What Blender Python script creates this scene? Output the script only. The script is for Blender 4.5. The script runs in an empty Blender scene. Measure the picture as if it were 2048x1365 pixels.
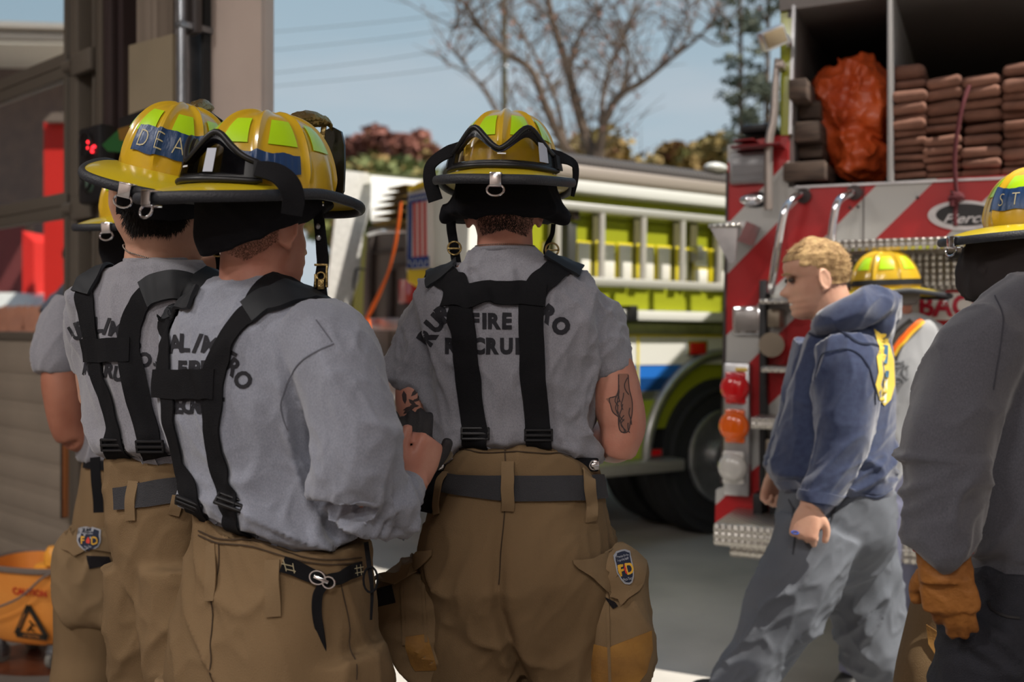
import bpy, bmesh, math, random
import numpy as np
from mathutils import Vector, Matrix, noise
from mathutils.bvhtree import BVHTree
random.seed(7)
R = math.radians
PI = math.pi
F = 1991.1; CH = 1.36; HY = 650.0      # 35 mm lens on 36 mm film at 2048 px, eye height, horizon row
SC = bpy.context.scene
C = SC.collection
CAMP = Vector((0, 0, CH))
def P(px, py, Y): return Vector(((px-1024)/F*Y, Y, CH-(py-HY)/F*Y))
def ray(px, py): return Vector(((px-1024)/F, 1.0, -(py-HY)/F)).normalized()
def V(*a): return Vector(a)

# ---------------------------------------------------------------- materials
def lin(c):
    r = []
    for v in c[:3]:
        v = v/255.0
        r.append(v/12.92 if v <= 0.04045 else ((v+0.055)/1.055)**2.4)
    return (r[0], r[1], r[2], 1.0)
MATS = {}
def mat(name, col, rough=0.6, metal=0.0, col2=None, scale=20.0, bump=0.0, bscale=None, stretch=(1,1,1), coat=0.0, detail=4.0,
        contrast=(0.35, 0.65), trans=0.0, ior=1.45, sheen=0.0, sss=0.0, emis=None, estr=0.0, spec=None, weave=0.0):
    if name in MATS: return MATS[name]
    m = bpy.data.materials.new(name); m.use_nodes = True
    nt = m.node_tree; b = nt.nodes['Principled BSDF']
    L = nt.links.new
    b.inputs['Base Color'].default_value = lin(col)
    b.inputs['Roughness'].default_value = rough
    b.inputs['Metallic'].default_value = metal
    b.inputs['IOR'].default_value = ior
    if coat: b.inputs['Coat Weight'].default_value = coat; b.inputs['Coat Roughness'].default_value = 0.12
    if trans: b.inputs['Transmission Weight'].default_value = trans
    if sheen: b.inputs['Sheen Weight'].default_value = sheen; b.inputs['Sheen Roughness'].default_value = 0.5
    if spec is not None: b.inputs['Specular IOR Level'].default_value = spec
    if sss:
        b.inputs['Subsurface Weight'].default_value = sss; b.inputs['Subsurface Scale'].default_value = 0.01
        b.inputs['Subsurface Radius'].default_value = (1.0, 0.35, 0.2)
    if emis is not None:
        b.inputs['Emission Color'].default_value = lin(emis); b.inputs['Emission Strength'].default_value = estr
    if col2 is not None or bump:
        tc = nt.nodes.new('ShaderNodeTexCoord'); mp = nt.nodes.new('ShaderNodeMapping')
        mp.inputs['Scale'].default_value = stretch
        L(tc.outputs['Object'], mp.inputs['Vector'])
    if col2 is not None:
        n = nt.nodes.new('ShaderNodeTexNoise'); n.inputs['Scale'].default_value = scale; n.inputs['Detail'].default_value = detail
        L(mp.outputs[0], n.inputs['Vector'])
        r = nt.nodes.new('ShaderNodeValToRGB')
        r.color_ramp.elements[0].position = contrast[0]; r.color_ramp.elements[0].color = lin(col)
        r.color_ramp.elements[1].position = contrast[1]; r.color_ramp.elements[1].color = lin(col2)
        L(n.outputs['Fac'], r.inputs['Fac']); L(r.outputs['Color'], b.inputs['Base Color'])
    if bump:
        n2 = nt.nodes.new('ShaderNodeTexNoise'); n2.inputs['Scale'].default_value = bscale or scale*2; n2.inputs['Detail'].default_value = 3
        L(mp.outputs[0], n2.inputs['Vector'])
        bp = nt.nodes.new('ShaderNodeBump'); bp.inputs['Strength'].default_value = bump; bp.inputs['Distance'].default_value = 0.005
        L(n2.outputs['Fac'], bp.inputs['Height']); L(bp.outputs['Normal'], b.inputs['Normal'])
    MATS[name] = m
    return m
def two_tone(name, base, build, rough=0.5, metal=0.0, bump=None):
    """material whose colour comes from a small node function build(nt, objcoord) -> colour socket"""
    m = bpy.data.materials.new(name); m.use_nodes = True
    nt = m.node_tree; b = nt.nodes['Principled BSDF']
    b.inputs['Roughness'].default_value = rough; b.inputs['Metallic'].default_value = metal
    tc = nt.nodes.new('ShaderNodeTexCoord')
    s = build(nt, tc.outputs['Object'], b)
    if s is not None: nt.links.new(s, b.inputs['Base Color'])
    MATS[name] = m
    return m

# ---------------------------------------------------------------- mesh pieces are (verts, faces)
def merge(*pcs):
    vs = []; fs = []
    for v, f in pcs:
        o = len(vs); vs += [Vector(x) for x in v]; fs += [tuple(i+o for i in q) for q in f]
    return vs, fs
def xf(pc, M): return [M @ Vector(v) for v in pc[0]], list(pc[1])
def loft(rings, cap=True, closed=True):
    n = len(rings[0]); vs = []; fs = []
    for r in rings: vs += [Vector(p) for p in r]
    for i in range(len(rings)-1):
        for j in range(n if closed else n-1):
            a = i*n+j; b = i*n+(j+1) % n
            fs.append((a, b, b+n, a+n))
    if cap:
        fs.append(tuple(range(n-1, -1, -1))); k = (len(rings)-1)*n
        fs.append(tuple(range(k, k+n)))
    return vs, fs
def ring(c, a, b, u, v, n=32, p=2.0):
    c = Vector(c); out = []
    for i in range(n):
        t = 2*PI*i/n; ct = math.cos(t); st = math.sin(t)
        x = math.copysign(abs(ct)**(2/p), ct)*a; y = math.copysign(abs(st)**(2/p), st)*b
        out.append(c+u*x+v*y)
    return out
def cr(pts, per=6):
    """Catmull-Rom resample of tuples/vectors of any length"""
    A = [np.array(list(p), float) for p in pts]
    if len(A) < 3:
        return [A[0]+(A[-1]-A[0])*i/per for i in range(per+1)]
    out = []
    for i in range(len(A)-1):
        p0 = A[i-1] if i > 0 else 2*A[0]-A[1]; p1 = A[i]; p2 = A[i+1]; p3 = A[i+2] if i+2 < len(A) else 2*A[-1]-A[-2]
        for k in range(per):
            t = k/per
            out.append(0.5*((2*p1)+(-p0+p2)*t+(2*p0-5*p1+4*p2-p3)*t*t+(-p0+3*p1-3*p2+p3)*t**3))
    out.append(A[-1])
    return out
def tube(pts, rad, n=16, per=5, flat=None, up=None, cap=True, smooth=True, p=2.0):
    """tube through pts with radii; flat = second radius factor along 'up'"""
    if not hasattr(rad, '__len__'): rad = [rad]*len(pts)
    q = [tuple(a)+(r,) for a, r in zip(pts, rad)]
    q = cr(q, per) if smooth else [np.array(x) for x in q]
    c = [Vector(x[:3]) for x in q]; rr = [max(1e-4, x[3]) for x in q]
    rings = []; u = None
    for i in range(len(c)):
        t = (c[min(i+1, len(c)-1)]-c[max(i-1, 0)])
        if t.length < 1e-9: t = V(0, 0, 1)
        t.normalize()
        if u is None:
            h = Vector(up) if up is not None else (V(0, 0, 1) if abs(t.z) < 0.9 else V(1, 0, 0))
            u = (h-t*h.dot(t)).normalized()
        else:
            u = (u-t*u.dot(t)).normalized()
            if up is not None:
                h = Vector(up); w = h-t*h.dot(t)
                if w.length > 0.2: u = w.normalized()
        v = t.cross(u)
        k = 1.0 if flat is None else flat
        rings.append(ring(c[i], rr[i]*k, rr[i], u, v, n, p))
    return loft(rings, cap)
def capsule(a, b, ra, rb, n=20):
    a = Vector(a); b = Vector(b); d = (b-a).normalized()
    pts = []; rad = []
    for k in (0.0, 0.4, 0.75, 0.95):
        th = k*PI/2; pts.append(a-d*ra*math.cos(th)); rad.append(max(.0005, ra*math.sin(th)))
    pts.append(a); rad.append(ra); pts.append(b); rad.append(rb)
    for k in (0.95, 0.75, 0.4, 0.0):
        th = k*PI/2; pts.append(b+d*rb*math.cos(th)); rad.append(max(.0005, rb*math.sin(th)))
    return tube(pts, rad, n, smooth=False)
def ellipsoid(c, a, b, cc, M=None, nu=24, nv=14):
    rings = []
    for i in range(nv+1):
        th = PI*i/nv; s = max(1e-3, math.sin(th)); z = -math.cos(th)
        rings.append([V(a*s*math.cos(2*PI*j/nu), b*s*math.sin(2*PI*j/nu), cc*z) for j in range(nu)])
    v, f = loft(rings)
    T = Matrix.Translation(Vector(c)) @ (M.to_4x4() if M else Matrix())
    return [T @ x for x in v], f
def box(x0, x1, y0, y1, z0, z1):
    v = [V(x, y, z) for z in (z0, z1) for y in (y0, y1) for x in (x0, x1)]
    return v, [(0, 2, 3, 1), (4, 5, 7, 6), (0, 1, 5, 4), (2, 6, 7, 3), (0, 4, 6, 2), (1, 3, 7, 5)]
def rbox(x0, x1, y0, y1, z0, z1, r=0.01, seg=2):
    if x0 > x1: x0, x1 = x1, x0
    if y0 > y1: y0, y1 = y1, y0
    if z0 > z1: z0, z1 = z1, z0
    r = min(r, (x1-x0)*.49, (y1-y0)*.49, (z1-z0)*.49)
    bm = bmesh.new(); bmesh.ops.create_cube(bm, size=1.0)
    for v in bm.verts:
        v.co = V((x0+x1)/2+v.co.x*(x1-x0), (y0+y1)/2+v.co.y*(y1-y0), (z0+z1)/2+v.co.z*(z1-z0))
    bmesh.ops.bevel(bm, geom=list(bm.edges), offset=r, segments=seg, profile=0.5, affect='EDGES')
    out = ([v.co.copy() for v in bm.verts], [tuple(v.index for v in f.verts) for f in bm.faces])
    bm.verts.index_update(); out = ([v.co.copy() for v in bm.verts], [tuple(v.index for v in f.verts) for f in bm.faces])
    bm.free(); return out
def cyl(a, b, r, n=20, r2=None): return tube([a, b], [r, r if r2 is None else r2], n, smooth=False)
def prism(poly, d0, d1, to3):
    """poly list of (a,b); to3(a,b,d) -> Vector"""
    n = len(poly)
    vs = [to3(a, b, d0) for a, b in poly]+[to3(a, b, d1) for a, b in poly]
    fs = [tuple(range(n-1, -1, -1)), tuple(range(n, 2*n))]+[(i, (i+1) % n, (i+1) % n+n, i+n) for i in range(n)]
    return vs, fs
def torus(c, R0, r, u, v, n=24, m=8, arc=2*PI, sy=1.0):
    c = Vector(c); w = u.cross(v); rings = []
    k = n if abs(arc-2*PI) < 1e-6 else n+1
    for i in range(k):
        t = arc*i/n; d = u*math.cos(t)+v*(math.sin(t)); o = c+u*math.cos(t)*R0+v*math.sin(t)*R0*sy
        rings.append([o+d*r*math.cos(2*PI*j/m)+w*r*math.sin(2*PI*j/m) for j in range(m)])
    if k == n: rings.append(rings[0]); return loft(rings, cap=False)
    return loft(rings)
def noisy(pc, amp, sc, seed=0.0, oct=3):
    """push every vertex outward from the piece's own smooth normal by noise"""
    me = bpy.data.meshes.new('t'); me.from_pydata([tuple(x) for x in pc[0]], [], pc[1]); me.update()
    o = []
    s = V(seed, seed*1.7, -seed)
    for v in me.vertices:
        d = noise.fractal(v.co*sc+s, 1.0, 2.0, oct)*amp
        o.append(v.co+v.normal*d)
    bpy.data.meshes.remove(me)
    return o, pc[1]

# ---------------------------------------------------------------- objects
def mesh_of(name, pc, smooth=True, fixn=True):
    me = bpy.data.meshes.new(name)
    me.from_pydata([tuple(v) for v in pc[0]], [], [tuple(f) for f in pc[1]]); me.update()
    if fixn:
        bm = bmesh.new(); bm.from_mesh(me); bmesh.ops.recalc_face_normals(bm, faces=bm.faces); bm.to_mesh(me); bm.free()
    if smooth:
        me.polygons.foreach_set('use_smooth', [True]*len(me.polygons))
        try: me.set_sharp_from_angle(angle=R(38))
        except Exception: pass
    return me
def obj(name, pc, m, parent=None, smooth=True, fixn=True, label=None):
    """pc is (verts, faces) or a Mesh.  Coordinates are local to the parent."""
    me = pc if isinstance(pc, bpy.types.Mesh) else mesh_of(name, pc, smooth, fixn)
    o = bpy.data.objects.new(name, me); C.objects.link(o)
    if m is not None:
        me.materials.clear()
        for k in (m if isinstance(m, (list, tuple)) else [m]): me.materials.append(k)
    if parent is not None: o.parent = parent
    if label: o['label'] = label
    return o
def tag(o, label, cat, group=None, kind=None):
    if label: o['label'] = label
    if cat: o['category'] = cat
    if group: o['group'] = group
    if kind: o['kind'] = kind
    return o
def thing(name, label, cat, loc=(0, 0, 0), M=None, group=None):
    o = bpy.data.objects.new(name, None); C.objects.link(o); o.empty_display_size = 0.1
    if M is not None: o.matrix_world = M
    else: o.location = loc
    tag(o, label, cat, group)
    return o
def struct(name, pc, m, parent=None, smooth=True):
    o = obj(name, pc, m, parent, smooth)
    if parent is None: o['kind'] = 'structure'
    return o
def remesh(pc, vox=0.006, it=4, fac=0.5, out=None):
    """voxel union of closed shells + smoothing -> Mesh (same coordinates)"""
    me = mesh_of('rm', pc, smooth=False)
    o = bpy.data.objects.new('rm', me); C.objects.link(o)
    r = o.modifiers.new('r', 'REMESH'); r.mode = 'VOXEL'; r.voxel_size = vox; r.adaptivity = 0
    if it:
        s = o.modifiers.new('s', 'SMOOTH'); s.factor = fac; s.iterations = it
    dg = bpy.context.evaluated_depsgraph_get(); dg.update()
    res = bpy.data.meshes.new_from_object(o.evaluated_get(dg))
    bpy.data.objects.remove(o); bpy.data.meshes.remove(me)
    res.polygons.foreach_set('use_smooth', [True]*len(res.polygons)); res.update()
    return res
def deform(me, fn, fade=None):
    """move every vertex along its normal by fn(co, normal)"""
    nv = len(me.vertices)
    out = np.empty(nv*3)
    for i, v in enumerate(me.vertices):
        d = fn(v.co, v.normal)
        c = v.co+v.normal*d
        out[3*i] = c.x; out[3*i+1] = c.y; out[3*i+2] = c.z
    me.vertices.foreach_set('co', out); me.update()
    return me
def bvh_of(me):
    return BVHTree.FromPolygons([v.co.copy() for v in me.vertices], [tuple(p.vertices) for p in me.polygons])
def bvh_many(meshes):
    vs = []; fs = []
    for me in meshes:
        o = len(vs); vs += [v.co.copy() for v in me.vertices]; fs += [tuple(i+o for i in p.vertices) for p in me.polygons]
    return BVHTree.FromPolygons(vs, fs)
def hit(bvh, px, py, Y=None, near=0.0):
    """where the sight line through a pixel of the photograph meets a surface (None if it misses)"""
    d = ray(px, py)
    h = bvh.ray_cast(CAMP+d*near, d)
    if h[0] is not None: return h[0], (h[1] if h[1].dot(d) < 0 else -h[1])
    if Y is not None:
        q = bvh.find_nearest(P(px, py, Y)); return q[0], q[1]
    return None
def strip(bvh, pts, wid, thick=0.003, off=0.002, across=6, per=8, sides=None, round_=False):
    """band of cloth laid on a surface.  pts: 3-D path; wid: full widths (m)"""
    if not hasattr(wid, '__len__'): wid = [wid]*len(pts)
    q = [tuple(a)+(w,) for a, w in zip(pts, wid)]
    q = cr(q, per)
    cs = []; ns = []
    for x in q:
        c, n, _, _ = bvh.find_nearest(Vector(x[:3])); cs.append(c); ns.append(n.copy())
    for _ in range(3):
        ns = [(ns[max(i-1, 0)]+ns[i]*2+ns[min(i+1, len(ns)-1)]).normalized() for i in range(len(ns))]
    for _ in range(3):
        cs = [cs[i] if i in (0, len(cs)-1) else (cs[i-1]+cs[i]*2+cs[i+1])/4 for i in range(len(cs))]
    sd = []
    for i in range(len(cs)):
        t = (cs[min(i+1, len(cs)-1)]-cs[max(i-1, 0)]).normalized(); sd.append(t.cross(ns[i]).normalized())
    for _ in range(3):
        sd = [(sd[max(i-1, 0)]+sd[i]*2+sd[min(i+1, len(sd)-1)]).normalized() for i in range(len(sd))]
    H = []
    for i in range(len(cs)):
        w = q[i][3]; r = []
        for j in range(across+1):
            p0 = cs[i]+sd[i]*((j/across-0.5)*w); best = None
            h1 = bvh.ray_cast(p0+ns[i]*(.03+w*.6), -ns[i], .06+w*1.6)
            if h1[0] is not None: best = (h1[0]-p0).dot(ns[i])
            else:
                c, n, _, _ = bvh.find_nearest(p0); best = max(-w*.5, min(w*.5, (c-p0).dot(ns[i])))
            r.append(best)
        H.append(r)
    def sm(A, it):
        for _ in range(it):
            B = []
            for i in range(len(A)):
                r = []
                for j in range(len(A[i])):
                    nb_ = [A[i][j]]*2
                    if i > 0: nb_.append(A[i-1][j])
                    if i < len(A)-1: nb_.append(A[i+1][j])
                    if j > 0: nb_.append(A[i][j-1])
                    if j < len(A[i])-1: nb_.append(A[i][j+1])
                    r.append(sum(nb_)/len(nb_))
                B.append(r)
            A = B
        return A
    S_ = sm(H, 4)
    D_ = sm([[max(0.0, H[i][j]-S_[i][j]) for j in range(across+1)] for i in range(len(H))], 1)
    rows = [[(cs[i]+sd[i]*((j/across-0.5)*q[i][3])+ns[i]*(S_[i][j]+1.3*D_[i][j]), ns[i]) for j in range(across+1)] for i in range(len(cs))]
    n1 = across+1; vs = []; fs = []
    for r in rows: vs += [c+n*(off) for c, n in r]
    k = len(vs)
    for r in rows: vs += [c+n*(off+thick) for c, n in r]
    for i in range(len(rows)-1):
        for j in range(across):
            a = i*n1+j
            fs.append((a, a+n1, a+n1+1, a+1)); fs.append((k+a, k+a+1, k+a+n1+1, k+a+n1))
        a = i*n1; fs.append((a, k+a, k+a+n1, a+n1)); a = i*n1+across; fs.append((a, a+n1, k+a+n1, k+a))
    for i in (0, len(rows)-1):
        for j in range(across):
            a = i*n1+j; fs.append((a, a+1, k+a+1, k+a))
    return vs, fs
def quadpatch(bvh, quad, Y, nu=10, nv=10, off=0.003, thick=0.002, maxd=None):
    """patch bounded by 4 photo points (tl,tr,br,bl) laid on a surface"""
    g = []; 
    for i in range(nv+1):
        for j in range(nu+1):
            u = j/nu; v = i/nv
            x = (quad[0][0]*(1-u)+quad[1][0]*u)*(1-v)+(quad[3][0]*(1-u)+quad[2][0]*u)*v
            y = (quad[0][1]*(1-u)+quad[1][1]*u)*(1-v)+(quad[3][1]*(1-u)+quad[2][1]*u)*v
            h = hit(bvh, x, y, Y)
            g.append(h)
    vs = [h[0]+h[1]*off for h in g]+[h[0]+h[1]*(off+thick) for h in g]
    return grid_solid(vs, nu, nv)
def grid_solid(vs, nu, nv):
    k = (nu+1)*(nv+1); fs = []; n1 = nu+1
    for i in range(nv):
        for j in range(nu):
            a = i*n1+j
            fs.append((a, a+1, a+n1+1, a+n1)); fs.append((k+a, k+a+n1, k+a+n1+1, k+a+1))
    for i in range(nv):
        a = i*n1; fs.append((a, a+n1, k+a+n1, k+a)); a = i*n1+nu; fs.append((a, k+a, k+a+n1, a+n1))
    for j in range(nu):
        a = j; fs.append((a, k+a, k+a+1, a+1)); a = nv*n1+j; fs.append((a, a+1, k+a+1, k+a))
    return vs, fs
def polypatch(bvh, poly, Y, off=0.003, thick=0.002, cell=0.006, to=None):
    """any outline of photo points laid on a surface, finely triangulated"""
    bm = bmesh.new()
    vs = [bm.verts.new((x, -y, 0)) for x, y in poly]
    bm.faces.new(vs); bmesh.ops.triangulate(bm, faces=bm.faces)
    step = cell*F/Y
    for _ in range(6):
        es = [e for e in bm.edges if e.calc_length() > step*1.5]
        if not es: break
        bmesh.ops.subdivide_edges(bm, edges=es, cuts=1); bmesh.ops.triangulate(bm, faces=bm.faces)
    bm.verts.index_update()
    pts = [(v.co.x, -v.co.y) for v in bm.verts]; fs = [tuple(v.index for v in f.verts) for f in bm.faces]
    bnd = [(e.verts[0].index, e.verts[1].index) for e in bm.edges if len(e.link_faces) == 1]
    bm.free()
    hs = [hit(bvh, x, y, Y) for x, y in pts]
    k = len(pts)
    V1 = [h[0]+h[1]*off for h in hs]+[h[0]+h[1]*(off+thick) for h in hs]
    F1 = [f for f in fs]+[tuple(i+k for i in f[::-1]) for f in fs]+[(a, b, b+k, a+k) for a, b in bnd]
    return V1, F1
_fc = {}
def glyphs(text, bold=0.0, width=1.0, spacing=1.0, fine=0.08, shear=0.0):
    """flat letters, cap height ~0.7, returned as list of (x,y) verts and faces, and advance width"""
    key = (text, bold, width, spacing, fine, shear)
    if key in _fc: return _fc[key]
    cu = bpy.data.curves.new('t', 'FONT'); cu.body = text; cu.size = 1.0; cu.offset = bold; cu.space_character = spacing
    cu.resolution_u = 3; cu.fill_mode = 'FRONT'; cu.shear = shear
    o = bpy.data.objects.new('t', cu); C.objects.link(o)
    dg = bpy.context.evaluated_depsgraph_get(); dg.update()
    me = bpy.data.meshes.new_from_object(o.evaluated_get(dg))
    bm = bmesh.new(); bm.from_mesh(me); bmesh.ops.triangulate(bm, faces=bm.faces)
    bmesh.ops.remove_doubles(bm, verts=bm.verts, dist=1e-5)
    for _ in range(5):
        es = [e for e in bm.edges if e.calc_length() > fine*1.6]
        if not es: break
        bmesh.ops.subdivide_edges(bm, edges=es, cuts=1); bmesh.ops.triangulate(bm, faces=bm.faces)
    bm.verts.index_update()
    v = [(x.co.x*width, x.co.y) for x in bm.verts]; f = [tuple(q.index for q in p.verts) for p in bm.faces]
    bm.free(); bpy.data.objects.remove(o); bpy.data.meshes.remove(me)
    xs = [a for a, b in v] or [0]
    _fc[key] = (v, f, min(xs), max(xs))
    return _fc[key]
def text_flat(text, to3, h, bold=0.0, width=1.0, thick=0.001, center=True, spacing=1.0, fine=0.5, shear=0.0):
    """text on a plane; to3(x,y,d); h = cap height (m)"""
    v, f, x0, x1 = glyphs(text, bold, width, spacing, fine, shear)
    s = h/0.7; c = (x0+x1)/2 if center else x0
    return [to3((a-c)*s, b*s, thick) for a, b in v], f
def text_on(bvh, Y, items, off=0.0015):
    """items: (char, cx, cy, cap height px, angle deg, bold, width) in photo pixels, laid on a surface"""
    out = []
    for ch, cx, cy, h, ang, bold, wd in items:
        v, f, x0, x1 = glyphs(ch, bold, wd, 1.0, 0.10)
        s = h/0.7; c = (x0+x1)/2; ca = math.cos(R(ang)); sa = math.sin(R(ang))
        vs = []
        for a, b in v:
            x = (a-c)*s; y = -(b-0.35)*s
            px = cx+x*ca-y*sa; py = cy+x*sa+y*ca
            hh = hit(bvh, px, py, Y); vs.append(hh[0]+hh[1]*off)
        out.append((vs, f))
    return merge(*out)

# wrinkles: directional ridged noise in a stretched frame
def wrinkle(scale=9.0, stretch=(1, 1, 0.35), amp=0.006, rot=None, seed=0.0, ridged=True):
    M = (rot.to_3x3() if rot else Matrix.Identity(3)); st = V(*stretch); s = V(seed, -seed*2.1, seed*.7)
    def fn(co, n):
        q = M @ co; q = V(q.x*st.x, q.y*st.y, q.z*st.z)*scale+s
        a = noise.noise(q); b = noise.noise(q*2.3+V(5, 1, 3))
        if ridged:
            w = noise.noise(q*.6+V(9, 2, 4)); a = noise.noise(q+V(w, w, w)*.5)
            r1 = (1-min(1, abs(a)*2.6))**2.2; r2 = (1-min(1, abs(b)*2.6))**2
            return amp*(1.25*r1+0.45*r2-.55)*(0.55+0.9*max(0, w+.35))
        return amp*(a+0.45*b)
    return fn

# plane frames: local axes of a thing standing at O, with pixel lookup on its planes
class Frame:
    def __init__(s, O, U, W=(0, 0, 1)):
        s.O = Vector(O); s.U = Vector(U).normalized(); W = Vector(W); W = (W-s.U*W.dot(s.U)).normalized(); s.W = W
        s.N = s.W.cross(s.U)          # into the thing (away from camera) when U runs left to right
        s.M = Matrix(((s.U.x, s.N.x, s.W.x, s.O.x), (s.U.y, s.N.y, s.W.y, s.O.y), (s.U.z, s.N.z, s.W.z, s.O.z), (0, 0, 0, 1)))
        s.I = s.M.inverted()
    def at(s, px, py, d=0.0):         # point of plane local y=d
        r = ray(px, py); t = ((s.O+s.N*d)-CAMP).dot(s.N)/r.dot(s.N)
        q = s.I @ (CAMP+r*t); return q.x, q.z
    def atx(s, px, py, x=0.0):        # point of plane local x=x -> (y,z)
        r = ray(px, py); t = ((s.O+s.U*x)-CAMP).dot(s.U)/r.dot(s.U)
        q = s.I @ (CAMP+r*t); return q.y, q.z
    def bx(s, x0, y0, x1, y1, d0, d1, r=0.0, dd=None):
        a, b = s.at(x0, y0, d0 if dd is None else dd); c, e = s.at(x1, y1, d0 if dd is None else dd)
        if r: return rbox(min(a, c), max(a, c), min(d0, d1), max(d0, d1), min(b, e), max(b, e), r)
        return box(min(a, c), max(a, c), min(d0, d1), max(d0, d1), min(b, e), max(b, e))
# ---------------------------------------------------------------- shared materials
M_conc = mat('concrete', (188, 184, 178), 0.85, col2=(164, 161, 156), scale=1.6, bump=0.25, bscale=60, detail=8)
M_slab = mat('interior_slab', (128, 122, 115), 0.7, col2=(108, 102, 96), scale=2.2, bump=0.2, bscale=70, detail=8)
M_grass = mat('dry_grass', (134, 132, 74), 0.95, col2=(110, 116, 62), scale=3, detail=6)
M_doorp = mat('door_paint', (150, 138, 124), 0.55, col2=(142, 131, 118), scale=3)
M_doorf = mat('door_frame_bronze', (96, 89, 80), 0.5)
M_alum = mat('aluminium', (190, 190, 192), 0.35, metal=0.9, col2=(160, 160, 163), scale=8)
M_galv = mat('galvanised', (168, 172, 178), 0.35, metal=0.8, col2=(140, 145, 150), scale=14)
M_chrome = mat('chrome', (225, 226, 230), 0.12, metal=1.0)
M_steeld = mat('dark_steel', (52, 40, 40), 0.6)
M_black = mat('black_plastic', (26, 26, 29), 0.45)
M_rubber = mat('tyre_rubber', (34, 34, 37), 0.8, bump=0.3, bscale=60)
M_trim = mat('brim_trim_rubber', (42, 44, 50), 0.55, bump=0.35, bscale=260)
M_beige = mat('beige_panel', (196, 180, 170), 0.75, col2=(188, 172, 162), scale=2)
M_olive = mat('olive_board', (150, 137, 114), 0.8, col2=(142, 130, 108), scale=3)
M_curt = mat('curtain_cloth', (136, 124, 112), 0.9)
M_lime = mat('lime_paint', (152, 158, 40), 0.28, coat=0.5)
M_limed = mat('lime_paint_lower', (160, 176, 54), 0.3, coat=0.5)
M_white = mat('white_paint', (214, 214, 210), 0.35, coat=0.3)
M_blue = mat('blue_stripe', (38, 108, 196), 0.35)
M_navy = mat('navy_stripe', (18, 62, 118), 0.35)
M_red = mat('red_paint', (150, 18, 24), 0.35)
M_redcol = mat('red_column_paint', (214, 40, 32), 0.6)
M_redwall = mat('dark_red_wall', (110, 48, 48), 0.8)
M_redl = mat('red_lens', (200, 14, 22), 0.18, coat=0.6)
M_amb = mat('amber_lens', (226, 96, 8), 0.18, coat=0.6)
M_clear = mat('clear_lens', (190, 188, 184), 0.2, coat=0.6)
M_glass = mat('window_glass', (235, 240, 242), 0.02, trans=1.0, ior=1.05)
M_hose = mat('hose_jacket', (138, 98, 82), 0.9, col2=(118, 82, 68), scale=10, bump=0.5, bscale=300)
M_hosey = mat('hose_jacket_yellow', (140, 112, 46), 0.9, col2=(104, 80, 34), scale=14, bump=0.4, bscale=200)
M_wood = mat('cribbing_wood', (92, 76, 66), 0.85, col2=(66, 54, 48), scale=8, stretch=(1, 1, 6))
M_bark = mat('bark', (112, 96, 84), 0.95, col2=(84, 70, 60), scale=4)
M_pole = mat('pole_wood', (96, 90, 72), 0.9, col2=(78, 74, 58), scale=4)
M_bucket = mat('bucket_plastic', (242, 158, 72), 0.45, sss=0.0, col2=(234, 144, 60), scale=5)
M_grey = mat('grey_bucket_rim', (120, 108, 100), 0.5)
M_chain = mat('steel_chain', (120, 112, 104), 0.45, metal=0.8)
M_brass = mat('brass', (150, 130, 84), 0.35, metal=0.85, bump=0.6, bscale=120)
M_led = mat('red_led', (255, 30, 40), 0.3, emis=(255, 40, 50), estr=3.0)
M_ledoff = mat('dim_green_lens', (84, 110, 96), 0.3)
# people
M_skin = mat('skin_light', (192, 138, 118), 0.5, col2=(178, 120, 102), scale=14, bump=0.10, bscale=220, sss=0.12)
M_skin2 = mat('skin_pale', (206, 162, 138), 0.5, col2=(192, 144, 122), scale=14, bump=0.08, bscale=220, sss=0.12)
M_skin3 = mat('skin_tan', (168, 112, 90), 0.5, col2=(152, 96, 76), scale=14, bump=0.10, bscale=220, sss=0.1)
M_skin4 = mat('skin_brown', (118, 74, 54), 0.5, col2=(104, 62, 44), scale=14, bump=0.08, bscale=220, sss=0.08)
def heather(name, a, b, rough=0.95, bump=0.25):
    return mat(name, a, rough, col2=b, scale=520, detail=3, contrast=(0.2, 0.8), bump=bump, bscale=900, stretch=(1, 1, 0.55), sheen=0.35, spec=0.15)
M_tee = heather('heather_grey_jersey', (118, 118, 126), (148, 148, 156))
M_tee2 = heather('heather_grey_sweatshirt', (120, 124, 136), (150, 154, 167))
M_swd = heather('dark_heather_fleece', (66, 66, 73), (86, 86, 93))
M_navyh = mat('navy_fleece', (50, 58, 86), 0.95, col2=(58, 68, 96), scale=60, bump=0.2, bscale=500, sheen=0.5, spec=0.15)
M_pbi = mat('tan_turnout_cloth', (124, 102, 75), 0.92, col2=(108, 88, 63), scale=3.0, detail=7, bump=0.35, bscale=700, stretch=(1, 1, 0.5), spec=0.2)
M_pbi2 = mat('tan_turnout_cloth_pocket', (136, 114, 86), 0.92, col2=(118, 97, 71), scale=4.0, detail=7, bump=0.35, bscale=700, spec=0.2)
M_leather = mat('gold_leather_reinforcement', (160, 116, 52), 0.7, col2=(120, 84, 38), scale=10, bump=0.2, bscale=200)
M_web = mat('black_webbing', (22, 22, 25), 0.85, bump=0.5, bscale=700, spec=0.2)
M_pad = mat('black_neoprene_pad', (26, 29, 34), 0.7, bump=0.15, bscale=900)
M_belt = mat('charcoal_webbing', (56, 56, 60), 0.8, bump=0.6, bscale=600)
M_flap = mat('black_nomex', (27, 27, 31), 0.95, spec=0.15, bump=0.25, bscale=500)
M_ink = mat('black_ink', (34, 34, 40), 0.9)
M_tatt = mat('tattoo_ink', (62, 50, 50), 0.7)
M_hair = mat('dark_hair', (30, 24, 22), 0.8)
M_hairb = mat('blond_hair', (196, 164, 116), 0.75, col2=(150, 118, 80), scale=60, stretch=(1, 1, 0.5), bump=0.35, bscale=260)
M_stub = mat('cropped_hair', (86, 66, 58), 0.9, col2=(60, 46, 42), scale=300)
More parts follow.
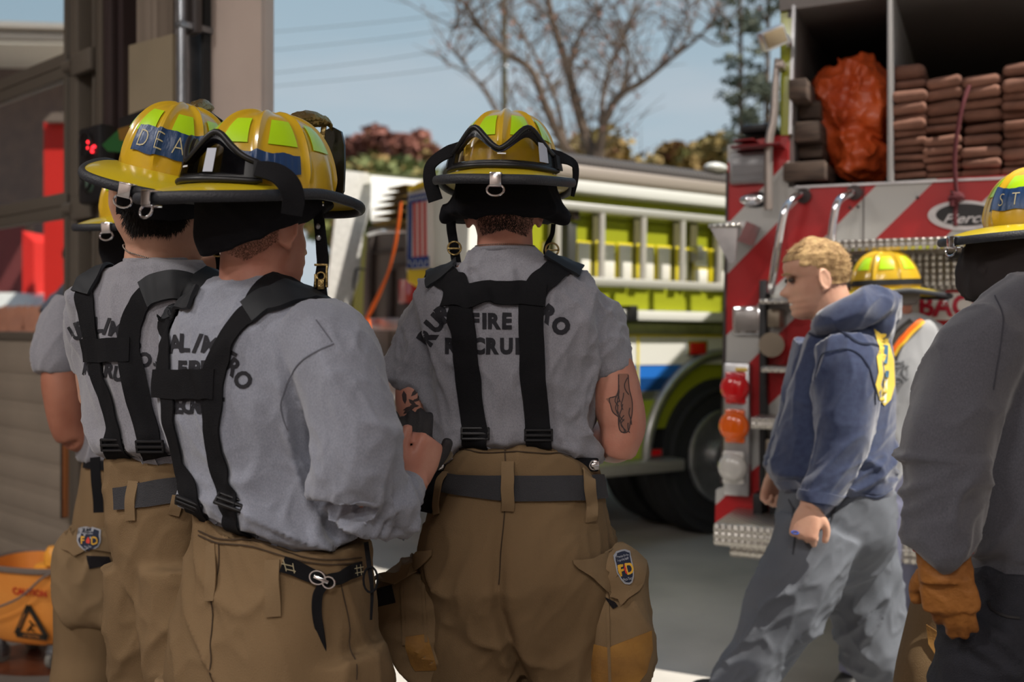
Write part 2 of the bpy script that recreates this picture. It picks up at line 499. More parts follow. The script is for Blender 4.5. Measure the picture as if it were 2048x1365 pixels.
M_greyp = mat('grey_work_trousers', (104, 108, 116), 0.85, col2=(96, 100, 108), scale=4, bump=0.3, bscale=500, spec=0.25)
M_lav = mat('lavender_grey_trousers', (108, 110, 132), 0.85, bump=0.2, bscale=400)
M_darkp = mat('black_denim', (26, 27, 34), 0.85, bump=0.5, bscale=500, col2=(32, 33, 41), scale=40)
M_boot = mat('black_boot_rubber', (28, 27, 28), 0.5)
M_helm = mat('yellow_helmet_shell', (206, 168, 34), 0.28, coat=0.6, col2=(198, 160, 30), scale=6)
M_helmb = mat('yellow_helmet_brim', (206, 182, 30), 0.35, coat=0.5)
M_limer = mat('lime_reflective', (178, 224, 20), 0.35, coat=0.7)
M_tape = mat('blue_tape', (28, 60, 104), 0.35, bump=0.25, bscale=70, stretch=(2, 2, 0.5))
M_chalk = mat('pale_marker', (196, 186, 150), 0.8)
M_gogf = mat('goggle_frame_black', (24, 25, 28), 0.4)
M_gogl = mat('goggle_lens', (236, 236, 238), 0.04, trans=1.0, ior=1.06)
M_gogd = mat('goggle_lens_smoke', (120, 120, 126), 0.05, trans=1.0, ior=1.1)
M_glov = mat('black_work_glove', (36, 34, 36), 0.7, bump=0.3, bscale=300)
M_glovt = mat('tan_leather_glove', (150, 96, 40), 0.65, col2=(122, 74, 28), scale=16, bump=0.45, bscale=90)
M_piping = mat('tan_piping', (176, 156, 104), 0.7)
M_orange = mat('orange_strap', (250, 110, 20), 0.6)
M_yelc = mat('yellow_cloth', (224, 190, 36), 0.7, bump=0.5, bscale=20)
M_wc = mat('white_cloth', (222, 222, 214), 0.8)
M_bagor = mat('orange_vinyl', (222, 98, 44), 0.3, col2=(186, 76, 38), scale=5, bump=0.3, bscale=30)
M_patch = mat('patch_navy', (30, 36, 56), 0.85)
M_patchw = mat('patch_border_grey', (150, 152, 158), 0.8)
M_gold = mat('patch_gold', (206, 158, 44), 0.7)
M_flame = mat('patch_red', (196, 50, 36), 0.7)
M_velcro = mat('velcro_black', (22, 18, 22), 0.98, bump=0.8, bscale=400)
M_stitch = mat('thread_light', (170, 160, 130), 0.9)
M_thread = mat('seam_thread_dark', (62, 48, 34), 0.9)
def _diamond(nt, oc, b):
    L = nt.links.new
    def comb(sx, sz):
        d = nt.nodes.new('ShaderNodeVectorMath'); d.operation = 'DOT_PRODUCT'; L(oc, d.inputs[0]); d.inputs[1].default_value = (sx, sx*0.7, sz)
        s = nt.nodes.new('ShaderNodeMath'); s.operation = 'SINE'; L(d.outputs['Value'], s.inputs[0]); return s.outputs[0]
    a = comb(130, 130); c = comb(130, -130)
    m = nt.nodes.new('ShaderNodeMath'); m.operation = 'MULTIPLY'; L(a, m.inputs[0]); L(c, m.inputs[1])
    bp = nt.nodes.new('ShaderNodeBump'); bp.inputs['Strength'].default_value = 0.9; bp.inputs['Distance'].default_value = 0.004
    L(m.outputs[0], bp.inputs['Height']); L(bp.outputs[0], b.inputs['Normal'])
    b.inputs['Base Color'].default_value = lin((186, 182, 176))
M_dia = two_tone('diamond_plate', None, _diamond, rough=0.32, metal=0.85)
def _chev(nt, oc, b):
    L = nt.links.new
    d = nt.nodes.new('ShaderNodeVectorMath'); d.operation = 'DOT_PRODUCT'; L(oc, d.inputs[0]); d.inputs[1].default_value = (1/0.46, 0, -1/0.46)
    a = nt.nodes.new('ShaderNodeMath'); a.operation = 'ADD'; L(d.outputs['Value'], a.inputs[0]); a.inputs[1].default_value = CHEV
    f = nt.nodes.new('ShaderNodeMath'); f.operation = 'FRACT'; L(a.outputs[0], f.inputs[0])
    g = nt.nodes.new('ShaderNodeMath'); g.operation = 'GREATER_THAN'; L(f.outputs[0], g.inputs[0]); g.inputs[1].default_value = 0.55
    m = nt.nodes.new('ShaderNodeMix'); m.data_type = 'RGBA'; L(g.outputs[0], m.inputs['Factor'])
    m.inputs['A'].default_value = lin((168, 22, 28)); m.inputs['B'].default_value = lin((176, 176, 174))
    return m.outputs['Result']
CHEV = 0.30
M_chev = two_tone('chevron_sheeting', None, _chev, rough=0.35)
def _ribs(nt, oc, b):
    L = nt.links.new
    w = nt.nodes.new('ShaderNodeTexWave'); w.bands_direction = 'X'; w.inputs['Scale'].default_value = 9.0; L(oc, w.inputs['Vector'])
    bp = nt.nodes.new('ShaderNodeBump'); bp.inputs['Strength'].default_value = 0.9; bp.inputs['Distance'].default_value = 0.01
    L(w.outputs['Fac'], bp.inputs['Height']); L(bp.outputs[0], b.inputs['Normal'])
    b.inputs['Base Color'].default_value = lin((62, 56, 54))
M_ribs = two_tone('ribbed_tarp', None, _ribs, rough=0.6)
# ---------------------------------------------------------------- camera, sky, sun
cam = bpy.data.cameras.new('camera'); co = bpy.data.objects.new('camera', cam); C.objects.link(co)
co.location = CAMP; co.rotation_euler = (PI/2, 0, 0)
cam.sensor_width = 36.0; cam.lens = F*36/2048; cam.shift_y = -(HY-682.5)/2048*-1.0
cam.shift_y = (HY-682.5)/2048
cam.clip_start = 0.05; cam.clip_end = 500
cam.dof.use_dof = True; cam.dof.focus_distance = 1.9; cam.dof.aperture_fstop = 2.6
SC.camera = co
SC.view_settings.view_transform = 'Standard'; SC.view_settings.look = 'None'; SC.view_settings.gamma = 1.0
SC.view_settings.use_curve_mapping = False; SC.view_settings.exposure = 0.4
w = bpy.data.worlds.new('sky'); SC.world = w; w.use_nodes = True
nt = w.node_tree; nt.nodes.clear(); L = nt.links.new
out = nt.nodes.new('ShaderNodeOutputWorld'); bg = nt.nodes.new('ShaderNodeBackground'); L(bg.outputs[0], out.inputs[0])
tc = nt.nodes.new('ShaderNodeTexCoord'); sp = nt.nodes.new('ShaderNodeSeparateXYZ'); L(tc.outputs['Generated'], sp.inputs[0])
rp = nt.nodes.new('ShaderNodeValToRGB'); L(sp.outputs['Z'], rp.inputs['Fac'])
e = rp.color_ramp.elements
e[0].position = 0.0; e[0].color = lin((176, 188, 196)); e[1].position = 1.0; e[1].color = lin((96, 138, 172))
for p_, c_ in ((0.12, (168, 184, 194)), (0.32, (150, 172, 186)), (0.6, (124, 156, 182))):
    q = e.new(p_); q.color = lin(c_)
mp = nt.nodes.new('ShaderNodeMapping'); mp.inputs['Scale'].default_value = (1.2, 1.2, 7.0); L(tc.outputs['Generated'], mp.inputs['Vector'])
nz = nt.nodes.new('ShaderNodeTexNoise'); nz.inputs['Scale'].default_value = 1.7; nz.inputs['Detail'].default_value = 5; L(mp.outputs[0], nz.inputs['Vector'])
cr_ = nt.nodes.new('ShaderNodeValToRGB'); L(nz.outputs['Fac'], cr_.inputs['Fac'])
cr_.color_ramp.elements[0].position = 0.45; cr_.color_ramp.elements[1].position = 0.72
mx = nt.nodes.new('ShaderNodeMix'); mx.data_type = 'RGBA'
sc_ = nt.nodes.new('ShaderNodeMath'); sc_.operation = 'MULTIPLY'; L(cr_.outputs['Color'], sc_.inputs[0]); sc_.inputs[1].default_value = 0.6
L(sc_.outputs[0], mx.inputs['Factor']); L(rp.outputs['Color'], mx.inputs['A']); mx.inputs['B'].default_value = lin((190, 192, 197))
L(mx.outputs['Result'], bg.inputs['Color']); bg.inputs['Strength'].default_value = 0.85
SUN = V(0.84, -0.54, 1.5).normalized()
sl = bpy.data.lights.new('sun', 'SUN'); sl.energy = 5.2; sl.angle = R(0.8); sl.color = (1.0, 0.93, 0.82)
so = bpy.data.objects.new('sun', sl); C.objects.link(so); so.rotation_euler = SUN.to_track_quat('Z', 'Y').to_euler()

# ---------------------------------------------------------------- building shell
WN = V(0.669, 0.743, 0); WC = 2.1
WF = Frame((-0.88, 3.62, 0), (0.743, -0.669, 0))     # wall plane: x along it to the right, y outward, z up
def wl(px, py=650, d=0.0): return WF.at(px, py, d)
def wmesh(pc): return xf(pc, WF.M)
def wx(px, d=0.0): return WF.at(px, 650, d)[0]
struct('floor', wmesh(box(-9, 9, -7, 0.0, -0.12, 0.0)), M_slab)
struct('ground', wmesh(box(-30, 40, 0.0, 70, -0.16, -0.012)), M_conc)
struct('trim_3', wmesh(box(wx(420), 2.6, -0.05, 0.03, -0.1, 0.004)), M_alum)
JX = WF.I @ V(1.25, 1.70, 0)
ins = wmesh
struct('wall_right', wmesh(box(JX.x, JX.x+8, 0.0, 0.2, 0, 5.2)), M_beige)
struct('wall_front', wmesh(box(-9, JX.x+8, 0.0, 0.2, 3.5, 5.2)), M_beige)
struct('ceiling', wmesh(box(-9, JX.x+8, -7.2, 0.0, 5.05, 5.2)), M_beige)
struct('wall_back', wmesh(box(-9, JX.x+8, -7.2, -7.0, 0, 5.1)), M_beige)
struct('wall_left', wmesh(box(-9.2, -9, -7.2, 0.2, 0, 5.1)), M_beige)
struct('wall_right', wmesh(box(JX.x+8, JX.x+8.2, -7.2, 0.2, 0, 5.1)), M_beige)
# pillar between the two bays
x0, x1 = wx(421), wx(526)
pil = merge(rbox(x0, x1, 0.0, 0.05, 0, 3.5, 0.006), rbox(x1-.012, x1+.0, -0.008, 0.0, 0, 3.5, 0.002))
struct('trim_1', wmesh(pil), M_beige)
struct('trim_2', wmesh(rbox(wx(400, -.03), x0, -0.03, 0.16, 0, 3.5, 0.006)), mat('dark_seal', (44, 46, 48), 0.7))
# wall strip between door and pillar
struct('wall_left', wmesh(box(wx(204), wx(374), 0.02, 0.2, 0, 3.5)), M_curt)
struct('wall_corner', wmesh(merge(box(wx(204, -.10), wx(246, -.10), -0.10, 0.2, 0, 3.5), rbox(wx(206, -.13), wx(222, -.13), -0.13, -0.10, 0, 3.5, 0.004))), M_steeld)
bx0, bx1 = wx(248, -0.06), wx(352, -0.06)
zt0 = WF.at(248, 97, -0.06)[1]; zt1 = WF.at(350, 70, -0.06)[1]
brd = obj('backing_board', wmesh(prism([(bx0, 0.2), (bx1, 0.2), (bx1, zt1), (bx0, zt0)], -0.075, -0.045, lambda a, b, d: V(a, d, b))), M_olive, smooth=False)
tag(brd, 'olive backing board on the wall between the glazed door and the beige pillar', 'board')
cu = []
for i in range(41):
    a = wx(256, -0.03)+(wx(352, -0.03)-wx(256, -0.03))*i/40
    cu.append((a, -0.02+0.018*math.sin(i*1.05)+0.008*math.sin(i*2.3)))
vs = []; fs = []
for z in (2.0, 2.5, 3.45):
    vs += [V(a, d, z) for a, d in cu]
for z in (2.0, 2.5, 3.45):
    vs += [V(a, d+0.006, z) for a, d in cu]
for r_ in range(2):
    for j in range(40):
        a = r_*41+j; fs.append((a, a+1, a+42, a+41)); fs.append((123+a, 123+a+41, 123+a+42, 123+a+1))
ct = obj('curtain', wmesh((vs, fs)), M_curt); tag(ct, 'grey pleated curtain hanging above the olive backing board', 'curtain')
# conduit and hardware
p = thing('conduit_pipe', 'shiny galvanised pipe running up the wall left of the beige pillar', 'pipe')
pxm = wx(364, -0.12)
obj('pipe', wmesh(cyl(V(pxm, -0.12, 0.15), V(pxm, -0.12, 3.45), 0.015, 16)), M_galv, p)
for z in (WF.at(364, 50, -0.12)[1], 1.5, 0.7):
    obj('pipe_clamp', wmesh(merge(rbox(pxm-0.022, pxm+0.022, -0.14, -0.0, z-0.012, z+0.012, 0.003), cyl(V(pxm, -0.145, z), V(pxm, -0.139, z), 0.006))), M_galv, p)
p = thing('door_track', 'narrow aluminium door guide channel beside the dark edge of the pillar', 'track')
obj('channel', wmesh(merge(rbox(wx(376), wx(381), -0.06, 0.02, 0, 3.45, 0.002), rbox(wx(376), wx(398), 0.0, 0.02, 0, 3.45, 0.002), rbox(wx(394), wx(399), -0.05, 0.02, 0, 3.45, 0.002))), M_alum, p)
zb = WF.at(390, 68, -0.07)[1]
obj('bracket', wmesh(rbox(wx(379, -0.07), wx(398, -0.07), -0.085, -0.055, zb, 3.2, 0.004)), mat('grey_bracket', (88, 84, 84), 0.5, metal=0.3), p)
obj('bolt', wmesh(cyl(V(wx(383, -0.09), -0.095, zb+0.18), V(wx(383, -0.09), -0.08, zb+0.18), 0.012)), M_galv, p)
# vertical guide post of the glazed door
p = thing('door_guide_post', 'bronze steel guide post at the right edge of the glazed overhead door', 'post')
obj('post', wmesh(merge(rbox(wx(139, -.10), wx(156, -.10), -0.10, 0.02, 0, 3.5, 0.004), rbox(wx(156, -.03), wx(188, -.03), -0.03, 0.02, 0, 3.5, 0.003))), M_doorf, p)
obj('flange', wmesh(merge(rbox(wx(162, -.07), wx(167, -.07), -0.07, -0.03, 0, 3.5, 0.002), rbox(wx(184, -.09), wx(188, -.09), -0.09, -0.02, 0, 3.5, 0.002))), M_doorf, p)
obj('guide_rail', wmesh(rbox(wx(191, -.12), wx(203, -.12), -0.12, -0.02, 0, 3.5, 0.004)), mat('tan_steel', (104, 96, 86), 0.5, metal=0.4), p)
for y in (125, 415):
    zz = WF.at(158, y, -0.12)[1]
    obj('roller_bracket', wmesh(merge(rbox(wx(146, -.12), wx(186, -.12), -0.135, -0.10, zz-0.055, zz+0.045, 0.01), cyl(V(wx(132, -.12), -0.115, zz), V(wx(150, -.12), -0.115, zz), 0.03, 18))), M_doorf, p)
# glazed sectional door (closed bay at the left)
d = thing('door_1', None, None); d['kind'] = 'structure'
zz = lambda y: WF.at(138, y)[1]
DL = -6.4; DR = wx(146)
rails = [(zz(160), zz(110)), (zz(436), zz(387)), (zz(684), zz(665))]
fr = [rbox(DL, DR, -0.035, 0.02, a, b, 0.006) for a, b in rails]+[rbox(DL, DR, -0.042, -0.03, (a+b)/2-0.004, (a+b)/2+0.004, 0.001) for a, b in rails[:2]]
fr.append(rbox(DL, DR, -0.035, 0.02, 3.22, 3.34, 0.006))
for k in range(4):
    xx = DR-1.55-1.5*k
    fr.append(rbox(xx-0.03, xx+0.03, -0.03, 0.018, rails[2][1], 3.3, 0.004))
fr.append(rbox(DR-0.035, DR, -0.03, 0.018, rails[2][1], 3.3, 0.004))
obj('door_rail', wmesh(merge(*fr)), M_doorf, d)
pnl = [rbox(DL, DR, -0.025, 0.015, 0.02, rails[2][0]+.005, 0.004)]
for z in (1.16, 1.02, 0.88, 0.74, 0.62, 0.48, 0.34, 0.2):
    pnl.append(rbox(DL, DR, -0.029, -0.02, z-0.045, z+0.045, 0.004))
obj('door_panel', wmesh(merge(*pnl)), M_doorp, d)
obj('door_glass', wmesh(box(DL, DR-0.01, -0.004, 0.0, rails[2][1]-0.005, 3.25)), M_glass, d, smooth=False)
# handle rod low on the door edge
hnd = thing('door_lock_rod', 'slim black rod with orange edge at the door edge behind the far left firefighter', 'rod')
hx = wx(130, -0.06)
obj('rod', wmesh(rbox(hx-0.005, hx+0.010, -0.07, -0.045, WF.at(130, 1035, -.06)[1], WF.at(130, 860, -.06)[1], 0.003)), mat('orange_edge', (150, 92, 52), 0.5), hnd)  # orange strip along one side of the black rod
obj('rod_frame', wmesh(rbox(hx-0.016, hx-0.005, -0.075, -0.045, WF.at(130, 1038, -.06)[1], WF.at(130, 860, -.06)[1], 0.002)), M_black, hnd)

# traffic signal inside, red lamps on
sig = thing('signal_light', 'black bay signal with lit red lamps above a dim green lens, behind the helmet brim', 'signal')
sx = wx(182, -0.2)
def wz(px, py, dd): return WF.at(px, py, dd)
a0, zt = wz(155, 258, -0.2); a1, zb2 = wz(199, 402, -0.2)
obj('housing', wmesh(rbox(a0, a1, -0.2, -0.13, zb2, zt, 0.015)), M_black, sig)
for (cx, cy, rr) in ((177, 290, 22), (178, 360, 20)):
    a, z = wz(cx, cy, -0.2); r_ = rr/F*4.4
    obj('visor', wmesh(torus(V(a, -0.215, z), r_, 0.006, V(1, 0, 0), V(0, 0, 1), 24, 6)), M_black, sig)
lp = []
for (cx, cy) in ((174, 284), (182, 295), (186, 293), (179, 298), (182, 303), (174, 296)):
    a, z = wz(cx, cy, -0.21); lp.append(ellipsoid((a, -0.205, z), 0.006, 0.006, 0.006, nu=10, nv=6))
obj('red_lamp', wmesh(merge(*lp)), M_led, sig, label='lit red lamps')
a, z = wz(180, 364, -0.2); obj('green_lens', wmesh(ellipsoid((a, -0.2, z), 0.036, 0.012, 0.045)), M_ledoff, sig)
# dark gear on a hook between signal and board
g = thing('stowed_gear', 'dark gear bundle with green and mustard ends, stowed on the wall behind the taped helmet', 'gear')
def wpoly(poly, d0, d1): return wmesh(prism([WF.at(x, y, d0) for x, y in poly], d0, d1, lambda a, b, dd: V(a, dd, b)))
obj('dark_cover', wpoly([(238, 238), (262, 228), (300, 214), (312, 222), (330, 262), (300, 300), (240, 262)], -0.28, -0.13), M_black, g)
obj('mustard_band', wpoly([(236, 258), (262, 250), (300, 262), (290, 290), (238, 280)], -0.3, -0.14), mat('mustard_cloth', (118, 84, 22), 0.9), g)
obj('green_end', wpoly([(204, 290), (236, 260), (240, 282), (262, 280), (262, 305), (215, 303)], -0.3, -0.15), mat('green_cloth', (28, 84, 34), 0.9), g)

# mop bucket
MB = P(84, 1310, 4.05); MB.z = 0.0
mb = thing('mop_bucket', 'orange plastic mop bucket on casters standing by the closed door', 'mop bucket', M=Matrix.Translation(MB) @ Matrix.Rotation(R(-18), 4, 'Z'))
def bring(z, a, b, c=(0, 0)): return ring((c[0], c[1], z), a, b, V(1, 0, 0), V(0, 1, 0), 40, 3.0)
outer = [bring(0.095, .165, .105), bring(0.115, .185, .125), bring(0.2, .2, .14), bring(0.36, .215, .155), bring(0.40, .222, .16)]
inner = [bring(0.40, .212, .150), bring(0.2, .188, .130), bring(0.13, .17, .11)]
obj('tub', loft(outer+inner), M_bucket, mb)
obj('rim', loft([bring(0.385, .222, .16), bring(0.392, .232, .17), bring(0.405, .232, .17), bring(0.41, .220, .158), bring(.402, .212, .15), bring(.392, .214, .152)], cap=False), M_grey, mb)
wr = merge(rbox(0.06, 0.19, -0.12, 0.12, 0.33, 0.42, 0.02), tube([V(0.15, -0.10, 0.42), V(0.15, -0.10, 0.46), V(0.15, -0.10, 0.49)], [0.035, 0.034, 0.02], 14), tube([V(0.15, 0.10, 0.42), V(0.15, 0.10, 0.46), V(0.15, 0.10, 0.49)], [0.035, 0.034, 0.02], 14))
obj('wringer', wr, mat('wringer_plastic', (246, 168, 60), 0.4), mb)
obj('carry_handle', tube([V(-0.22, -0.10, 0.2), V(-0.10, -0.175, 0.235), V(0.06, -0.18, 0.30), V(0.16, -0.16, 0.385), V(0.20, -0.10, 0.40)], 0.005, 8), M_grey, mb)
for sx_ in (-1, 1):
    for sy_ in (-1, 1):
        cx, cy = 0.13*sx_, 0.085*sy_
        cs = obj('caster', merge(cyl(V(cx, cy, 0.075), V(cx, cy, 0.10), 0.02), rbox(cx-0.016, cx+0.016, cy-0.02, cy+0.02, 0.06, 0.08, 0.004), rbox(cx-0.019, cx-0.014, cy-0.012, cy+0.022, 0.028, 0.07, 0.002), rbox(cx+0.014, cx+0.019, cy-0.012, cy+0.022, 0.028, 0.07, 0.002)), M_galv, mb)
        obj('caster_wheel', merge(cyl(V(cx-0.012, cy+0.008, 0.036), V(cx+0.012, cy+0.008, 0.036), 0.036, 24)), mat('grey_tread', (120, 118, 112), 0.7), cs)
def bside(a, b, d):       # on the front face of the tub
    y = -(0.126+(b-0.115)*0.125)-d; return V(a, y-0.004, b)
lt = lambda s, x, z, h, m, nm, ang=0, w=1.0, bold=0.03: obj(nm, (lambda t: ([bside(x+(v.x*math.cos(R(ang))-v.z*math.sin(R(ang))), z+(v.x*math.sin(R(ang))+v.z*math.cos(R(ang))), 0.0) for v in t[0]], t[1]))(text_flat(s, lambda a, b, dd: V(a, 0, b), h, bold, w, 0)), m, mb)
M_crd = mat('red_print', (190, 34, 30), 0.6)
lt('CAUTION', 0.085, 0.305, 0.026, M_crd, 'warning_text')
M_bkp = mat('black_print', (44, 38, 30), 0.7)
tri = []
for a0_, a1_ in (((-0.0, .14), (0.075, .262)), ((0.0, .14), (.15, .14)), ((.15, .14), (.075, .262))):
    dx, dz = a1_[0]-a0_[0], a1_[1]-a0_[1]; l = math.hypot(dx, dz); nx, nz = -dz/l*.011, dx/l*.011
    q = [(a0_[0]+nx, a0_[1]+nz), (a1_[0]+nx, a1_[1]+nz), (a1_[0]-nx, a1_[1]-nz), (a0_[0]-nx, a0_[1]-nz)]
    tri.append(([bside(x, z, 0.0) for x, z in q]+[bside(x, z, 0.002) for x, z in q], [(0, 1, 2, 3), (4, 5, 6, 7), (0, 1, 5, 4), (1, 2, 6, 5), (2, 3, 7, 6), (3, 0, 4, 7)]))
obj('warning_triangle', merge(*tri), M_bkp, mb, smooth=False)
def lts(s, x, z, h, ang):
    t = text_flat(s, lambda a, b, dd: V(a, 0, b), h, 0.01, 1.0, 0)
    c_, s_ = math.cos(R(ang)), math.sin(R(ang))
    return ([bside(x+v.x*c_-(v.z-h/2)*s_, z+v.x*s_+(v.z-h/2)*c_, 0.003) for v in t[0]], t[1])
obj('triangle_text', merge(lts('ATTENTION', .075, .14, .010, 0), lts('ACHTUNG', .036, .20, .010, 58)), mat('tan_print', (206, 130, 60), .6), mb)
fig = merge(*[([bside(v.x, v.z, 0.0) for v in t[0]], t[1]) for t in (tube([V(.055, 0, .158), V(.07, 0, .172), V(.082, 0, .19), V(.07, 0, .2)], .004, 6), tube([V(.082, 0, .19), V(.1, 0, .182)], .0035, 6), tube([V(.068, 0, .172), V(.09, 0, .158)], .0035, 6))])
obj('slipping_figure', fig, M_bkp, mb)
# orange-brown shadow of the bucket, painted as a patch on the floor
st = ring((0.05, 0.02, 0.0012), 0.34, 0.22, V(1, 0, 0), V(0, 1, 0), 40)
so_ = obj('bucket_shadow', ([MB+v for v in st]+[MB+v-V(0, 0, .0010) for v in st], [tuple(range(40)), tuple(range(79, 39, -1))]+[(i, (i+1) % 40, (i+1) % 40+40, i+40) for i in range(40)]), mat('bucket_shadow_brown', (112, 62, 38), 0.35, col2=(90, 50, 34), scale=9)); tag(so_, 'orange-brown shadow painted on the floor under the orange bucket', 'painted shadow')
# unseen fill lamps, added to brighten the bay interior
for (lx, ly) in ((-2.6, -1.2), (0.2, -2.6), (-1.0, -4.6), (-4.0, 1.2)):
    f_ = thing('fill_light', 'added fill light, a long white panel overhead, out of view', 'fill light', (lx, ly, 4.3), group='added fill lights')
    obj('housing', rbox(-0.7, 0.7, -0.15, 0.15, 0.02, 0.10, 0.01), M_white, f_)
    obj('diffuser', rbox(-0.68, 0.68, -0.13, 0.13, 0.0, 0.02, 0.005), mat('fill_diffuser', (250, 250, 245), 0.4, emis=(255, 246, 232), estr=2.0), f_)
    al = bpy.data.lights.new('fill_lamp', 'AREA'); al.shape = 'RECTANGLE'; al.size = 1.3; al.size_y = 0.26; al.energy = 68; al.color = (1.0, 0.95, 0.91)
    ao = bpy.data.objects.new('fill_lamp', al); C.objects.link(ao); ao.location = (lx, ly, 4.28)
# ================================================================ red and white fire truck (rear, right)
T = Frame((0.850, 4.18, 0), (0.90, -0.436, 0))
ft = thing('fire_truck', 'fire truck rear with red and silver chevrons and folded brown hoses in its open bed', 'fire truck', M=T.M)
def tp(poly, d0, d1, dd=None): return prism([T.at(x, y, d0 if dd is None else dd) for x, y in poly], d0, d1, lambda a, b, d: V(a, d, b))
def tc(px, py, d): a, z = T.at(px, py, d); return V(a, d, z)
TWD = 2.45; ZB = T.at(1600, 374)[1]; ZR = T.at(1600, 6)[1]; XB = T.at(1584, 300)[0]
# main body behind the rear skin
body = merge(box(0.065, TWD, 0.04, 6.2, 0.62, ZB), box(0.065, XB, 0.04, 4.2, ZB, ZB+0.19),
             box(XB-0.05, XB-0.02, 0.02, 4.2, ZB, ZR+0.04), box(TWD-0.25, TWD, 0.02, 4.2, ZB, ZR+0.04), box(XB-0.05, TWD, 2.6, 2.7, ZB, ZR+0.04),
             box(0.07, TWD, 4.2, 6.4, ZB, ZR+.1))
obj('body', body, M_lime, ft, smooth=False)
obj('bed_floor', box(XB, TWD-.25, 0.03, 2.6, ZB-0.02, ZB+0.004), M_steeld, ft, smooth=False)
M_bedw = mat('bed_inner_paint', (112, 106, 104), 0.6)
obj('bed_wall', box(XB-0.02, XB+0.004, 0.02, 2.6, ZB, ZR), M_bedw, ft, smooth=False)
obj('bed_back', box(XB, TWD-.25, 2.56, 2.6, ZB, ZR), M_bedw, ft, smooth=False)
obj('bed_cover', merge(box(XB-0.05, TWD, 0.02, 2.7, ZR, ZR+0.05), box(XB-0.05, TWD, 0.0, 0.02, ZR-0.02, ZR+0.06)), M_bedw, ft, smooth=False)
obj('lime_corner_post', tp([(1567, 36), (1584, 36), (1578, 270), (1562, 270)], -0.012, 0.03), M_lime, ft)
obj('corner_edge', merge(tp([(1584, 10), (1591, 10), (1583, 268), (1577, 268)], -0.014, 0.03)), M_alum, ft)
xd0 = T.at(1775, 300)[0]; xd1 = T.at(1783, 300)[0]
obj('bed_divider', merge(box(xd0+0.005, xd0+.02, 0.0, 2.5, ZB, ZR), rbox(xd0, xd1, -0.012, 0.0, ZB, ZR, 0.003)), mat('divider_grey', (158, 156, 156), 0.5), ft)
# rear skin with chevrons
skin = merge(tp([(1455, 290), (1577, 268), (1570, 1052), (1430, 1046), (1432, 980), (1447, 975), (1452, 700)], 0.0, 0.04),
             box(T.at(1570, 500)[0], TWD, 0.0, 0.04, T.at(1600, 486)[1], ZB), box(T.at(1570, 700)[0], TWD, 0.0, 0.04, 0.55, T.at(1600, 486)[1]))
obj('chevron_panel', skin, M_chev, ft, smooth=False)
obj('top_trim', tp([(1590, 372), (2110, 349), (2110, 354), (1590, 377)], -0.012, 0.0), M_alum, ft)
obj('panel_edge', tp([(1452, 345), (1457, 345), (1445, 968), (1440, 968)], -0.006, 0.03), mat('edge_dark', (60, 52, 52), .5), ft)
sm = []
for x, y in ((1716, 414), (1700, 416), (1835, 396), (1904, 384), (1446, 800)):
    c = tc(x, y, -0.002); sm.append(cyl(c, c+V(0, -0.004, 0), 0.006, 10))
xm = T.at(1727, 430)[0]; sm.append(box(xm-.002, xm+.002, -0.002, 0.0, T.at(1727, 485)[1], ZB))
obj('seam_and_rivets', merge(*sm), M_steeld, ft)
# diamond plate shelf, recess, amber bar, sign, camera
xs = T.at(1600, 490, -0.3)[0]; z1 = T.at(1900, 473, -0.3)[1]; z0 = T.at(1900, 498, -0.3)[1]
obj('step_shelf', merge(rbox(xs, TWD, -0.30, 0.10, z0, z1, 0.008), box(xs, TWD, -0.05, 0.10, z0-0.12, z0)), M_dia, ft)
obj('recess_panel', merge(box(xs+.05, TWD-.02, 0.06, 0.09, 1.30, z0)), M_dia, ft)
for y0_, y1_ in ((506, 522), (562, 582)):
    obj('kick_strip', T.bx(1700, y1_, 2070, y0_, -0.02, 0.06, 0.004), M_dia, ft)
ab = obj('amber_bar', T.bx(1820, 556, 2062, 529, 0.0, 0.06, 0.004), M_black, ft)
for x in range(1824, 2058, 34):
    obj('amber_lens', T.bx(x, 553, x+28, 532, -0.014, 0.0, 0.006), M_amb, ab)
obj('camera_box', T.bx(1893, 517, 1926, 494, -0.1, 0.0, 0.008), M_black, ft)
sg = obj('warning_sign', T.bx(1690, 641, 2072, 584, -0.028, 0.06, 0.004), mat('sign_white', (206, 202, 196), 0.5), ft)
_a, _z = T.at(1839, 632, -0.031)
hh = T.at(1900, 590, -.031)[1]-T.at(1900, 631, -.031)[1]
v, f, gx0, gx1 = glyphs('BACK', 0.035, 0.86, 1.0, 0.5)
v2, f2, hx0, hx1 = glyphs('KEEP', 0.035, 0.86, 1.0, 0.5)
s = hh/0.7
M_sred = mat('sign_red', (176, 26, 50), 0.5)
obj('sign_word', ([V(_a+(a-gx0)*s, -0.031, _z+b*s) for a, b in v], f), M_sred, sg)
obj('sign_word', ([V(_a-0.06-(hx1-a)*s, -0.031, _z+b*s) for a, b in v2], f2), M_sred, sg)
# maker's badge
bd = obj('oval_badge', merge(prism([(lambda q: q)(T.at(1928+72*math.cos(t*PI/16), 432+30*math.sin(t*PI/16))) for t in range(32)], -0.02, 0.0, lambda a, b, d: V(a, d, b))), M_alum, ft)
obj('badge_field', prism([T.at(1932+60*math.cos(t*PI/16), 431+22*math.sin(t*PI/16)) for t in range(32)], -0.024, -0.019, lambda a, b, d: V(a, d, b)), M_black, bd)
a_, z_ = T.at(1932, 446, -.025)
obj('badge_script', text_flat('Pierce', lambda a, b, d: V(a_+a, -0.0265, z_+b), 0.036, 0.014, 1.2, shear=0.45), M_alum, bd)
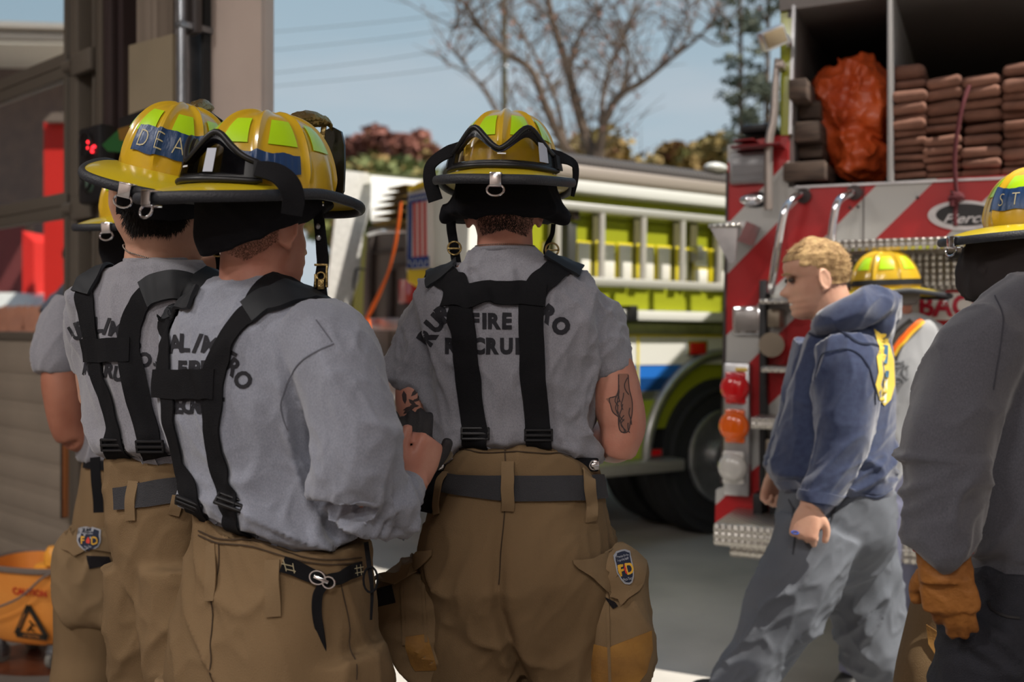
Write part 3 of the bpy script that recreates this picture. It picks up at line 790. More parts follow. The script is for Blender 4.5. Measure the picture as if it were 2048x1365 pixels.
# corner lights
wl_ = obj('scene_lamp', T.bx(1457, 371, 1541, 298, -0.035, 0.0, 0.022), M_alum, ft)
obj('lamp_lens', T.bx(1463, 364, 1535, 306, -0.042, -0.03, 0.016), mat('lamp_grey_lens', (128, 128, 132), 0.25), wl_)
sl_ = []
for y in (318, 334, 350):
    sl_.append(T.bx(1466, y+2, 1532, y-2, -0.045, -0.04, 0.001))
obj('lens_rib', merge(*sl_), mat('lamp_rib', (150, 150, 152), .3), wl_)
bc = tc(1502, 288, -0.05)
obj('beacon', merge(T.bx(1460, 296, 1560, 284, -0.12, 0.1, 0.01), T.bx(1466, 284, 1508, 276, -0.10, 0.06, 0.01)), mat('beacon_dark_red', (96, 16, 22), 0.3, coat=.5), ft)
obj('light_bar', merge(T.bx(1478, 268, 1546, 243, -0.02, 0.3, 0.02), T.bx(1474, 274, 1552, 268, -0.02, 0.3, 0.006)), M_black, ft)
ml = tc(1503, 400, -0.01)
mk = obj('marker_lamp', ellipsoid(ml, 0.052, 0.03, 0.026), M_chrome, ft); obj('marker_base', ellipsoid(ml+V(0.02, 0.006, 0), 0.06, 0.012, 0.032), M_black, mk)
# flip-up step at the upper left corner
st_ = obj('folding_step', merge(T.bx(1416, 456, 1478, 446, -0.34, -0.03, 0.004)), M_dia, ft)
obj('step_bracket', merge(prism([T.at(x, y, -0.34) for x, y in ((1420, 456), (1474, 456), (1470, 524), (1458, 528))], -0.335, -0.325, lambda a, b, d: V(a, d, b)),
    prism([T.at(x, y, -0.1) for x, y in ((1474, 452), (1515, 452), (1498, 490), (1490, 480))], -0.30, -0.02, lambda a, b, d: V(a, d, b))), M_alum, ft)
gc = T.bx(1463, 671, 1524, 611, -0.03, 0.0, 0.014)
gh = obj('grab_recess', gc, M_chrome, ft); obj('recess_cup', T.bx(1470, 663, 1517, 622, -0.034, -0.028, 0.01), mat('satin_cup', (150, 146, 144), .35, metal=.6), gh)
# tail light stack
tl = obj('tail_light_frame', T.bx(1446, 992, 1499, 726, -0.05, 0.0, 0.012), M_alum, ft)
for (x0_, y0_, x1_, y1_, m_, nm) in ((1450, 808, 1491, 745, M_redl, 'red_tail_light'), (1449, 886, 1489, 820, M_amb, 'amber_tail_light'), (1444, 968, 1488, 905, M_clear, 'reverse_light')):
    q = obj(nm, T.bx(x0_, y0_, x1_, y1_, -0.065, -0.048, 0.008), m_, tl)
    c = tc((x0_+x1_)/2-1, (y0_+y1_)/2, -0.065); rr = (y0_-y1_)/2/F*4.1*0.92
    obj('round_lens', merge(ellipsoid(c, rr, 0.03, rr, nu=28), torus(c+V(0, -0.02, 0), rr*0.7, 0.004, V(1, 0, 0), V(0, 0, 1), 24, 6)), m_, q)
obj('reflector_tab', T.bx(1470, 743, 1494, 736, -0.06, -0.048, 0.003), mat('yellow_tab', (220, 190, 90), .4), tl)
# tailboard
za = T.at(1425, 1047, -0.36)[1]; zb_ = T.at(1425, 1092, -0.36)[1]; xa = T.at(1426, 1070, -0.36)[0]
obj('tailboard', merge(rbox(xa, TWD, -0.36, 0.04, zb_, za, 0.01), rbox(xa+0.05, TWD, -0.30, 0.04, zb_-0.05, zb_, 0.005)), M_dia, ft)
# upright ladder track, poles and rails
obj('tall_pole', merge(tube([tc(1555, 118, -0.06), tc(1551, 170, -0.06), tc(1547, 240, -0.06), tc(1538, 290, -0.06), tc(1537, 420, -0.06)], [0.013, 0.015, 0.016, 0.018, 0.018], 14), rbox(*sum([[min(a, b), max(a, b)] for a, b in ((tc(1553, 130, -.06).x, tc(1568, 130, -.06).x), (-.08, -.0), (tc(1560, 138, -.06).z, tc(1560, 122, -.06).z))], []), 0.004)), mat('pole_grey', (158, 148, 142), 0.35, metal=0.7), ft)
obj('ladder_track', merge(T.bx(1518, 1040, 1532, 560, -0.05, 0.0, 0.004), T.bx(1505, 1045, 1524, 990, -0.1, 0.0, 0.006), T.bx(1538, 1046, 1556, 985, -0.09, 0.0, 0.006)), M_black, ft)
for (x0_, y0_, x1_, y1_) in ((1522, 745, 1600, 735), (1502, 858, 1575, 838), (1518, 608, 1575, 598)):
    obj('ladder_step', T.bx(x0_, y0_, x1_, y1_, -0.2, -0.0, 0.005), M_dia, ft)
M_valve = mat('valve_metal', (128, 118, 104), .4, metal=.6)
obj('valve_cap', cyl(tc(1543, 690, -0.12), tc(1543, 690, 0), 0.05, 20), M_valve, ft); obj('valve_body', T.bx(1534, 656, 1560, 618, -0.12, 0, 0.01), M_valve, ft); obj('latch_box', T.bx(1530, 960, 1560, 880, -.08, 0, .01), M_valve, ft)
for pts in (((1606, 392, 0.0), (1594, 392, -0.10), (1574, 412, -0.16), (1563, 450, -0.17), (1553, 510, -0.17), (1543, 575, -0.14), (1542, 590, 0.0)),
            ((1708, 385, 0.0), (1698, 388, -0.10), (1677, 402, -0.16), (1667, 440, -0.17), (1660, 500, -0.17), (1655, 575, -0.14), (1655, 590, 0.0))):
    hr = obj('grab_rail', tube([tc(*p_) for p_ in pts], 0.015, 14), M_chrome, ft)
    c = tc(pts[0][0], pts[0][1], -0.02); obj('rail_flange', cyl(c, c+V(0, 0.02, 0), 0.03, 18), M_steeld, hr)
# flood lamp on arm
fl = obj('flood_lamp', xf(rbox(-0.052, 0.052, -0.03, 0.03, -0.04, 0.04, 0.008), Matrix.Translation(tc(1545, 76, -0.12)) @ Matrix.Rotation(R(-14), 4, 'Y') @ Matrix.Rotation(R(24), 4, 'X') @ Matrix.Rotation(R(28), 4, 'Z')), M_alum, ft)
obj('lamp_face', xf(rbox(-0.042, 0.042, -0.036, -0.028, -0.03, 0.03, 0.003), Matrix.Translation(tc(1545, 76, -0.12)) @ Matrix.Rotation(R(-14), 4, 'Y') @ Matrix.Rotation(R(24), 4, 'X') @ Matrix.Rotation(R(28), 4, 'Z')), mat('lamp_face_tan', (150, 134, 108), .3), fl)
obj('lamp_arm', merge(tube([tc(1572, 70, -0.10), tc(1578, 86, -0.08), tc(1578, 92, 0.0)], 0.012, 10)), M_alum, fl)
# wheels and axle so it stands on the ground
def wheel(parent, M, r=0.52, w=0.28, nm='wheel'):
    tw = obj(nm, xf(merge(torus(V(0, 0, 0), r-0.11, 0.11, V(1, 0, 0), V(0, 0, 1), 40, 12, sy=1.0), cyl(V(0, -w/2, 0), V(0, w/2, 0), r-0.02, 48), torus(V(0, -w/2+.02, 0), r-.1, .035, V(1, 0, 0), V(0, 0, 1), 40, 10)), M), M_rubber, parent)
    obj('rim', xf(merge(torus(V(0, -w/2-0.012, 0), r*0.55, 0.015, V(1, 0, 0), V(0, 0, 1), 32, 8), cyl(V(0, -w/2-0.005, 0), V(0, -w/2+0.06, 0), r*0.53, 32), cyl(V(0, -w/2-0.05, 0), V(0, -w/2, 0), r*0.2, 20)), M), M_alum, tw)
    return tw
for yy in (2.2, 5.4):
    wheel(ft, Matrix.Translation(V(0.16, yy, 0.52)) @ Matrix.Rotation(-PI/2, 4, 'Z'), nm='wheel')
    wheel(ft, Matrix.Translation(V(TWD-0.16, yy, 0.52)) @ Matrix.Rotation(PI/2, 4, 'Z'), nm='wheel')
obj('chassis', merge(box(0.5, 1.9, 0.2, 6.2, 0.45, 0.66)), M_black, ft)
# --- loads in the bed (top-level: they lie in it)
def tw_(pc): return xf(pc, T.M)
bag_s = []
for (cx, cy, a, b) in ((1668, 178, 42, 34), (1725, 160, 50, 34), (1735, 200, 44, 44), (1672, 215, 40, 40), (1700, 240, 50, 44), (1745, 245, 36, 44), (1705, 285, 44, 36), (1722, 315, 46, 34), (1718, 340, 44, 26), (1760, 200, 30, 50), (1650, 190, 22, 30), (1690, 165, 40, 26)):
    c = tc(cx, cy, 0.28); s_ = 4.3/F
    bag_s.append(noisy(ellipsoid(c, a*s_, 0.15+0.02*random.random(), b*s_, nu=30, nv=20), 0.018, 6, cx*.01))
bagm = remesh(tw_(merge(*bag_s)), 0.008, 10)
deform(bagm, wrinkle(6, (1, 1, .5), 0.034, Matrix.Rotation(R(35), 3, 'Y'), 3)); deform(bagm, wrinkle(13, (1, 1, .4), 0.007, Matrix.Rotation(R(-25), 3, 'Y'), 9))
bo = obj('tarp_bag', bagm, M_bagor); tag(bo, 'crumpled orange vinyl bag standing in the truck bed left of the folded hoses', 'bag')
# folded hose stacks
cols = [(1778, 1850, [(126, 158), (160, 178), (178, 203), (204, 228), (230, 245), (236, 257), (258, 274), (275, 290), (290, 307), (308, 318), (322, 341), (344, 358)]),
        (1850, 1922, [(150, 174), (175, 196), (200, 228), (232, 247), (249, 264), (270, 290), (292, 307), (310, 322), (324, 342), (344, 358)]),
        (1926, 2002, [(146, 172), (170, 192), (196, 214), (215, 238), (246, 264), (267, 288), (291, 313), (315, 334), (336, 354)]),
        (2006, 2090, [(120, 148), (150, 178), (177, 200), (198, 216), (214, 236), (236, 252), (252, 274), (274, 294), (292, 314), (314, 330), (332, 350)])]
names = ['leftmost stack, beside the grey divider', 'second stack from the grey divider', 'third stack, just right of the red rope', 'rightmost stack of the four']
for k, (x0_, x1_, rows) in enumerate(cols):
    e_ = thing('folded_hose_stack', 'brown folded hose in the truck bed, '+names[k], 'fire hose', M=T.M, group='folded fire hoses in the bed')
    for (ya, yb) in rows:
        j = random.uniform(-5, 4); d0 = 0.03+random.uniform(-0.03, 0.05)
        a, zt_ = T.at(x0_+j, ya, d0); b, zb3 = T.at(x1_+random.uniform(-2, 2), yb, d0)
        zt_ = T.at((x0_+x1_)/2, ya+.5, d0)[1]; zb3 = T.at((x0_+x1_)/2, yb-.5, d0)[1]
        h_ = (zt_-zb3); r_ = h_*0.48; til = random.uniform(-0.03, 0.05)
        zt_ = zt_; pc = rbox(a-.002, b+.006, d0, 1.4, zb3, zt_, r_, 3)
        pc = ([V(v.x, v.y+0.01*math.sin(v.x*40+ya), v.z+(v.x-(a+b)/2)*til+0.002*math.sin(v.x*50)) for v in pc[0]], pc[1])
        obj('hose_fold', pc, M_hose, e_)
rp_ = obj('tie_rope', tw_(merge(tube([tc(1938, 172, 0.02), tc(1926, 208, -0.02), tc(1915, 262, -0.03), tc(1909, 320, -0.03), tc(1912, 372, -0.03), tc(1914, 392, -0.03), tc(1910, 430, -0.028), tc(1911, 452, -0.03)], 0.008, 8), noisy(ellipsoid(tc(1912, 395, -0.035), 0.028, 0.02, 0.022), 0.008, 60), tube([tc(1905, 400, -0.05), tc(1903, 412, -0.05)], 0.009, 8))), mat('maroon_rope', (88, 36, 42), 0.9, bump=0.6, bscale=200))
tag(rp_, 'maroon rope tied over the folded hoses and hanging over the oval badge', 'rope')
for i, (x0_, y0_, x1_, y1_, d_, lb) in enumerate(((1577, 198, 1613, 155, -0.06, 'short weathered cribbing block, highest on the left of the truck bed'), (1582, 240, 1640, 200, 0.10, 'dark cribbing block just under the highest block in the truck bed'), (1575, 286, 1640, 240, 0.02, 'cribbing block in the middle of the pile left of the orange bag'), (1582, 318, 1645, 288, 0.10, 'recessed cribbing block second from the bottom of the pile'), (1566, 362, 1650, 320, -0.04, 'long cribbing block at the bottom of the pile in the truck bed'))):
    a, b = T.at(x0_, y0_, d_); c, e2 = T.at(x1_, y1_, d_)
    q = obj('cribbing_block', tw_(rbox(max(a, XB+.006) if i not in (0, 4) else a, c, d_, d_+0.45, b, e2, 0.006)), M_wood); tag(q, lb, 'wood block', 'cribbing blocks in the truck bed')

# ================================================================ lime fire engine (left of centre)
E = Frame((-0.07, 5.6, 0), (0.837, 0.547, -0.012))
fe = thing('fire_engine', 'lime green and white fire engine with a ladder hung along its side', 'fire engine', M=E.M)
LEN = 2.75; WID = 2.45
def zE(py, px=1300, d=0.0): return E.at(px, py, d)[1]
def xE(px, py=600, d=0.0): return E.at(px, py, d)[0]
zt = lambda y: zE(y, 1300)
bot = zt(918)
Zroof = zE(368, 1300)
obj('body', merge(box(0.02, LEN, 0.03, WID-.03, 0.72, 2.02), box(.85, LEN, 0.03, WID-.03, 2.0, Zroof-.05), box(.02, .86, .03, .08, 2.0, Zroof-.05), box(LEN-.6, LEN, 0.02, WID-.02, 0.6, Zroof+0.15)), M_lime, fe, smooth=False)
def side(y1_, y0_, m_, nm, x0_=0.0, x1_=LEN, d0=-0.005, d1=0.03, r=0.0, px=1300, wheelcut=False):
    a, b = zE(y0_, px), zE(y1_, px)
    return obj(nm, rbox(x0_, x1_, d0, d1, min(a, b), max(a, b), r) if r else box(x0_, x1_, d0, d1, min(a, b), max(a, b)), m_, fe, smooth=bool(r))
side(352, 372, mat('rail_tan', (176, 164, 156), .4, metal=.3), 'roof_rail', d0=-0.06, d1=0.05, r=0.006)
side(372, 382, mat('rail_beige', (150, 142, 128), .5), 'roof_rail_lower', d0=-0.03, d1=0.05)  # beige strip below the roof rail
side(382, 404, M_white, 'ribbed_cover_rail', d0=-0.09, d1=0.03, r=0.008)
wx_ = LEN*.97
tarp = loft([ring((x, 0.45, zE(334, 1300)-.035), 0.46, 0.10, V(0, 1, 0), V(0, 0, 1), 28, 2.6) for x in np.linspace(0.1, wx_, 40)])
obj('roof_cover', tarp, M_ribs, fe)
obj('roof_lamp', ellipsoid(V(xE(1440), 0.05, zE(343, 1440)+.03), 0.09, 0.06, 0.035), M_white, fe)
# ladder
DLd = -0.16
ld = obj('ladder', merge(*[box(0.05, 5.2, DLd, DLd+.01, 1, 1.01)]), M_alum, fe)
bpy.data.objects.remove(ld)
def lz(y, px): return E.at(px, y, DLd)[1]
zt1_, zt0_ = lz(420, 1300), lz(436, 1300); zb1_, zb0_ = lz(560, 1300), lz(577, 1300)
ld = obj('ladder', merge(rbox(0.05, 2.6, DLd-0.025, DLd+.025, zt0_, zt1_, 0.012), rbox(0.05, 2.6, DLd-0.025, DLd+.025, zb0_, zb1_, 0.012)), mat('ladder_silver', (204, 202, 198), .35, metal=.45), fe)
for k in range(14):
    p0 = E.at(1203, 500, DLd)[0]; p1 = E.at(1286, 500, DLd)[0]; xx = p0+(p1-p0)*(k-4)
    if xx < 0.1 or xx > 2.55: continue
    obj('rung', cyl(V(xx, DLd, zb1_-.005), V(xx, DLd, zt0_+.005), 0.021, 14), M_alum if False else mat('rung_silver', (196, 192, 186), .4, metal=.3), ld)
for x in (0.4, 2.2):
    obj('ladder_hook', merge(rbox(x-.02, x+.02, DLd, 0.0, zt0_-.05, zt1_, .005), rbox(x-.02, x+.02, DLd, 0.0, zb0_, zb1_, .005)), M_steeld, ld)
# lime panels with dark dividers and sun glare painted as white panels behind the ladder
for px_ in (1100, 1188, 1270, 1349, 1382, 1428):
    xx = xE(px_); obj('divider', box(xx-.02, xx+.04, -0.012, 0.0, zE(572), zE(425)), mat('divider_olive', (92, 88, 60), .5), fe, smooth=False)
M_glare = mat('glare_white', (236, 234, 228), 0.3, coat=0.5); M_lyel = mat('glare_fringe_and_trim_yellow', (224, 206, 40), .35)  # sun glare painted as white; yellow for its fringe and real trim
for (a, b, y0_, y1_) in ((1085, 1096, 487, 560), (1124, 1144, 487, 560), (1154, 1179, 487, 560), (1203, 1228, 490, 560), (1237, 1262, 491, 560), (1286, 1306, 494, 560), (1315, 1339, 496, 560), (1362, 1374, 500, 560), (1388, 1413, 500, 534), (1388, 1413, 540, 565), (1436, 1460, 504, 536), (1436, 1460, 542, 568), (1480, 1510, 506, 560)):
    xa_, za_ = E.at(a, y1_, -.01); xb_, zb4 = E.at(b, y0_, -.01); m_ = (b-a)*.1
    q = obj('glare_fringe_panel', rbox(xa_-.012, xb_+.012, -0.014, 0.0, za_-.012, zb4+.012, 0.004), M_lyel, fe)
    obj('glare_panel', rbox(xa_, xb_, -0.02, -0.012, za_, zb4, 0.006), M_glare, q)
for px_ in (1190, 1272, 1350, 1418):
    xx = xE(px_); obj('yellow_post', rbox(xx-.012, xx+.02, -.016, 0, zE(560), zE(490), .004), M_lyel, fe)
side(622, 642, M_white, 'upper_ledge', d0=-0.10, d1=0.03, r=0.006)
side(648, 668, M_alum, 'ribbed_ledge', d0=-0.05, d1=0.03, r=0.004)
side(670, 730, M_white, 'white_band', d0=-0.012)
side(669, 674, M_lyel, 'yellow_pinstripe', d0=-0.016, d1=0.0)
xg = xE(1274); obj('band_seam', box(xg-.006, xg+.006, -.018, 0, zE(800), zE(672)), M_lyel, fe, smooth=False)
for k in range(4):
    xs_ = xE(1268)+1.1*k
WCx, WCz = E.at(1447, 925, -0.02)
WCz = 0.52
def fend(y1_, y0_, m_, nm, d0=-0.008):
    """side band cut by the wheel arch"""
    za_, zb5 = zE(y0_), zE(y1_)
    RA = 0.66
    for sgn in (-1, 1):
        pts = []
        n = 12
        for i in range(n+1):
            z = za_+(zb5-za_)*i/n; h = RA*RA-(z-WCz)**2
            pts.append((WCx+sgn*(math.sqrt(h) if h > 0 else 0.0), z))
        end = 0.0 if sgn < 0 else LEN
        poly = pts+[(end, zb5), (end, za_)]
        obj(nm, prism(poly, d0, 0.03, lambda a, b, d: V(a, d, b)), m_, fe, smooth=False)
fend(730, 756, M_blue, 'blue_stripe'); fend(756, 782, M_navy, 'navy_stripe'); fend(782, 800, M_alum, 'silver_stripe'); fend(800, 920, M_limed, 'lime_lower_panel')
obj('wheel_arch', torus(V(WCx, -0.02, WCz), 0.67, 0.035, V(1, 0, 0), V(0, 0, 1), 40, 10, arc=PI), M_alum, fe)
obj('arch_liner', torus(V(WCx, 0.10, WCz), 0.62, 0.05, V(1, 0, 0), V(0, 0, 1), 40, 10, arc=PI), M_black, fe)
for (y_, r_) in ((0.13, 0), (0.50, 0), (WID-.13, 1)):
    wheel(fe, Matrix.Translation(V(WCx, y_, WCz)) @ (Matrix.Rotation(PI, 4, 'Z') if r_ else Matrix()), r=0.53, w=0.27)
rmk = obj('marker_light', rbox(xE(1369), xE(1410), -.03, 0, zE(713, 1390), zE(681, 1390), .006), M_chrome, fe)
obj('marker_lens', rbox(xE(1374), xE(1405), -.04, -.02, zE(709, 1390), zE(685, 1390), .006), M_redl, rmk)
rmk = obj('marker_light', rbox(xE(1288), xE(1322), -.03, 0, zE(914, 1300), zE(897, 1300), .006), M_chrome, fe)
obj('marker_lens', rbox(xE(1293), xE(1318), -.04, -.02, zE(912, 1300), zE(899, 1300), .004), M_redl, rmk)
obj('running_board', rbox(-0.05, WCx-.45, -0.14, 0.05, zE(944, 1250), zE(921, 1250), .008), mat('board_silver', (160, 156, 150), .4, metal=.5), fe)
obj('black_box', rbox(xE(1232), xE(1247), -.14, -.02, zE(642, 1240), zE(612, 1240), .006), M_black, fe)
obj('chassis', merge(box(0.3, LEN-.3, 0.55, WID-.55, 0.45, 0.75)), M_black, fe)
obj('side_bracket', merge(rbox(xE(1118, 480, -.05), xE(1136, 480, -.05), -.14, -.02, zE(560, 1127), zE(450, 1127), .01)), mat('bracket_dark', (64, 64, 62), .5), fe)
obj('side_bracket', rbox(xE(1374), xE(1384), -.10, -.0, zE(525, 1380), zE(494, 1380), .005), M_alum, fe); obj('knob', cyl(V(xE(1430), -.06, zE(540, 1430)), V(xE(1430), 0, zE(540, 1430)), .02), M_alum, fe)
# --- rear face: local x = 0 plane, y to the left
def er(poly, x0_, x1_): return prism([E.atx(x, y, x0_) for x, y in poly], x0_, x1_, lambda a, b, d: V(d, a, b))
def eb(px0, py0, px1, py1, x0_, x1_, r=0.004):
    a, b = E.atx(px0, py0, x0_); c, e3 = E.atx(px1, py1, x0_)
    return rbox(min(x0_, x1_), max(x0_, x1_), min(a, c), max(a, c), min(b, e3), max(b, e3), r)
def ec(px, py, x): a, b = E.atx(px, py, x); return V(x, a, b)
_o = V(-1.272, 6.9, 0); _d = V(.9, .4, 0).normalized(); _n = V(.4, -.9, 0).normalized(); _q = []
for _x, _y in [(682, 340), (742, 347), (742, 410), (726, 470), (718, 560), (692, 632), (690, 860), (640, 860), (656, 560)]:
    _r = ray(_x, _y); _q.append(E.I @ (CAMP+_r*((_o-CAMP).dot(_n)/_r.dot(_n))))
_k = E.I.to_3x3() @ (_n*-.03); _m = len(_q)
RDP = (_q+[v+_k for v in _q], [tuple(range(_m)), tuple(range(2*_m-1, _m-1, -1))]+[(i, (i+1) % _m, (i+1) % _m+_m, i+_m) for i in range(_m)])
obj('rear_diamond_panel', RDP, M_dia if False else mat('silver_tread', (222, 220, 216), .45, metal=.1, col2=(204, 202, 198), scale=30), fe, smooth=False)
_c = [V(x_, *E.atx(a_, b_, x_)) for a_, b_, x_ in ((742, 440, 0), (930, 440, 0), (930, 368, .8), (742, 349, .8))]
obj('rear_white_cover', (_c+[v-V(0, 0, .02) for v in _c], [(0, 1, 2, 3), (4, 7, 6, 5), (0, 4, 5, 1), (1, 5, 6, 2), (2, 6, 7, 3), (3, 7, 4, 0)]), mat('rear_cover_white', (226, 222, 214), .5), fe, smooth=False)
obj('rear_lime_edge', merge(er([(738, 343), (932, 361), (932, 368), (738, 350)], -0.06, 0.02)), M_lime, fe, smooth=False)
M_rearg = mat('rear_grey', (104, 92, 86), .6); M_reard = mat('rear_dark', (62, 50, 46), .6)
obj('rear_compartment', er([(736, 455), (935, 455), (935, 640), (726, 640), (728, 560)], -0.05, 0.0), M_rearg, fe, smooth=False)
obj('rear_post', merge(eb(733, 640, 742, 460, -.09, -.05), eb(771, 640, 783, 540, -.08, -.05), eb(736, 506, 800, 500, -.08, -.05), eb(772, 532, 830, 524, -.1, -.05)), M_reard, fe)
obj('rear_handle', merge(tube([ec(702, 632, -.14), ec(708, 560, -.14), ec(714, 538, -.14), ec(728, 540, -.12)], .008, 8)), M_black, fe)
obj('rear_grab_bar', tube([ec(738, 470, -.14), ec(770, 463, -.16), ec(815, 462, -.14)], .015, 10), M_chrome, fe)
tlr = obj('rear_tail_light', eb(796, 608, 838, 556, -.09, -.05, .01), M_redl, fe)
obj('rear_tailboard', merge(eb(690, 660, 960, 634, -.35, .0, .008)), M_alum, fe)
obj('rear_lower_panel', merge(eb(692, 772, 960, 660, -.04, .02), eb(696, 768, 708, 662, -.06, -.03), eb(772, 768, 778, 668, -.05, -.03)), mat('rear_panel_grey', (128, 116, 108), .6), fe)
obj('rear_knob', merge(ellipsoid(ec(741, 706, -.07), .03, .045, .05), cyl(ec(741, 706, -.07), ec(746, 676, -.05), .012)), M_chrome, fe)
pl = obj('license_plate', eb(722, 758, 776, 718, -.055, -.04, .004), mat('plate_white', (178, 178, 180), .5), fe)
py_, pz_ = E.atx(749, 748, -.06)
obj('plate_text', text_flat('FR 267', lambda a, b, d: V(-.06, py_-a, pz_+b), 0.062, .02, .62), mat('plate_ink', (60, 66, 86), .6), pl)
obj('rear_step', eb(688, 786, 960, 770, -.30, .0, .006), M_alum, fe)
obj('rear_lower_body', eb(690, 880, 960, 786, -.03, .02), mat('rear_beige', (150, 138, 126), .6), fe)
# hose pile on the engine rear (own things)
hp = thing('yellow_hose_pile', 'olive yellow hose piled in folds on the back of the lime engine', 'fire hose')
for i, (x0_, y0_, x1_, y1_) in enumerate(((748, 452, 800, 436), (750, 436, 808, 421), (752, 421, 812, 405), (756, 406, 814, 392), (766, 393, 815, 380), (780, 381, 815, 368))):
    a, b = E.atx(x0_, y0_, -.22); c, e3 = E.atx(x1_, y1_, -.22)
    obj('hose_fold', xf(noisy(rbox(-.24, .0, min(a, c), max(a, c), min(b, e3), max(b, e3), .03, 3), .006, 20, i), E.M), M_hosey, hp)
bg_ = thing('flag_bag', 'yellow and white cloth bag printed with a striped flag, hung on the engine rear', 'bag')
s1 = remesh(xf(merge(er([(815, 376), (856, 358), (935, 364), (935, 560), (905, 578), (862, 582), (812, 548)], -.42, -.12)), E.M), .012, 8)
deform(s1, wrinkle(5, (1, 1, .4), .02, None, 4, False))
obj('bag_body', s1, M_wc, bg_)
s2 = remesh(xf(merge(er([(812, 535), (856, 538), (935, 552), (930, 570), (900, 580), (862, 588), (845, 582), (812, 565)], -.45, -.10)), E.M), .012, 6)
obj('bag_bottom', s2, M_yelc, bg_)
s3 = remesh(xf(er([(812, 384), (812, 376), (856, 354), (935, 360), (935, 372), (858, 368)], -.445, -.10), E.M), .01, 3)
obj('bag_top', s3, M_yelc, bg_)
XF = -.445
fl = obj('flag_print', xf(er([(817, 388), (856, 380), (858, 536), (814, 540)], XF, -.40), E.M), mat('flag_white', (226, 220, 216), .8), bg_, smooth=False)
obj('flag_blue', xf(merge(er([(816, 392), (856, 384), (856, 400), (816, 408)], XF-.005, XF), er([(816, 408), (823, 407), (822, 535), (814, 536)], XF-.005, XF), er([(815, 516), (857, 512), (857, 534), (815, 538)], XF-.005, XF)), E.M), mat('flag_blue', (40, 64, 128), .8), fl, smooth=False)
obj('flag_stripe', xf(merge(*[er([(x, 404), (x+5, 403), (x+6, 514), (x+1, 515)], XF-.004, XF) for x in (826, 836, 846)]), E.M), mat('flag_red', (196, 50, 44), .8), fl, smooth=False)
st5 = []
for i in range(7):
    c = ec(819+i*5.6, 524+(i % 2)*6, XF-.006); st5.append(xf(ellipsoid(c, .002, .008, .008, nu=8, nv=5), E.M))
for i in range(5):
    c = ec(820+i*7.5, 399-i*1.4, XF-.006); st5.append(xf(rbox(c.x, c.x+.002, c.y-.008, c.y+.008, c.z-.008, c.z+.008, .001), E.M))
obj('flag_star', merge(*st5), M_wc, fl)
so2 = obj('tie_down_strap', xf(merge(tube([ec(802, 405, -.3), ec(798, 440, -.32), ec(790, 490, -.34), ec(778, 540, -.36), ec(762, 580, -.37), ec(745, 615, -.38), ec(735, 634, -.38)], [.014, .016, .018, .013, .02, .024, .018], 10, flat=.4),
      *[tube([ec(735, 632, -.38), ec(728+dx, 655, -.4), ec(722+dx*1.4, 680, -.4), ec(730+dx*.6, 702+dx*.3, -.4)], [.008, .005, .006, .008], 6) for dx in (-6, 4, 12)]), E.M), M_orange)
tag(so2, 'bright orange tie strap with frayed end hanging down the back of the lime engine', 'strap')
# ================================================================ far background
def leaf_crown(clusters, n, size, seed, squash=0.8):
    """leaf quads scattered through ellipsoid clusters: (centre, radius xyz)"""
    rnd = random.Random(seed); vs = []; fs = []
    for c, r in clusters:
        for _ in range(n):
            d = V(rnd.gauss(0, 1), rnd.gauss(0, 1), rnd.gauss(0, 1)).normalized()*(rnd.random()**0.45)
            p = Vector(c)+V(d.x*r[0], d.y*r[1], d.z*r[2])
            a = V(rnd.gauss(0, 1), rnd.gauss(0, 1), rnd.gauss(0, 1)).normalized(); b = a.orthogonal().normalized()
            cdir = a.cross(b); s = size*(0.6+0.8*rnd.random()); o = len(vs)
            vs += [p-b*s*.5, p+cdir*s*.35, p+b*s*.5, p-cdir*s*.35]; fs.append((o, o+1, o+2, o+3))
    return vs, fs
def limb(pts, r0, r1, n=8):
    k = len(pts); return tube(pts, [r0+(r1-r0)*i/(k-1) for i in range(k)], n, per=4)
def bushy(name, label, cat, px0, px1, ytop, ybot, Y, mats, seed, group, trunk=True, dens=190, size=.34):
    rnd = random.Random(seed)
    A = P(px0, ybot, Y); B = P(px1, ytop, Y); w_ = B.x-A.x; h_ = B.z
    o = thing(name, label, cat, ((A.x+B.x)/2, Y, -0.012), group=group)
    cx = 0.0; cl = []
    k = max(12, int(w_/.9))
    for i in range(k*3):
        x = rnd.uniform(-.42, .42)*w_; env = math.sqrt(max(0.05, 1-(x/(w_*.52))**2))
        r_ = min(w_, h_)*rnd.uniform(.16, .26); z = h_*(.62+.38*env)-r_*.8-rnd.random()**2.0*.5*h_; cl.append(((x, rnd.uniform(-.8, .8), z), (r_, r_, r_*.8)))
    half = len(cl)//2
    obj('crown', leaf_crown(cl, dens, size, seed), mats[0], o, smooth=False, fixn=False)
    obj('inner_crown', leaf_crown(cl[:half], dens//2, size, seed+5), mats[1], o, smooth=False, fixn=False)
    br = [limb([V(0, 0, 0), V(.1, 0, h_*.3), V(0, 0, h_*.75)], .22, .06)]
    for i in range(6):
        a = rnd.uniform(-.4, .4)*w_; br.append(limb([V(0, 0, h_*.2), V(a*.5, 0, h_*.4), V(a, 0, h_*.65)], .1, .03))
    obj('trunk', merge(*br), M_bark, o)
    return o
def leafm(nm, a, b): return mat(nm, a, 0.8, col2=b, scale=0.7, detail=3, contrast=(.35, .65))
L_red = leafm('leaf_red', (150, 96, 80), (132, 84, 74)); L_or = leafm('leaf_orange', (166, 116, 80), (140, 104, 74)); L_ol = leafm('leaf_olive', (116, 108, 60), (140, 112, 66))
L_gr = leafm('leaf_green', (84, 98, 58), (112, 112, 62)); L_br = leafm('leaf_brown', (160, 122, 72), (120, 104, 60)); L_dk = leafm('leaf_dark', (66, 74, 56), (84, 88, 60))
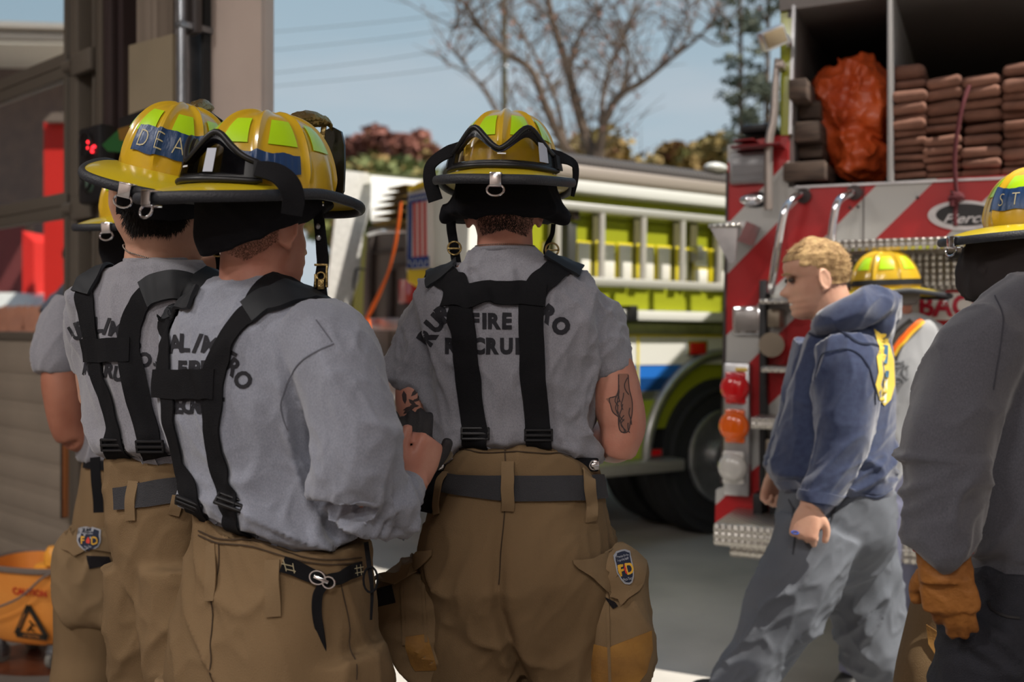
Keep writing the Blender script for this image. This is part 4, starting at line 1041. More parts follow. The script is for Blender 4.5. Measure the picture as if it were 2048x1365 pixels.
bushy('autumn_tree', 'rust red autumn tree behind the white panel of the lime engine', 'tree', 665, 800, 245, 620, 38, (L_red, L_or), 3, 'autumn trees on the skyline')
bushy('autumn_tree', 'reddish autumn tree, just left of the goggled helmet', 'tree', 765, 880, 252, 620, 36, (L_red, L_ol), 4, 'autumn trees on the skyline')
bushy('green_tree', 'low green bushes below the rust red tree', 'bush', 640, 900, 308, 640, 33, (L_gr, L_ol), 5, 'green growth on the skyline')
bushy('olive_tree', 'rounded olive and tan tree right of the goggled helmet', 'tree', 1085, 1330, 248, 640, 34, (L_ol, L_br), 6, 'olive trees on the skyline')
bushy('olive_tree', 'small olive tree in the dip between two rounded trees', 'tree', 1290, 1400, 288, 640, 35, (L_ol, L_red), 7, 'olive trees on the skyline')
bushy('olive_tree', 'rounded olive tree beside the corner of the red and silver truck', 'tree', 1345, 1480, 272, 640, 32, (L_br, L_gr), 8, 'olive trees on the skyline')
bushy('olive_tree', 'dull olive tree hidden behind the goggled helmet', 'tree', 870, 1100, 300, 640, 37, (L_ol, L_gr), 9, 'olive trees on the skyline')
bushy('olive_tree', 'long row of low trees far behind the trucks', 'trees', 1450, 2300, 300, 640, 44, (L_ol, L_gr), 10, None)
bushy('olive_tree', 'low tree row beyond the field at the left', 'trees', -500, 640, 470, 640, 48, (L_gr, L_ol), 11, None)
# bare tree traced limb by limb
def PY(pts, Y): return [P(x, y, Y+dy) for x, y, dy in pts]
bt = thing('bare_tree', 'tall bare autumn tree with spreading limbs behind the engine ladder', 'tree', P(1190, 640, 24)-V(0, 0, P(1190, 640, 24).z))
B0 = Vector(bt.location)
limbs = [([(1190, 640, 0), (1192, 480, 0), (1188, 330, 0), (1170, 270, .3), (1150, 195, .5), (1130, 120, .8), (1105, 40, 1), (1085, -60, 1)], .20, .07),
         ([(1192, 380, 0), (1200, 300, 0), (1212, 235, -.3), (1240, 190, -.5), (1290, 160, -.9), (1345, 115, -1.2), (1400, 72, -1.6), (1440, 20, -2)], .13, .02),
         ([(1188, 360, 0), (1128, 290, -.4), (1092, 215, -.8), (1062, 140, -1), (1010, 105, -1.2), (960, 55, -1.4), (925, 5, -1.6), (880, -30, -1.8)], .13, .02),
         ([(1205, 270, 0), (1205, 200, .4), (1220, 130, .6), (1245, 90, .7), (1262, 30, .9), (1290, -40, 1)], .075, .02),
         ([(1150, 195, .5), (1142, 120, .2), (1165, 60, 0), (1205, 10, -.2), (1230, -40, -.2)], .07, .02),
         ([(1240, 190, -.5), (1255, 130, -.3), (1245, 70, -.2), (1225, 10, 0)], .06, .015),
         ([(1130, 290, -.4), (1112, 200, -.2), (1070, 110, .2), (1040, 60, .4), (1005, 10, .6)], .07, .015),
         ([(1000, 235, -.2), (968, 180, -.2), (930, 130, -.2), (890, 85, -.2)], .06, .012),
         ([(1128, 300, -.3), (1060, 270, -.3), (1000, 235, -.2)], .07, .06),
         ([(1400, 72, -1.6), (1440, 90, -1.6), (1470, 60, -1.6)], .03, .01), ([(1345, 115, -1.2), (1380, 60, -1.2), (1370, 0, -1.2)], .035, .012),
         ([(960, 55, -1.4), (930, 50, -1.4), (900, 60, -1.4)], .03, .01)]
pcs = []; rnd = random.Random(12); tips = []
for pts, r0, r1 in limbs:
    w3 = [p_-B0 for p_ in PY(pts, 24)]; pcs.append(limb(w3, r0, r1))
    for i in range(2, len(w3)):
        for k in range(7):
            a = w3[i-1].lerp(w3[i], rnd.random()); d = V(rnd.uniform(-1, 1), rnd.uniform(-.6, .6), rnd.uniform(0.1, 1.1)).normalized()
            l_ = rnd.uniform(.5, 1.7); m1 = a+d*l_*.5+V(rnd.uniform(-.12, .12), 0, rnd.uniform(-.05, .1)); e1 = a+d*l_+V(0, 0, .15)
            pcs.append(limb([a, m1, e1], .022, .006, 5)); tips += [m1, e1]
            for q in range(3):
                d2 = (d+V(rnd.uniform(-.9, .9), rnd.uniform(-.4, .4), rnd.uniform(-.3, .7))).normalized(); s2 = a.lerp(e1, rnd.uniform(.3, .95))
                pcs.append(limb([s2, s2+d2*.3, s2+d2*rnd.uniform(.4, .9)], .010, .004, 4)); tips.append(s2+d2*.4)
obj('limbs', merge(*pcs), M_bark, bt)
obj('last_leaves', leaf_crown([(t_, (.22, .22, .22)) for t_ in tips[::3]], 2, .11, 8), leafm('leaf_dry', (140, 96, 84), (120, 90, 70)), bt, smooth=False, fixn=False)
# tall thin tree behind the truck corner
tt = thing('tall_tree', 'tall thin tree with sparse dark foliage behind the truck flood lamp', 'tree', P(1500, 640, 20)-V(0, 0, P(1500, 640, 20).z))
B1 = Vector(tt.location); pcs = []; cl = []
for (x0_, lean, s_) in ((1485, -6, 1), (1530, 8, 1)):
    w3 = [P(x0_, 700, 20)-B1, P(x0_+lean*.2, 400, 20)-B1, P(x0_+lean*.6, 150, 20)-B1, P(x0_+lean, -120, 20)-B1]; pcs.append(limb(w3, .09, .03))
    for i in range(40):
        y_ = rnd.uniform(-120, 300); sx_ = rnd.choice((-1, 1)); dx = rnd.uniform(8, 42)
        a = P(x0_+lean*.5, y_+12, 20)-B1; b = P(x0_+lean*.5+sx_*dx, y_-rnd.uniform(-8, 22), 20+rnd.uniform(-.6, .6))-B1
        pcs.append(limb([a, a.lerp(b, .5)+V(0, 0, .05), b], .018, .006, 5)); cl.append((b, (.22, .22, .13))); cl.append((a.lerp(b, .6), (.16, .2, .1)))
obj('trunk', merge(*pcs), M_bark, tt)
obj('foliage', leaf_crown(cl, 26, .10, 31), leafm('leaf_pine', (70, 78, 66), (96, 100, 84)), tt, smooth=False, fixn=False)
# utility pole and wires
up = thing('utility_pole', 'wooden utility pole rising behind the goggled helmet', 'utility pole', (P(1011, 0, 27).x, 27, 0))
obj('pole', cyl(V(0, 0, -.1), V(-.05, 0, 13), .10, 12, .07), M_pole, up)
zc = P(1011, 136, 27).z; obj('insulator', ellipsoid((0, -.09, zc), .07, .07, .07), M_alum, up)
obj('cross_arm', merge(box(-.9, .9, -.06, .06, 11.6, 11.72)), M_pole, up)
for i, (ya, yb) in enumerate(((60, 12), (100, 40), (150, 75), (170, 118))):
    w_ = obj('power_wire', tube([P(540-300, ya+30, 26), P(760, (ya+yb)/2+8, 27), P(1011, yb, 27), P(1500, yb-60, 27)], .012, 5), mat('wire_dark', (120, 130, 140), .7)); tag(w_, 'thin power wire crossing the sky left of the utility pole, '+['highest', 'second highest', 'second lowest', 'lowest'][i]+' of the four', 'wire', 'power wires')
# grass field
gf = struct('ground', ([V(-60, 17, 0.0), V(60, 30, 0.0), V(60, 90, 4.0), V(-60, 90, 4.0), V(-60, 17, -.3), V(60, 30, -.3), V(60, 90, -.3), V(-60, 90, -.3)], [(0, 1, 2, 3), (4, 7, 6, 5), (0, 4, 5, 1), (1, 5, 6, 2), (2, 6, 7, 3), (3, 7, 4, 0)]), M_grass)
# parked vehicles
def vehicle(name, label, cat, px, Y, rot, paint, L_=4.6, W_=1.8, H_=1.5, group=None, pickup=False):
    b = P(px, 650, Y); o = thing(name, label, cat, M=Matrix.Translation(V(b.x, Y, 0)) @ Matrix.Rotation(R(rot), 4, 'Z'), group=group)
    def sec(x, w_, z0_, z1_): return ring((x, 0, (z0_+z1_)/2), w_/2, (z1_-z0_)/2, V(0, 1, 0), V(0, 0, 1), 24, 4)
    hb = .95 if not pickup else 1.05
    obj('body', loft([sec(-L_/2, W_*.85, .35, hb*.8), sec(-L_/2+.15, W_, .25, hb*.95), sec(0, W_, .25, hb), sec(L_/2-.2, W_, .25, hb*.95), sec(L_/2, W_*.85, .35, hb*.8)]), paint, o)
    c0, c1, c2, c3 = (-L_*.16, -L_*.05, L_*.27, L_*.42) if not pickup else (-L_*.2, -L_*.1, L_*.12, L_*.15)
    obj('cabin', loft([sec(c0, W_*.86, hb*.85, hb), sec(c1, W_*.8, hb*.85, H_), sec(c2, W_*.8, hb*.85, H_), sec(c3, W_*.86, hb*.85, hb)]), paint, o)
    obj('window', loft([sec(c0-.02, W_*.8, hb*.97, hb+.04), sec(c1-.05, W_*.81, hb*.97, H_-.1), sec(c2+.05, W_*.81, hb*.97, H_-.1), sec(c3+.02, W_*.8, hb*.97, hb+.04)]), mat('car_glass', (40, 50, 60), .1), o)
    for sx_ in (-1, 1):
        for sy_ in (-1, 1):
            obj('wheel', cyl(V(L_*.32*sx_, sy_*(W_/2-.2), .32), V(L_*.32*sx_, sy_*(W_/2+.01), .32), .32, 24), M_rubber, o)
            obj('headlight' if sx_ < 0 else 'tail_light', ellipsoid((sx_*(L_/2-.05), sy_*W_*.33, .68), .06, .16, .09), M_chrome if sx_ < 0 else M_redl, o)
    return o
vehicle('pickup_truck', 'white pickup truck seen through the left door glass between red columns', 'pickup truck', 66, 12.5, 66, M_white, 5.2, 1.9, 1.75, pickup=True)
vehicle('parked_car', 'dark car parked on the far side, between the front firefighter and the engine', 'car', 585, 22, 8, mat('car_dark', (50, 58, 72), .3, coat=.5))
vehicle('parked_car', 'tan car parked low behind the front firefighter', 'car', 635, 19, 12, mat('car_tan', (150, 132, 104), .35, coat=.5))
# ---- neighbouring building seen through the door glass
NB = thing('red_column_building', 'brick building with cream fascia and bright red columns beyond the door glass', 'building', (0, 0, 0))
def nb(poly, Y0, Y1): return prism([(P(x, y, Y0).x, P(x, y, Y0).z) for x, y in poly], Y0, Y1, lambda a, b, d: V(a, d, b))
Yb = 13.5
M_brick = mat('brown_brick', (112, 92, 82), .9, col2=(98, 82, 76), scale=6)
obj('wall', nb([(-700, 60), (140, 92), (160, 92), (160, 455), (45, 455), (45, 640), (45, 700), (-700, 700)], Yb, Yb+4), M_brick, NB, smooth=False)
obj('red_wall', nb([(-700, 440), (46, 440), (46, 700), (-700, 700)], Yb-.05, Yb), M_redwall, NB, smooth=False)
for (ya, yb2, yc, yd, dd, cl_) in ((34, 52, 50, 60, -.9, (176, 166, 158)), (52, 64, 60, 72, -.7, (196, 186, 176)), (64, 76, 72, 84, -.8, (170, 160, 152))):
    obj('fascia', nb([(-700, ya-16), (165, yc-3), (165, yd-3), (-700, yb2-16)], Yb+dd, Yb+.3), mat('fascia_%d' % cl_[0], cl_, .7), NB, smooth=False)
obj('roof_slab', nb([(-700, 70), (165, 86), (165, 90), (-700, 78)], Yb-1.2, Yb+4), mat('fascia_low', (184, 172, 158), .7), NB, smooth=False)
obj('column', nb([(88, 243), (150, 243), (150, 720), (88, 720)], 10.5, 11.3), M_redcol, NB, smooth=False)
obj('column_cap', nb([(86, 243), (104, 225), (150, 225), (150, 243)], 10.4, 11.4), mat('cap_grey', (120, 104, 94), .8), NB, smooth=False)
obj('column', nb([(45, 462), (68, 484), (68, 700), (45, 700)], 12.0, 12.6), M_redcol, NB, smooth=False)
obj('dark_soffit', nb([(68, 430), (90, 430), (90, 492), (68, 492)], 13.0, 13.4), M_steeld, NB, smooth=False)
hg = thing('ornamental_grass', 'clump of reddish brown ornamental grass below the left door glass', 'grass', P(10, 650, 8.5)-V(0, 0, CH)); hg['kind'] = 'stuff'
rnd = random.Random(4); vs = []; fs = []
for i in range(2600):
    x = rnd.uniform(-1.2, .26); y = rnd.uniform(-.4, .4); h_ = rnd.uniform(1.1, 1.48); l_ = rnd.uniform(-.15, .15); o = len(vs)
    vs += [V(x, y, 0), V(x+.012, y, 0), V(x+l_+.005, y, h_), V(x+l_*1.8+.07*rnd.random(), y, h_*1.04)]; fs.append((o, o+1, o+2, o+3))
obj('blades', (vs, fs), mat('dry_reed', (158, 106, 84), .9, col2=(128, 84, 70), scale=3), hg, smooth=False, fixn=False)
for o in C.objects:
    if o.parent is None and o.type == 'EMPTY' and o.name.startswith('olive_tree') and o.get('category') == 'trees': o['group'] = 'distant tree rows'
# ================================================================ people toolkit
def interp(tab, z):
    if z <= tab[0][0]: return tab[0][1]
    for (a, b), (c, d) in zip(tab, tab[1:]):
        if z <= c:
            t = (z-a)/(c-a); t = t*t*(3-2*t)*0.35+t*0.65
            return b+(d-b)*t
    return tab[-1][1]
FRONT = [(-.128, .052), (-.120, .074), (-.108, .084), (-.095, .080), (-.086, .087), (-.077, .083), (-.068, .089), (-.056, .083), (-.03, .081), (-.004, .075), (.012, .088), (.035, .091), (.06, .084), (.085, .062), (.105, .030), (.116, .004)]
BACK = [(-.128, .02), (-.115, -.005), (-.09, -.045), (-.06, -.072), (-.03, -.088), (.01, -.101), (.05, -.099), (.08, -.078), (.10, -.048), (.116, -.008)]
WIDE = [(-.128, .012), (-.120, .026), (-.105, .040), (-.085, .050), (-.06, .058), (-.03, .065), (0, .070), (.03, .075), (.06, .072), (.085, .058), (.105, .034), (.116, .006)]
NOSE = [(-.058, 0), (-.054, .015), (-.046, .031), (-.038, .029), (-.018, .012), (0.004, .004), (.015, 0)]
def head_pc(M, smile=False, ears=True):
    """face looks along local +Y; origin at ear height"""
    rings = []; zs = [-.128+.244*i/60 for i in range(61)]
    for z in zs:
        f, b, w_ = interp(FRONT, z), interp(BACK, z), interp(WIDE, z); cy = (f+b)/2; r = []
        nb_ = interp(NOSE, z)
        for j in range(64):
            t = 2*PI*j/64; ct, st = math.cos(t), math.sin(t)
            x = math.copysign(abs(ct)**(2/2.25), ct)*w_; y = cy+math.copysign(abs(st)**(2/2.25), st)*(f-b)/2
            if st > 0:
                nw = .011+.006*max(0, min(1, (-z-.02)/.03)); y += nb_*math.exp(-(x/nw)**2)
                for s in (-1, 1):
                    y -= .011*math.exp(-((x-s*.031)/.015)**2-((z+.004)/.011)**2)     # sockets
                    y += .004*math.exp(-((x-s*.031)/.010)**2-((z+.006)/.006)**2)    # lids
                    y += .004*math.exp(-((x-s*.042)/.018)**2-((z+.038)/.016)**2)    # cheeks
                    y += .003*math.exp(-((x-s*.028)/.02)**2-((z-.012)/.006)**2)     # brows
                y -= (.006 if smile else .003)*math.exp(-(x/.026)**2-((z+.077)/.0035)**2)
                if smile:
                    for s in (-1, 1): y -= .003*math.exp(-((x-s*.03)/.006)**2-((z+.062)/.018)**2)
            r.append(V(x, y, z))
        rings.append(r)
    pcs = [loft(rings)]
    if ears:
        for s in (-1, 1):
            c = V(s*.073, -.010, -.018); tilt = Matrix.Rotation(s*R(-24), 3, 'Z') @ Matrix.Rotation(R(-12), 3, 'X')
            pcs.append(ellipsoid(c, .0045, .016, .028, tilt, 20, 14))
            u = tilt @ V(0, 1, 0); v_ = tilt @ V(0, 0, 1)
            pcs.append(torus(c+V(s*.004, 0, .002), .0165, .0042, u, v_, 28, 8, sy=1.75))
            pcs.append(ellipsoid(c+V(s*.001, .004, -.028), .005, .009, .009, tilt, 14, 10))
    return xf(merge(*pcs), M)
def frame(o, d, up):
    """matrix with local x along d, z nearest to up"""
    x = Vector(d).normalized(); z = Vector(up); z = (z-x*z.dot(x)).normalized(); y = z.cross(x)
    return Matrix(((x.x, y.x, z.x, o[0]), (x.y, y.y, z.y, o[1]), (x.z, y.z, z.z, o[2]), (0, 0, 0, 1)))
def hand_pc(M, side=1, curl=(.5, .6, .4), spread=.05, thumb=(0.5, 0.2), scale=1.0, fat=1.0, each=None):
    """local x to the fingertips, z out of the back of the hand, thumb at +y*side"""
    pcs = []
    W = lambda x, y, z: V(x, y*side, z)
    secs = [(-.03, .024, .018), (0, .027, .019), (.025, .036, .019), (.055, .041, .0165), (.08, .041, .0145), (.092, .038, .012)]
    pcs.append(loft([ring(W(x, .001, 0), a*fat, b*fat, V(0, 1, 0), V(0, 0, 1), 24, 2.6) for x, a, b in secs]))
    pcs.append(ellipsoid(W(.034, .026, -.006), .030*fat, .022*fat, .014*fat, nu=18, nv=12))
    fing = [(.030, .072, .0088, .06), (.010, .080, .0090, .01), (-.011, .074, .0086, -.04), (-.030, .058, .0076, -.10)]
    for k, (y, L_, r, sp_) in enumerate(fing):
        cu_ = each[k] if each else curl
        p = W(.080, y, 0); a = 0.0; pts = [W(.062, y*.95, 0), p]; dirh = sp_*spread*10
        for seg, cc in zip((.46, .30, .24), cu_):
            a += cc*PI/2
            d = W(math.cos(a)*math.cos(dirh), math.sin(dirh)*math.cos(a), -math.sin(a)); p = p+d*L_*seg; pts.append(p.copy())
        r *= fat
        # rounded tip
        d = (pts[-1]-pts[-2]).normalized(); pts2 = pts+[pts[-1]+d*r*.7]
        pcs.append(tube(pts2, [r*1.02, r*1.05, r*1.0, r*.95, r*.86, r*.35], 14, per=4))
        pcs.append(ellipsoid(pts2[1]+W(0, 0, .003), r*1.15, r*1.08, r*1.15, nu=14, nv=10))
    t0, t1 = thumb
    p0 = W(.012, .022, -.006); p1 = W(.036, .044+.008*t0, -.010-.012*t1); p2 = p1+W(.028*(1-.3*t1), .016*t0, -.020*t1)-W(0, 0, 0); p3 = p2+W(.024, -.006*t1+.004*t0, -.012*t1); p4 = p3+(p3-p2).normalized()*.007
    rr = [.016*fat, .0135*fat, .0108*fat, .0098*fat, .0045*fat]
    pcs.append(tube([p0, p1, p2, p3, p4], rr, 14, per=4))
    T_ = M @ Matrix.Diagonal((scale, scale, scale, 1))
    return xf(merge(*pcs), T_)
def psec(rows, Yc, ratio=.62, yaw=0.0, n=48, p=2.3, grow=0.0):
    """rings from photo edges: rows of (py, px left, px right[, y offset[, ratio]])"""
    c_, s_ = math.cos(R(yaw)), math.sin(R(yaw)); u = V(c_, -s_, 0); v_ = V(s_, c_, 0); rings = []
    rr = cr([tuple(list(q)+[0, ratio][len(q)-3:]) if len(q) < 5 else tuple(q) for q in rows], 4)
    for q in rr:
        py, xl, xr, yo, ra = q; Y = Yc+yo
        a = (xr-xl)/2/F*Y; A = a/math.sqrt(c_*c_+(ra*s_)**2)
        rings.append(ring(P((xl+xr)/2, py, Y), A+grow, A*ra+grow, u, v_, n, p))
    return loft(rings)
def ptube(rows, n=20, per=5, flat=None, up=None, grow=0.0, p=2.0):
    """tube through photo points (px, py, Y, radius m)"""
    return tube([P(x, y, Y) for x, y, Y, r in rows], [r+grow for x, y, Y, r in rows], n, per, flat, up, p=p)
def ribbon(pts, width, thick=.003, nrm=(0, -1, 0), per=6):
    wd = width if hasattr(width, '__len__') else [width]*len(pts)
    q = cr([tuple(a)+(w_,) for a, w_ in zip(pts, wd)], per); c = [Vector(x[:3]) for x in q]; rings = []
    nl = nrm if isinstance(nrm, list) else [nrm]*len(pts)
    nq = cr([tuple(x) for x in nl], per)
    for i in range(len(c)):
        t = (c[min(i+1, len(c)-1)]-c[max(i-1, 0)]).normalized(); nn = Vector(nq[i]); s = t.cross(nn).normalized(); m = s.cross(t).normalized()
        a = q[i][3]/2; b = thick/2
        rings.append([c[i]+s*x+m*y for x, y in ((-a, -b), (-a*.96, b), (-a*.5, b), (0, b), (a*.5, b), (a*.96, b), (a, -b), (a*.5, -b), (0, -b), (-a*.5, -b))])
    return loft(rings)
def rot_head(px, py, Y, yaw, pitch=0.0, roll=0.0):
    """yaw clockwise from straight away; pitch down positive"""
    return Matrix.Translation(P(px, py, Y)) @ Matrix.Rotation(R(-yaw), 4, 'Z') @ Matrix.Rotation(R(-pitch), 4, 'X') @ Matrix.Rotation(R(roll), 4, 'Y')
def strap_px(bvh, pts, width, Y, extra_front=None, extra_back=None, off=.004, thick=.003, **k):
    """pts: photo points; extras are 3-D points before/after"""
    L3 = []
    for x, y in pts:
        h = hit(bvh, x, y, Y); L3.append(h[0])
    L3 = list(extra_front or [])+L3+list(extra_back or [])
    return strip(bvh, L3, width, thick, off, **k)
# ---------------------------------------------------------------- helmet
def helm_fn(h=.135):
    A, B = .104, .128
    def dome(phi, t, off=0.0, rib=True):
        """phi degrees (0 right, 90 front, 270 rear), t 0 base .. 1 crown"""
        th = t*PI/2; c, s = math.cos(R(phi)), math.sin(R(phi))
        k = (math.cos(th))**.70 if t < 1 else 0.0
        z = h*(math.sin(th))**.96
        rb = 0.0
        if rib:
            for a in (90, 270): rb = max(rb, math.exp(-(((phi-a+180) % 360-180)*max(.05, math.cos(th))/3.0)**2)*.0085)
            for a in (0, 45, 135, 180, 225, 315): rb = max(rb, math.exp(-(((phi-a+180) % 360-180)*max(.05, math.cos(th))/2.3)**2)*.0068)
            rb *= min(1, t*9)*(1.0 if t < .93 else max(0.3, (1-t)/.07))
        nrm = V(c*math.cos(th)/A, s*math.cos(th)/B, math.sin(th)/h).normalized()
        return V(A*c*k, B*s*k, z)+nrm*(off+rb)
    return dome
DOME = helm_fn()
def brim_r(phi):
    s, c = math.sin(R(phi)), math.cos(R(phi))
    fr = .172 if s > 0 else .236
    e_ = 2.5
    return (abs(c/.145)**e_+abs(s/fr)**e_)**(-1/e_)
def brim_pt(phi, k, off=0.0):
    """k 0 at the shell .. 1 at the edge"""
    s, c = math.sin(R(phi)), math.cos(R(phi))
    d0 = DOME(phi, 0, 0, False); r0 = math.hypot(d0.x, d0.y); r1 = brim_r(phi); r = r0+(r1-r0)*k
    droop = (-.030*max(0, -s)**1.6-.020*max(0, s)**1.6-.004*abs(c)**2)
    z = droop*(r/r1)**2*k**.8-.004*k
    return V(c*r, s*r, z+off)
def helmet(label, M, tape=None, tape_text=None, goggles=None, gog_phi=270, shield=True, patches=True, hang=True, trim=M_trim, band=None, group=None):
    o = thing('fire_helmet', label, 'helmet', M=M, group=group)
    NP, NT = 144, 30
    rings = [[DOME(360*j/NP, (i/NT)*.985) for j in range(NP)] for i in range(NT+1)]
    inner = [[DOME(360*j/NP, (i/NT)*.985, -.006, False) for j in range(NP)] for i in range(NT, -1, -1)]
    obj('shell', loft(rings+inner, cap=False), M_helm, o, fixn=True)
    obj('crown_cap', ellipsoid((0, 0, .136), .016, .02, .006), M_helm, o)
    K = 6
    b1 = [[brim_pt(360*j/NP, i/K, .003) for j in range(NP)] for i in range(K+1)]; b2 = [[brim_pt(360*j/NP, i/K, -.002) for j in range(NP)] for i in range(K, -1, -1)]
    obj('brim', loft(b1+b2+[b1[0]], cap=False), M_helmb, o)
    pts = [brim_pt(360*j/96, 1.0) for j in range(97)]
    vs = []; 
    for j in range(96):
        c = pts[j]; out = V(c.x, c.y, 0).normalized()
        t = (pts[(j+1) % 96]-pts[(j-1) % 96]).normalized(); up_ = out.cross(t).normalized()
        if up_.z < 0: up_ = -up_
        vs.append([c+out*(.0075*math.cos(a)-.004)+up_*.0095*math.sin(a) for a in [2*PI*q/12 for q in range(12)]])
    obj('brim_trim', loft(vs+[vs[0]], cap=False), trim, o)
    if patches:
        for a in (22.5, 67.5, 112.5, 157.5, 202.5, 247.5, 292.5, 337.5):
            g = []; nu, nv = 8, 8
            for off in (.0018, .0028):
                for i in range(nv+1):
                    t = .34+.30*i/nv; hw = 13.5-2.8*i/nv
                    for j in range(nu+1): g.append(DOME(a+hw*(2*j/nu-1), t, off, False))
            obj('reflective_patch', grid_solid(g, nu, nv), M_limer, o)
    if band:
        g = []
        for off in (.004, .007):
            for i in range(3):
                for j in range(73): g.append(DOME(360*j/72, .06+.045*i, off, False))
        obj('rubber_band', grid_solid(g, 72, 2), M_black, o)
    if tape:
        a0, a1, t0, t1 = tape; g = []; nu, nv = 40, 5
        for off in (.0032, .0044):
            for i in range(nv+1):
                for j in range(nu+1):
                    g.append(DOME(a0+(a1-a0)*j/nu, t0+(t1-t0)*i/nv+.008*math.sin(j*.5+i), off+.0006*math.sin(j*1.7), True))
        tp_ = obj('name_tape', grid_solid(g, nu, nv), M_tape, o)
        if tape_text:
            txt, ac, tcn, hh_, adv = tape_text; pcs = []
            for i, ch in enumerate(txt):
                v, f, x0, x1 = glyphs(ch, -.018, .78, 1.0, .15); s = hh_/.7; ph = ac+adv*(i-(len(txt)-1)/2); cx = (x0+x1)/2
                ww = []
                for a, b in v:
                    ww.append(DOME(ph+math.degrees((a-cx)*s/.115), tcn+(b-.35)*s/.20, .0056, True))
                pcs.append((ww, f))
            obj('marker_letters', merge(*pcs), M_chalk, tp_)
    # hanging ring at the back
    rb = brim_pt(270, 1.0); cl = rb+V(0, .004, 0)
    hg_ = obj('ring_clip', merge(rbox(-.012, .012, cl.y-.016, cl.y+.03, cl.z+.006, cl.z+.011, .002), rbox(-.011, .011, cl.y-.016, cl.y-.012, cl.z-.014, cl.z+.011, .0015), rbox(-.011, .011, cl.y-.014, cl.y+.01, cl.z-.016, cl.z-.012, .001)), M_chrome, o)
    obj('ring', torus(V(0, cl.y-.012, cl.z-.022), .016, .0022, V(1, 0, 0), V(0, .25, 1), 24, 8, sy=.72), M_chrome, hg_)
    if shield:
        sp_ = [(-.050, .015), (-.054, .06), (-.048, .10), (-.03, .128), (0, .140), (.03, .128), (.048, .10), (.054, .06), (.050, .015), (.03, .0), (0, -.008), (-.03, 0)]
        def bend(a, b, d): return V(a, .140+.012-(a/.056)**2*.020-.10*max(0, b-.02)*.22+d, b)
        obj('front_shield', prism(sp_, 0.0, .004, bend), mat('shield_dark', (34, 34, 30), .3, coat=.6), o)
        ea = merge(tube([V(0, .04, .130), V(0, .065, .140), V(0, .095, .145), V(0, .118, .146)], [.008, .014, .016, .012], 14), ellipsoid((0, .124, .146), .011, .015, .011), tube([V(0, .134, .146), V(0, .145, .142), V(0, .147, .132)], [.008, .005, .002], 8),
                   tube([V(0, .128, .138), V(0, .124, .11)], [.005, .006], 8), *[tube([V(sx*.008, .05, .136), V(sx*.016, .085, .146), V(sx*.012, .11, .147)], [.004, .007, .004], 8) for sx in (-1, 1)])
        obj('eagle_holder', noisy(ea, .002, 140), M_brass, o)
    if goggles:
        gm = goggles; SB = .78 if gm == 'label' else .55
        def gs(u, v_, off=0.0):
            ph = gog_phi+u*56; 
            base = DOME(ph, .05+.0*v_, 0, False); d = V(math.cos(R(ph)), math.sin(R(ph)), 0)
            rr = math.hypot(base.x, base.y)+.022+.010*math.cos(u*PI/2)-.018*v_+off
            return V(d.x*rr, d.y*rr, .004+v_*.080)
        def top(u):
            a = abs(u); return .50+.50*math.exp(-((a-.42)/.24)**2)-.10*math.exp(-(u/.13)**2)-.12*max(0, a-.7)/.3
        N = 40; outl = [gs(-1+2*i/N, 0) for i in range(N+1)]+[gs(1-2*i/N, top(1-2*i/N)) for i in range(N+1)]
        vs = outl+[outl[0]]
        fr_ = tube(vs, .0055, 10, per=1, smooth=False)
        strips = []
        for (fa, fb) in ((lambda u: 0.0, lambda u: .14), (lambda u: top(u)*.76, lambda u: top(u))):
            g = []
            for off in (-.010, -.001):
                for i in range(4):
                    for j in range(N+1):
                        u = -1+2*j/N; g.append(gs(u, fa(u)+(fb(u)-fa(u))*i/3, off))
            strips.append(grid_solid(g, N, 3))
        for s_ in (-1, 1):
            g = []
            for off in (-.010, -.001):
                for i in range(7):
                    for j in range(5):
                        u = s_*(SB+(1-SB)*j/4); g.append(gs(u, top(u)*i/6, off))
            strips.append(grid_solid(g, 4, 6))
            g = []
            for off in (-.001, .008):
                for i in range(4):
                    for j in range(4):
                        u = s_*(.93+.22*j/3); g.append(gs(u, .06+.36*i/3, off))
            strips.append(grid_solid(g, 3, 3))
        go = obj('goggle_frame', merge(fr_, *strips), M_gogf, o)
        g = []
        for off in (.0005, .0025):
            for i in range(9):
                for j in range(N+1):
                    u = (-1+2*j/N)*.82; g.append(gs(u, .12+(top(u)*.86-.12)*i/8, off))
        obj('goggle_lens', grid_solid(g, N, 8), M_gogl if gm == 'label' else M_gogd, go)
        if gm:
            g = []
            for off in (.003, .0036):
                for i in range(5):
                    for j in range(4):
                        u = (.56+.17*j/3) if gm == 'label' else (.36+.12*j/3); g.append(gs(u, .15+(.50)*i/4, off))
            obj('lens_label', grid_solid(g, 3, 4), mat('pale_label', (176, 182, 196), .4), go)
        g = []
        obj('lens_mark', merge(*[(lambda a: ([gs(-.02+u*.11, .27+.012*w_, .0032+e_) for e_ in (0, .0006) for w_ in (0, 1, 2, 3) for u in (0, .5, 1)], grid_solid([0]*24, 2, 3)[1]))(0)]), M_chalk if False else mat('lens_print', (214, 214, 216), .5), go)
        for s_ in (-1, 1):
            obj('vent_row', merge(*[ellipsoid(gs(s_*(.28+.035*q), top(s_*(.28+.035*q))*.93, .000), .0013, .0013, .0013, nu=6, nv=4) for q in range(9)]), mat('vent_grey', (96, 96, 100), .6), go)
    return o
def gog_pt(M, phi, z, extra=0.03):
    b = DOME(phi, .05, 0, False); r = math.hypot(b.x, b.y)+extra; return M @ V(r*math.cos(R(phi)), r*math.sin(R(phi)), z)
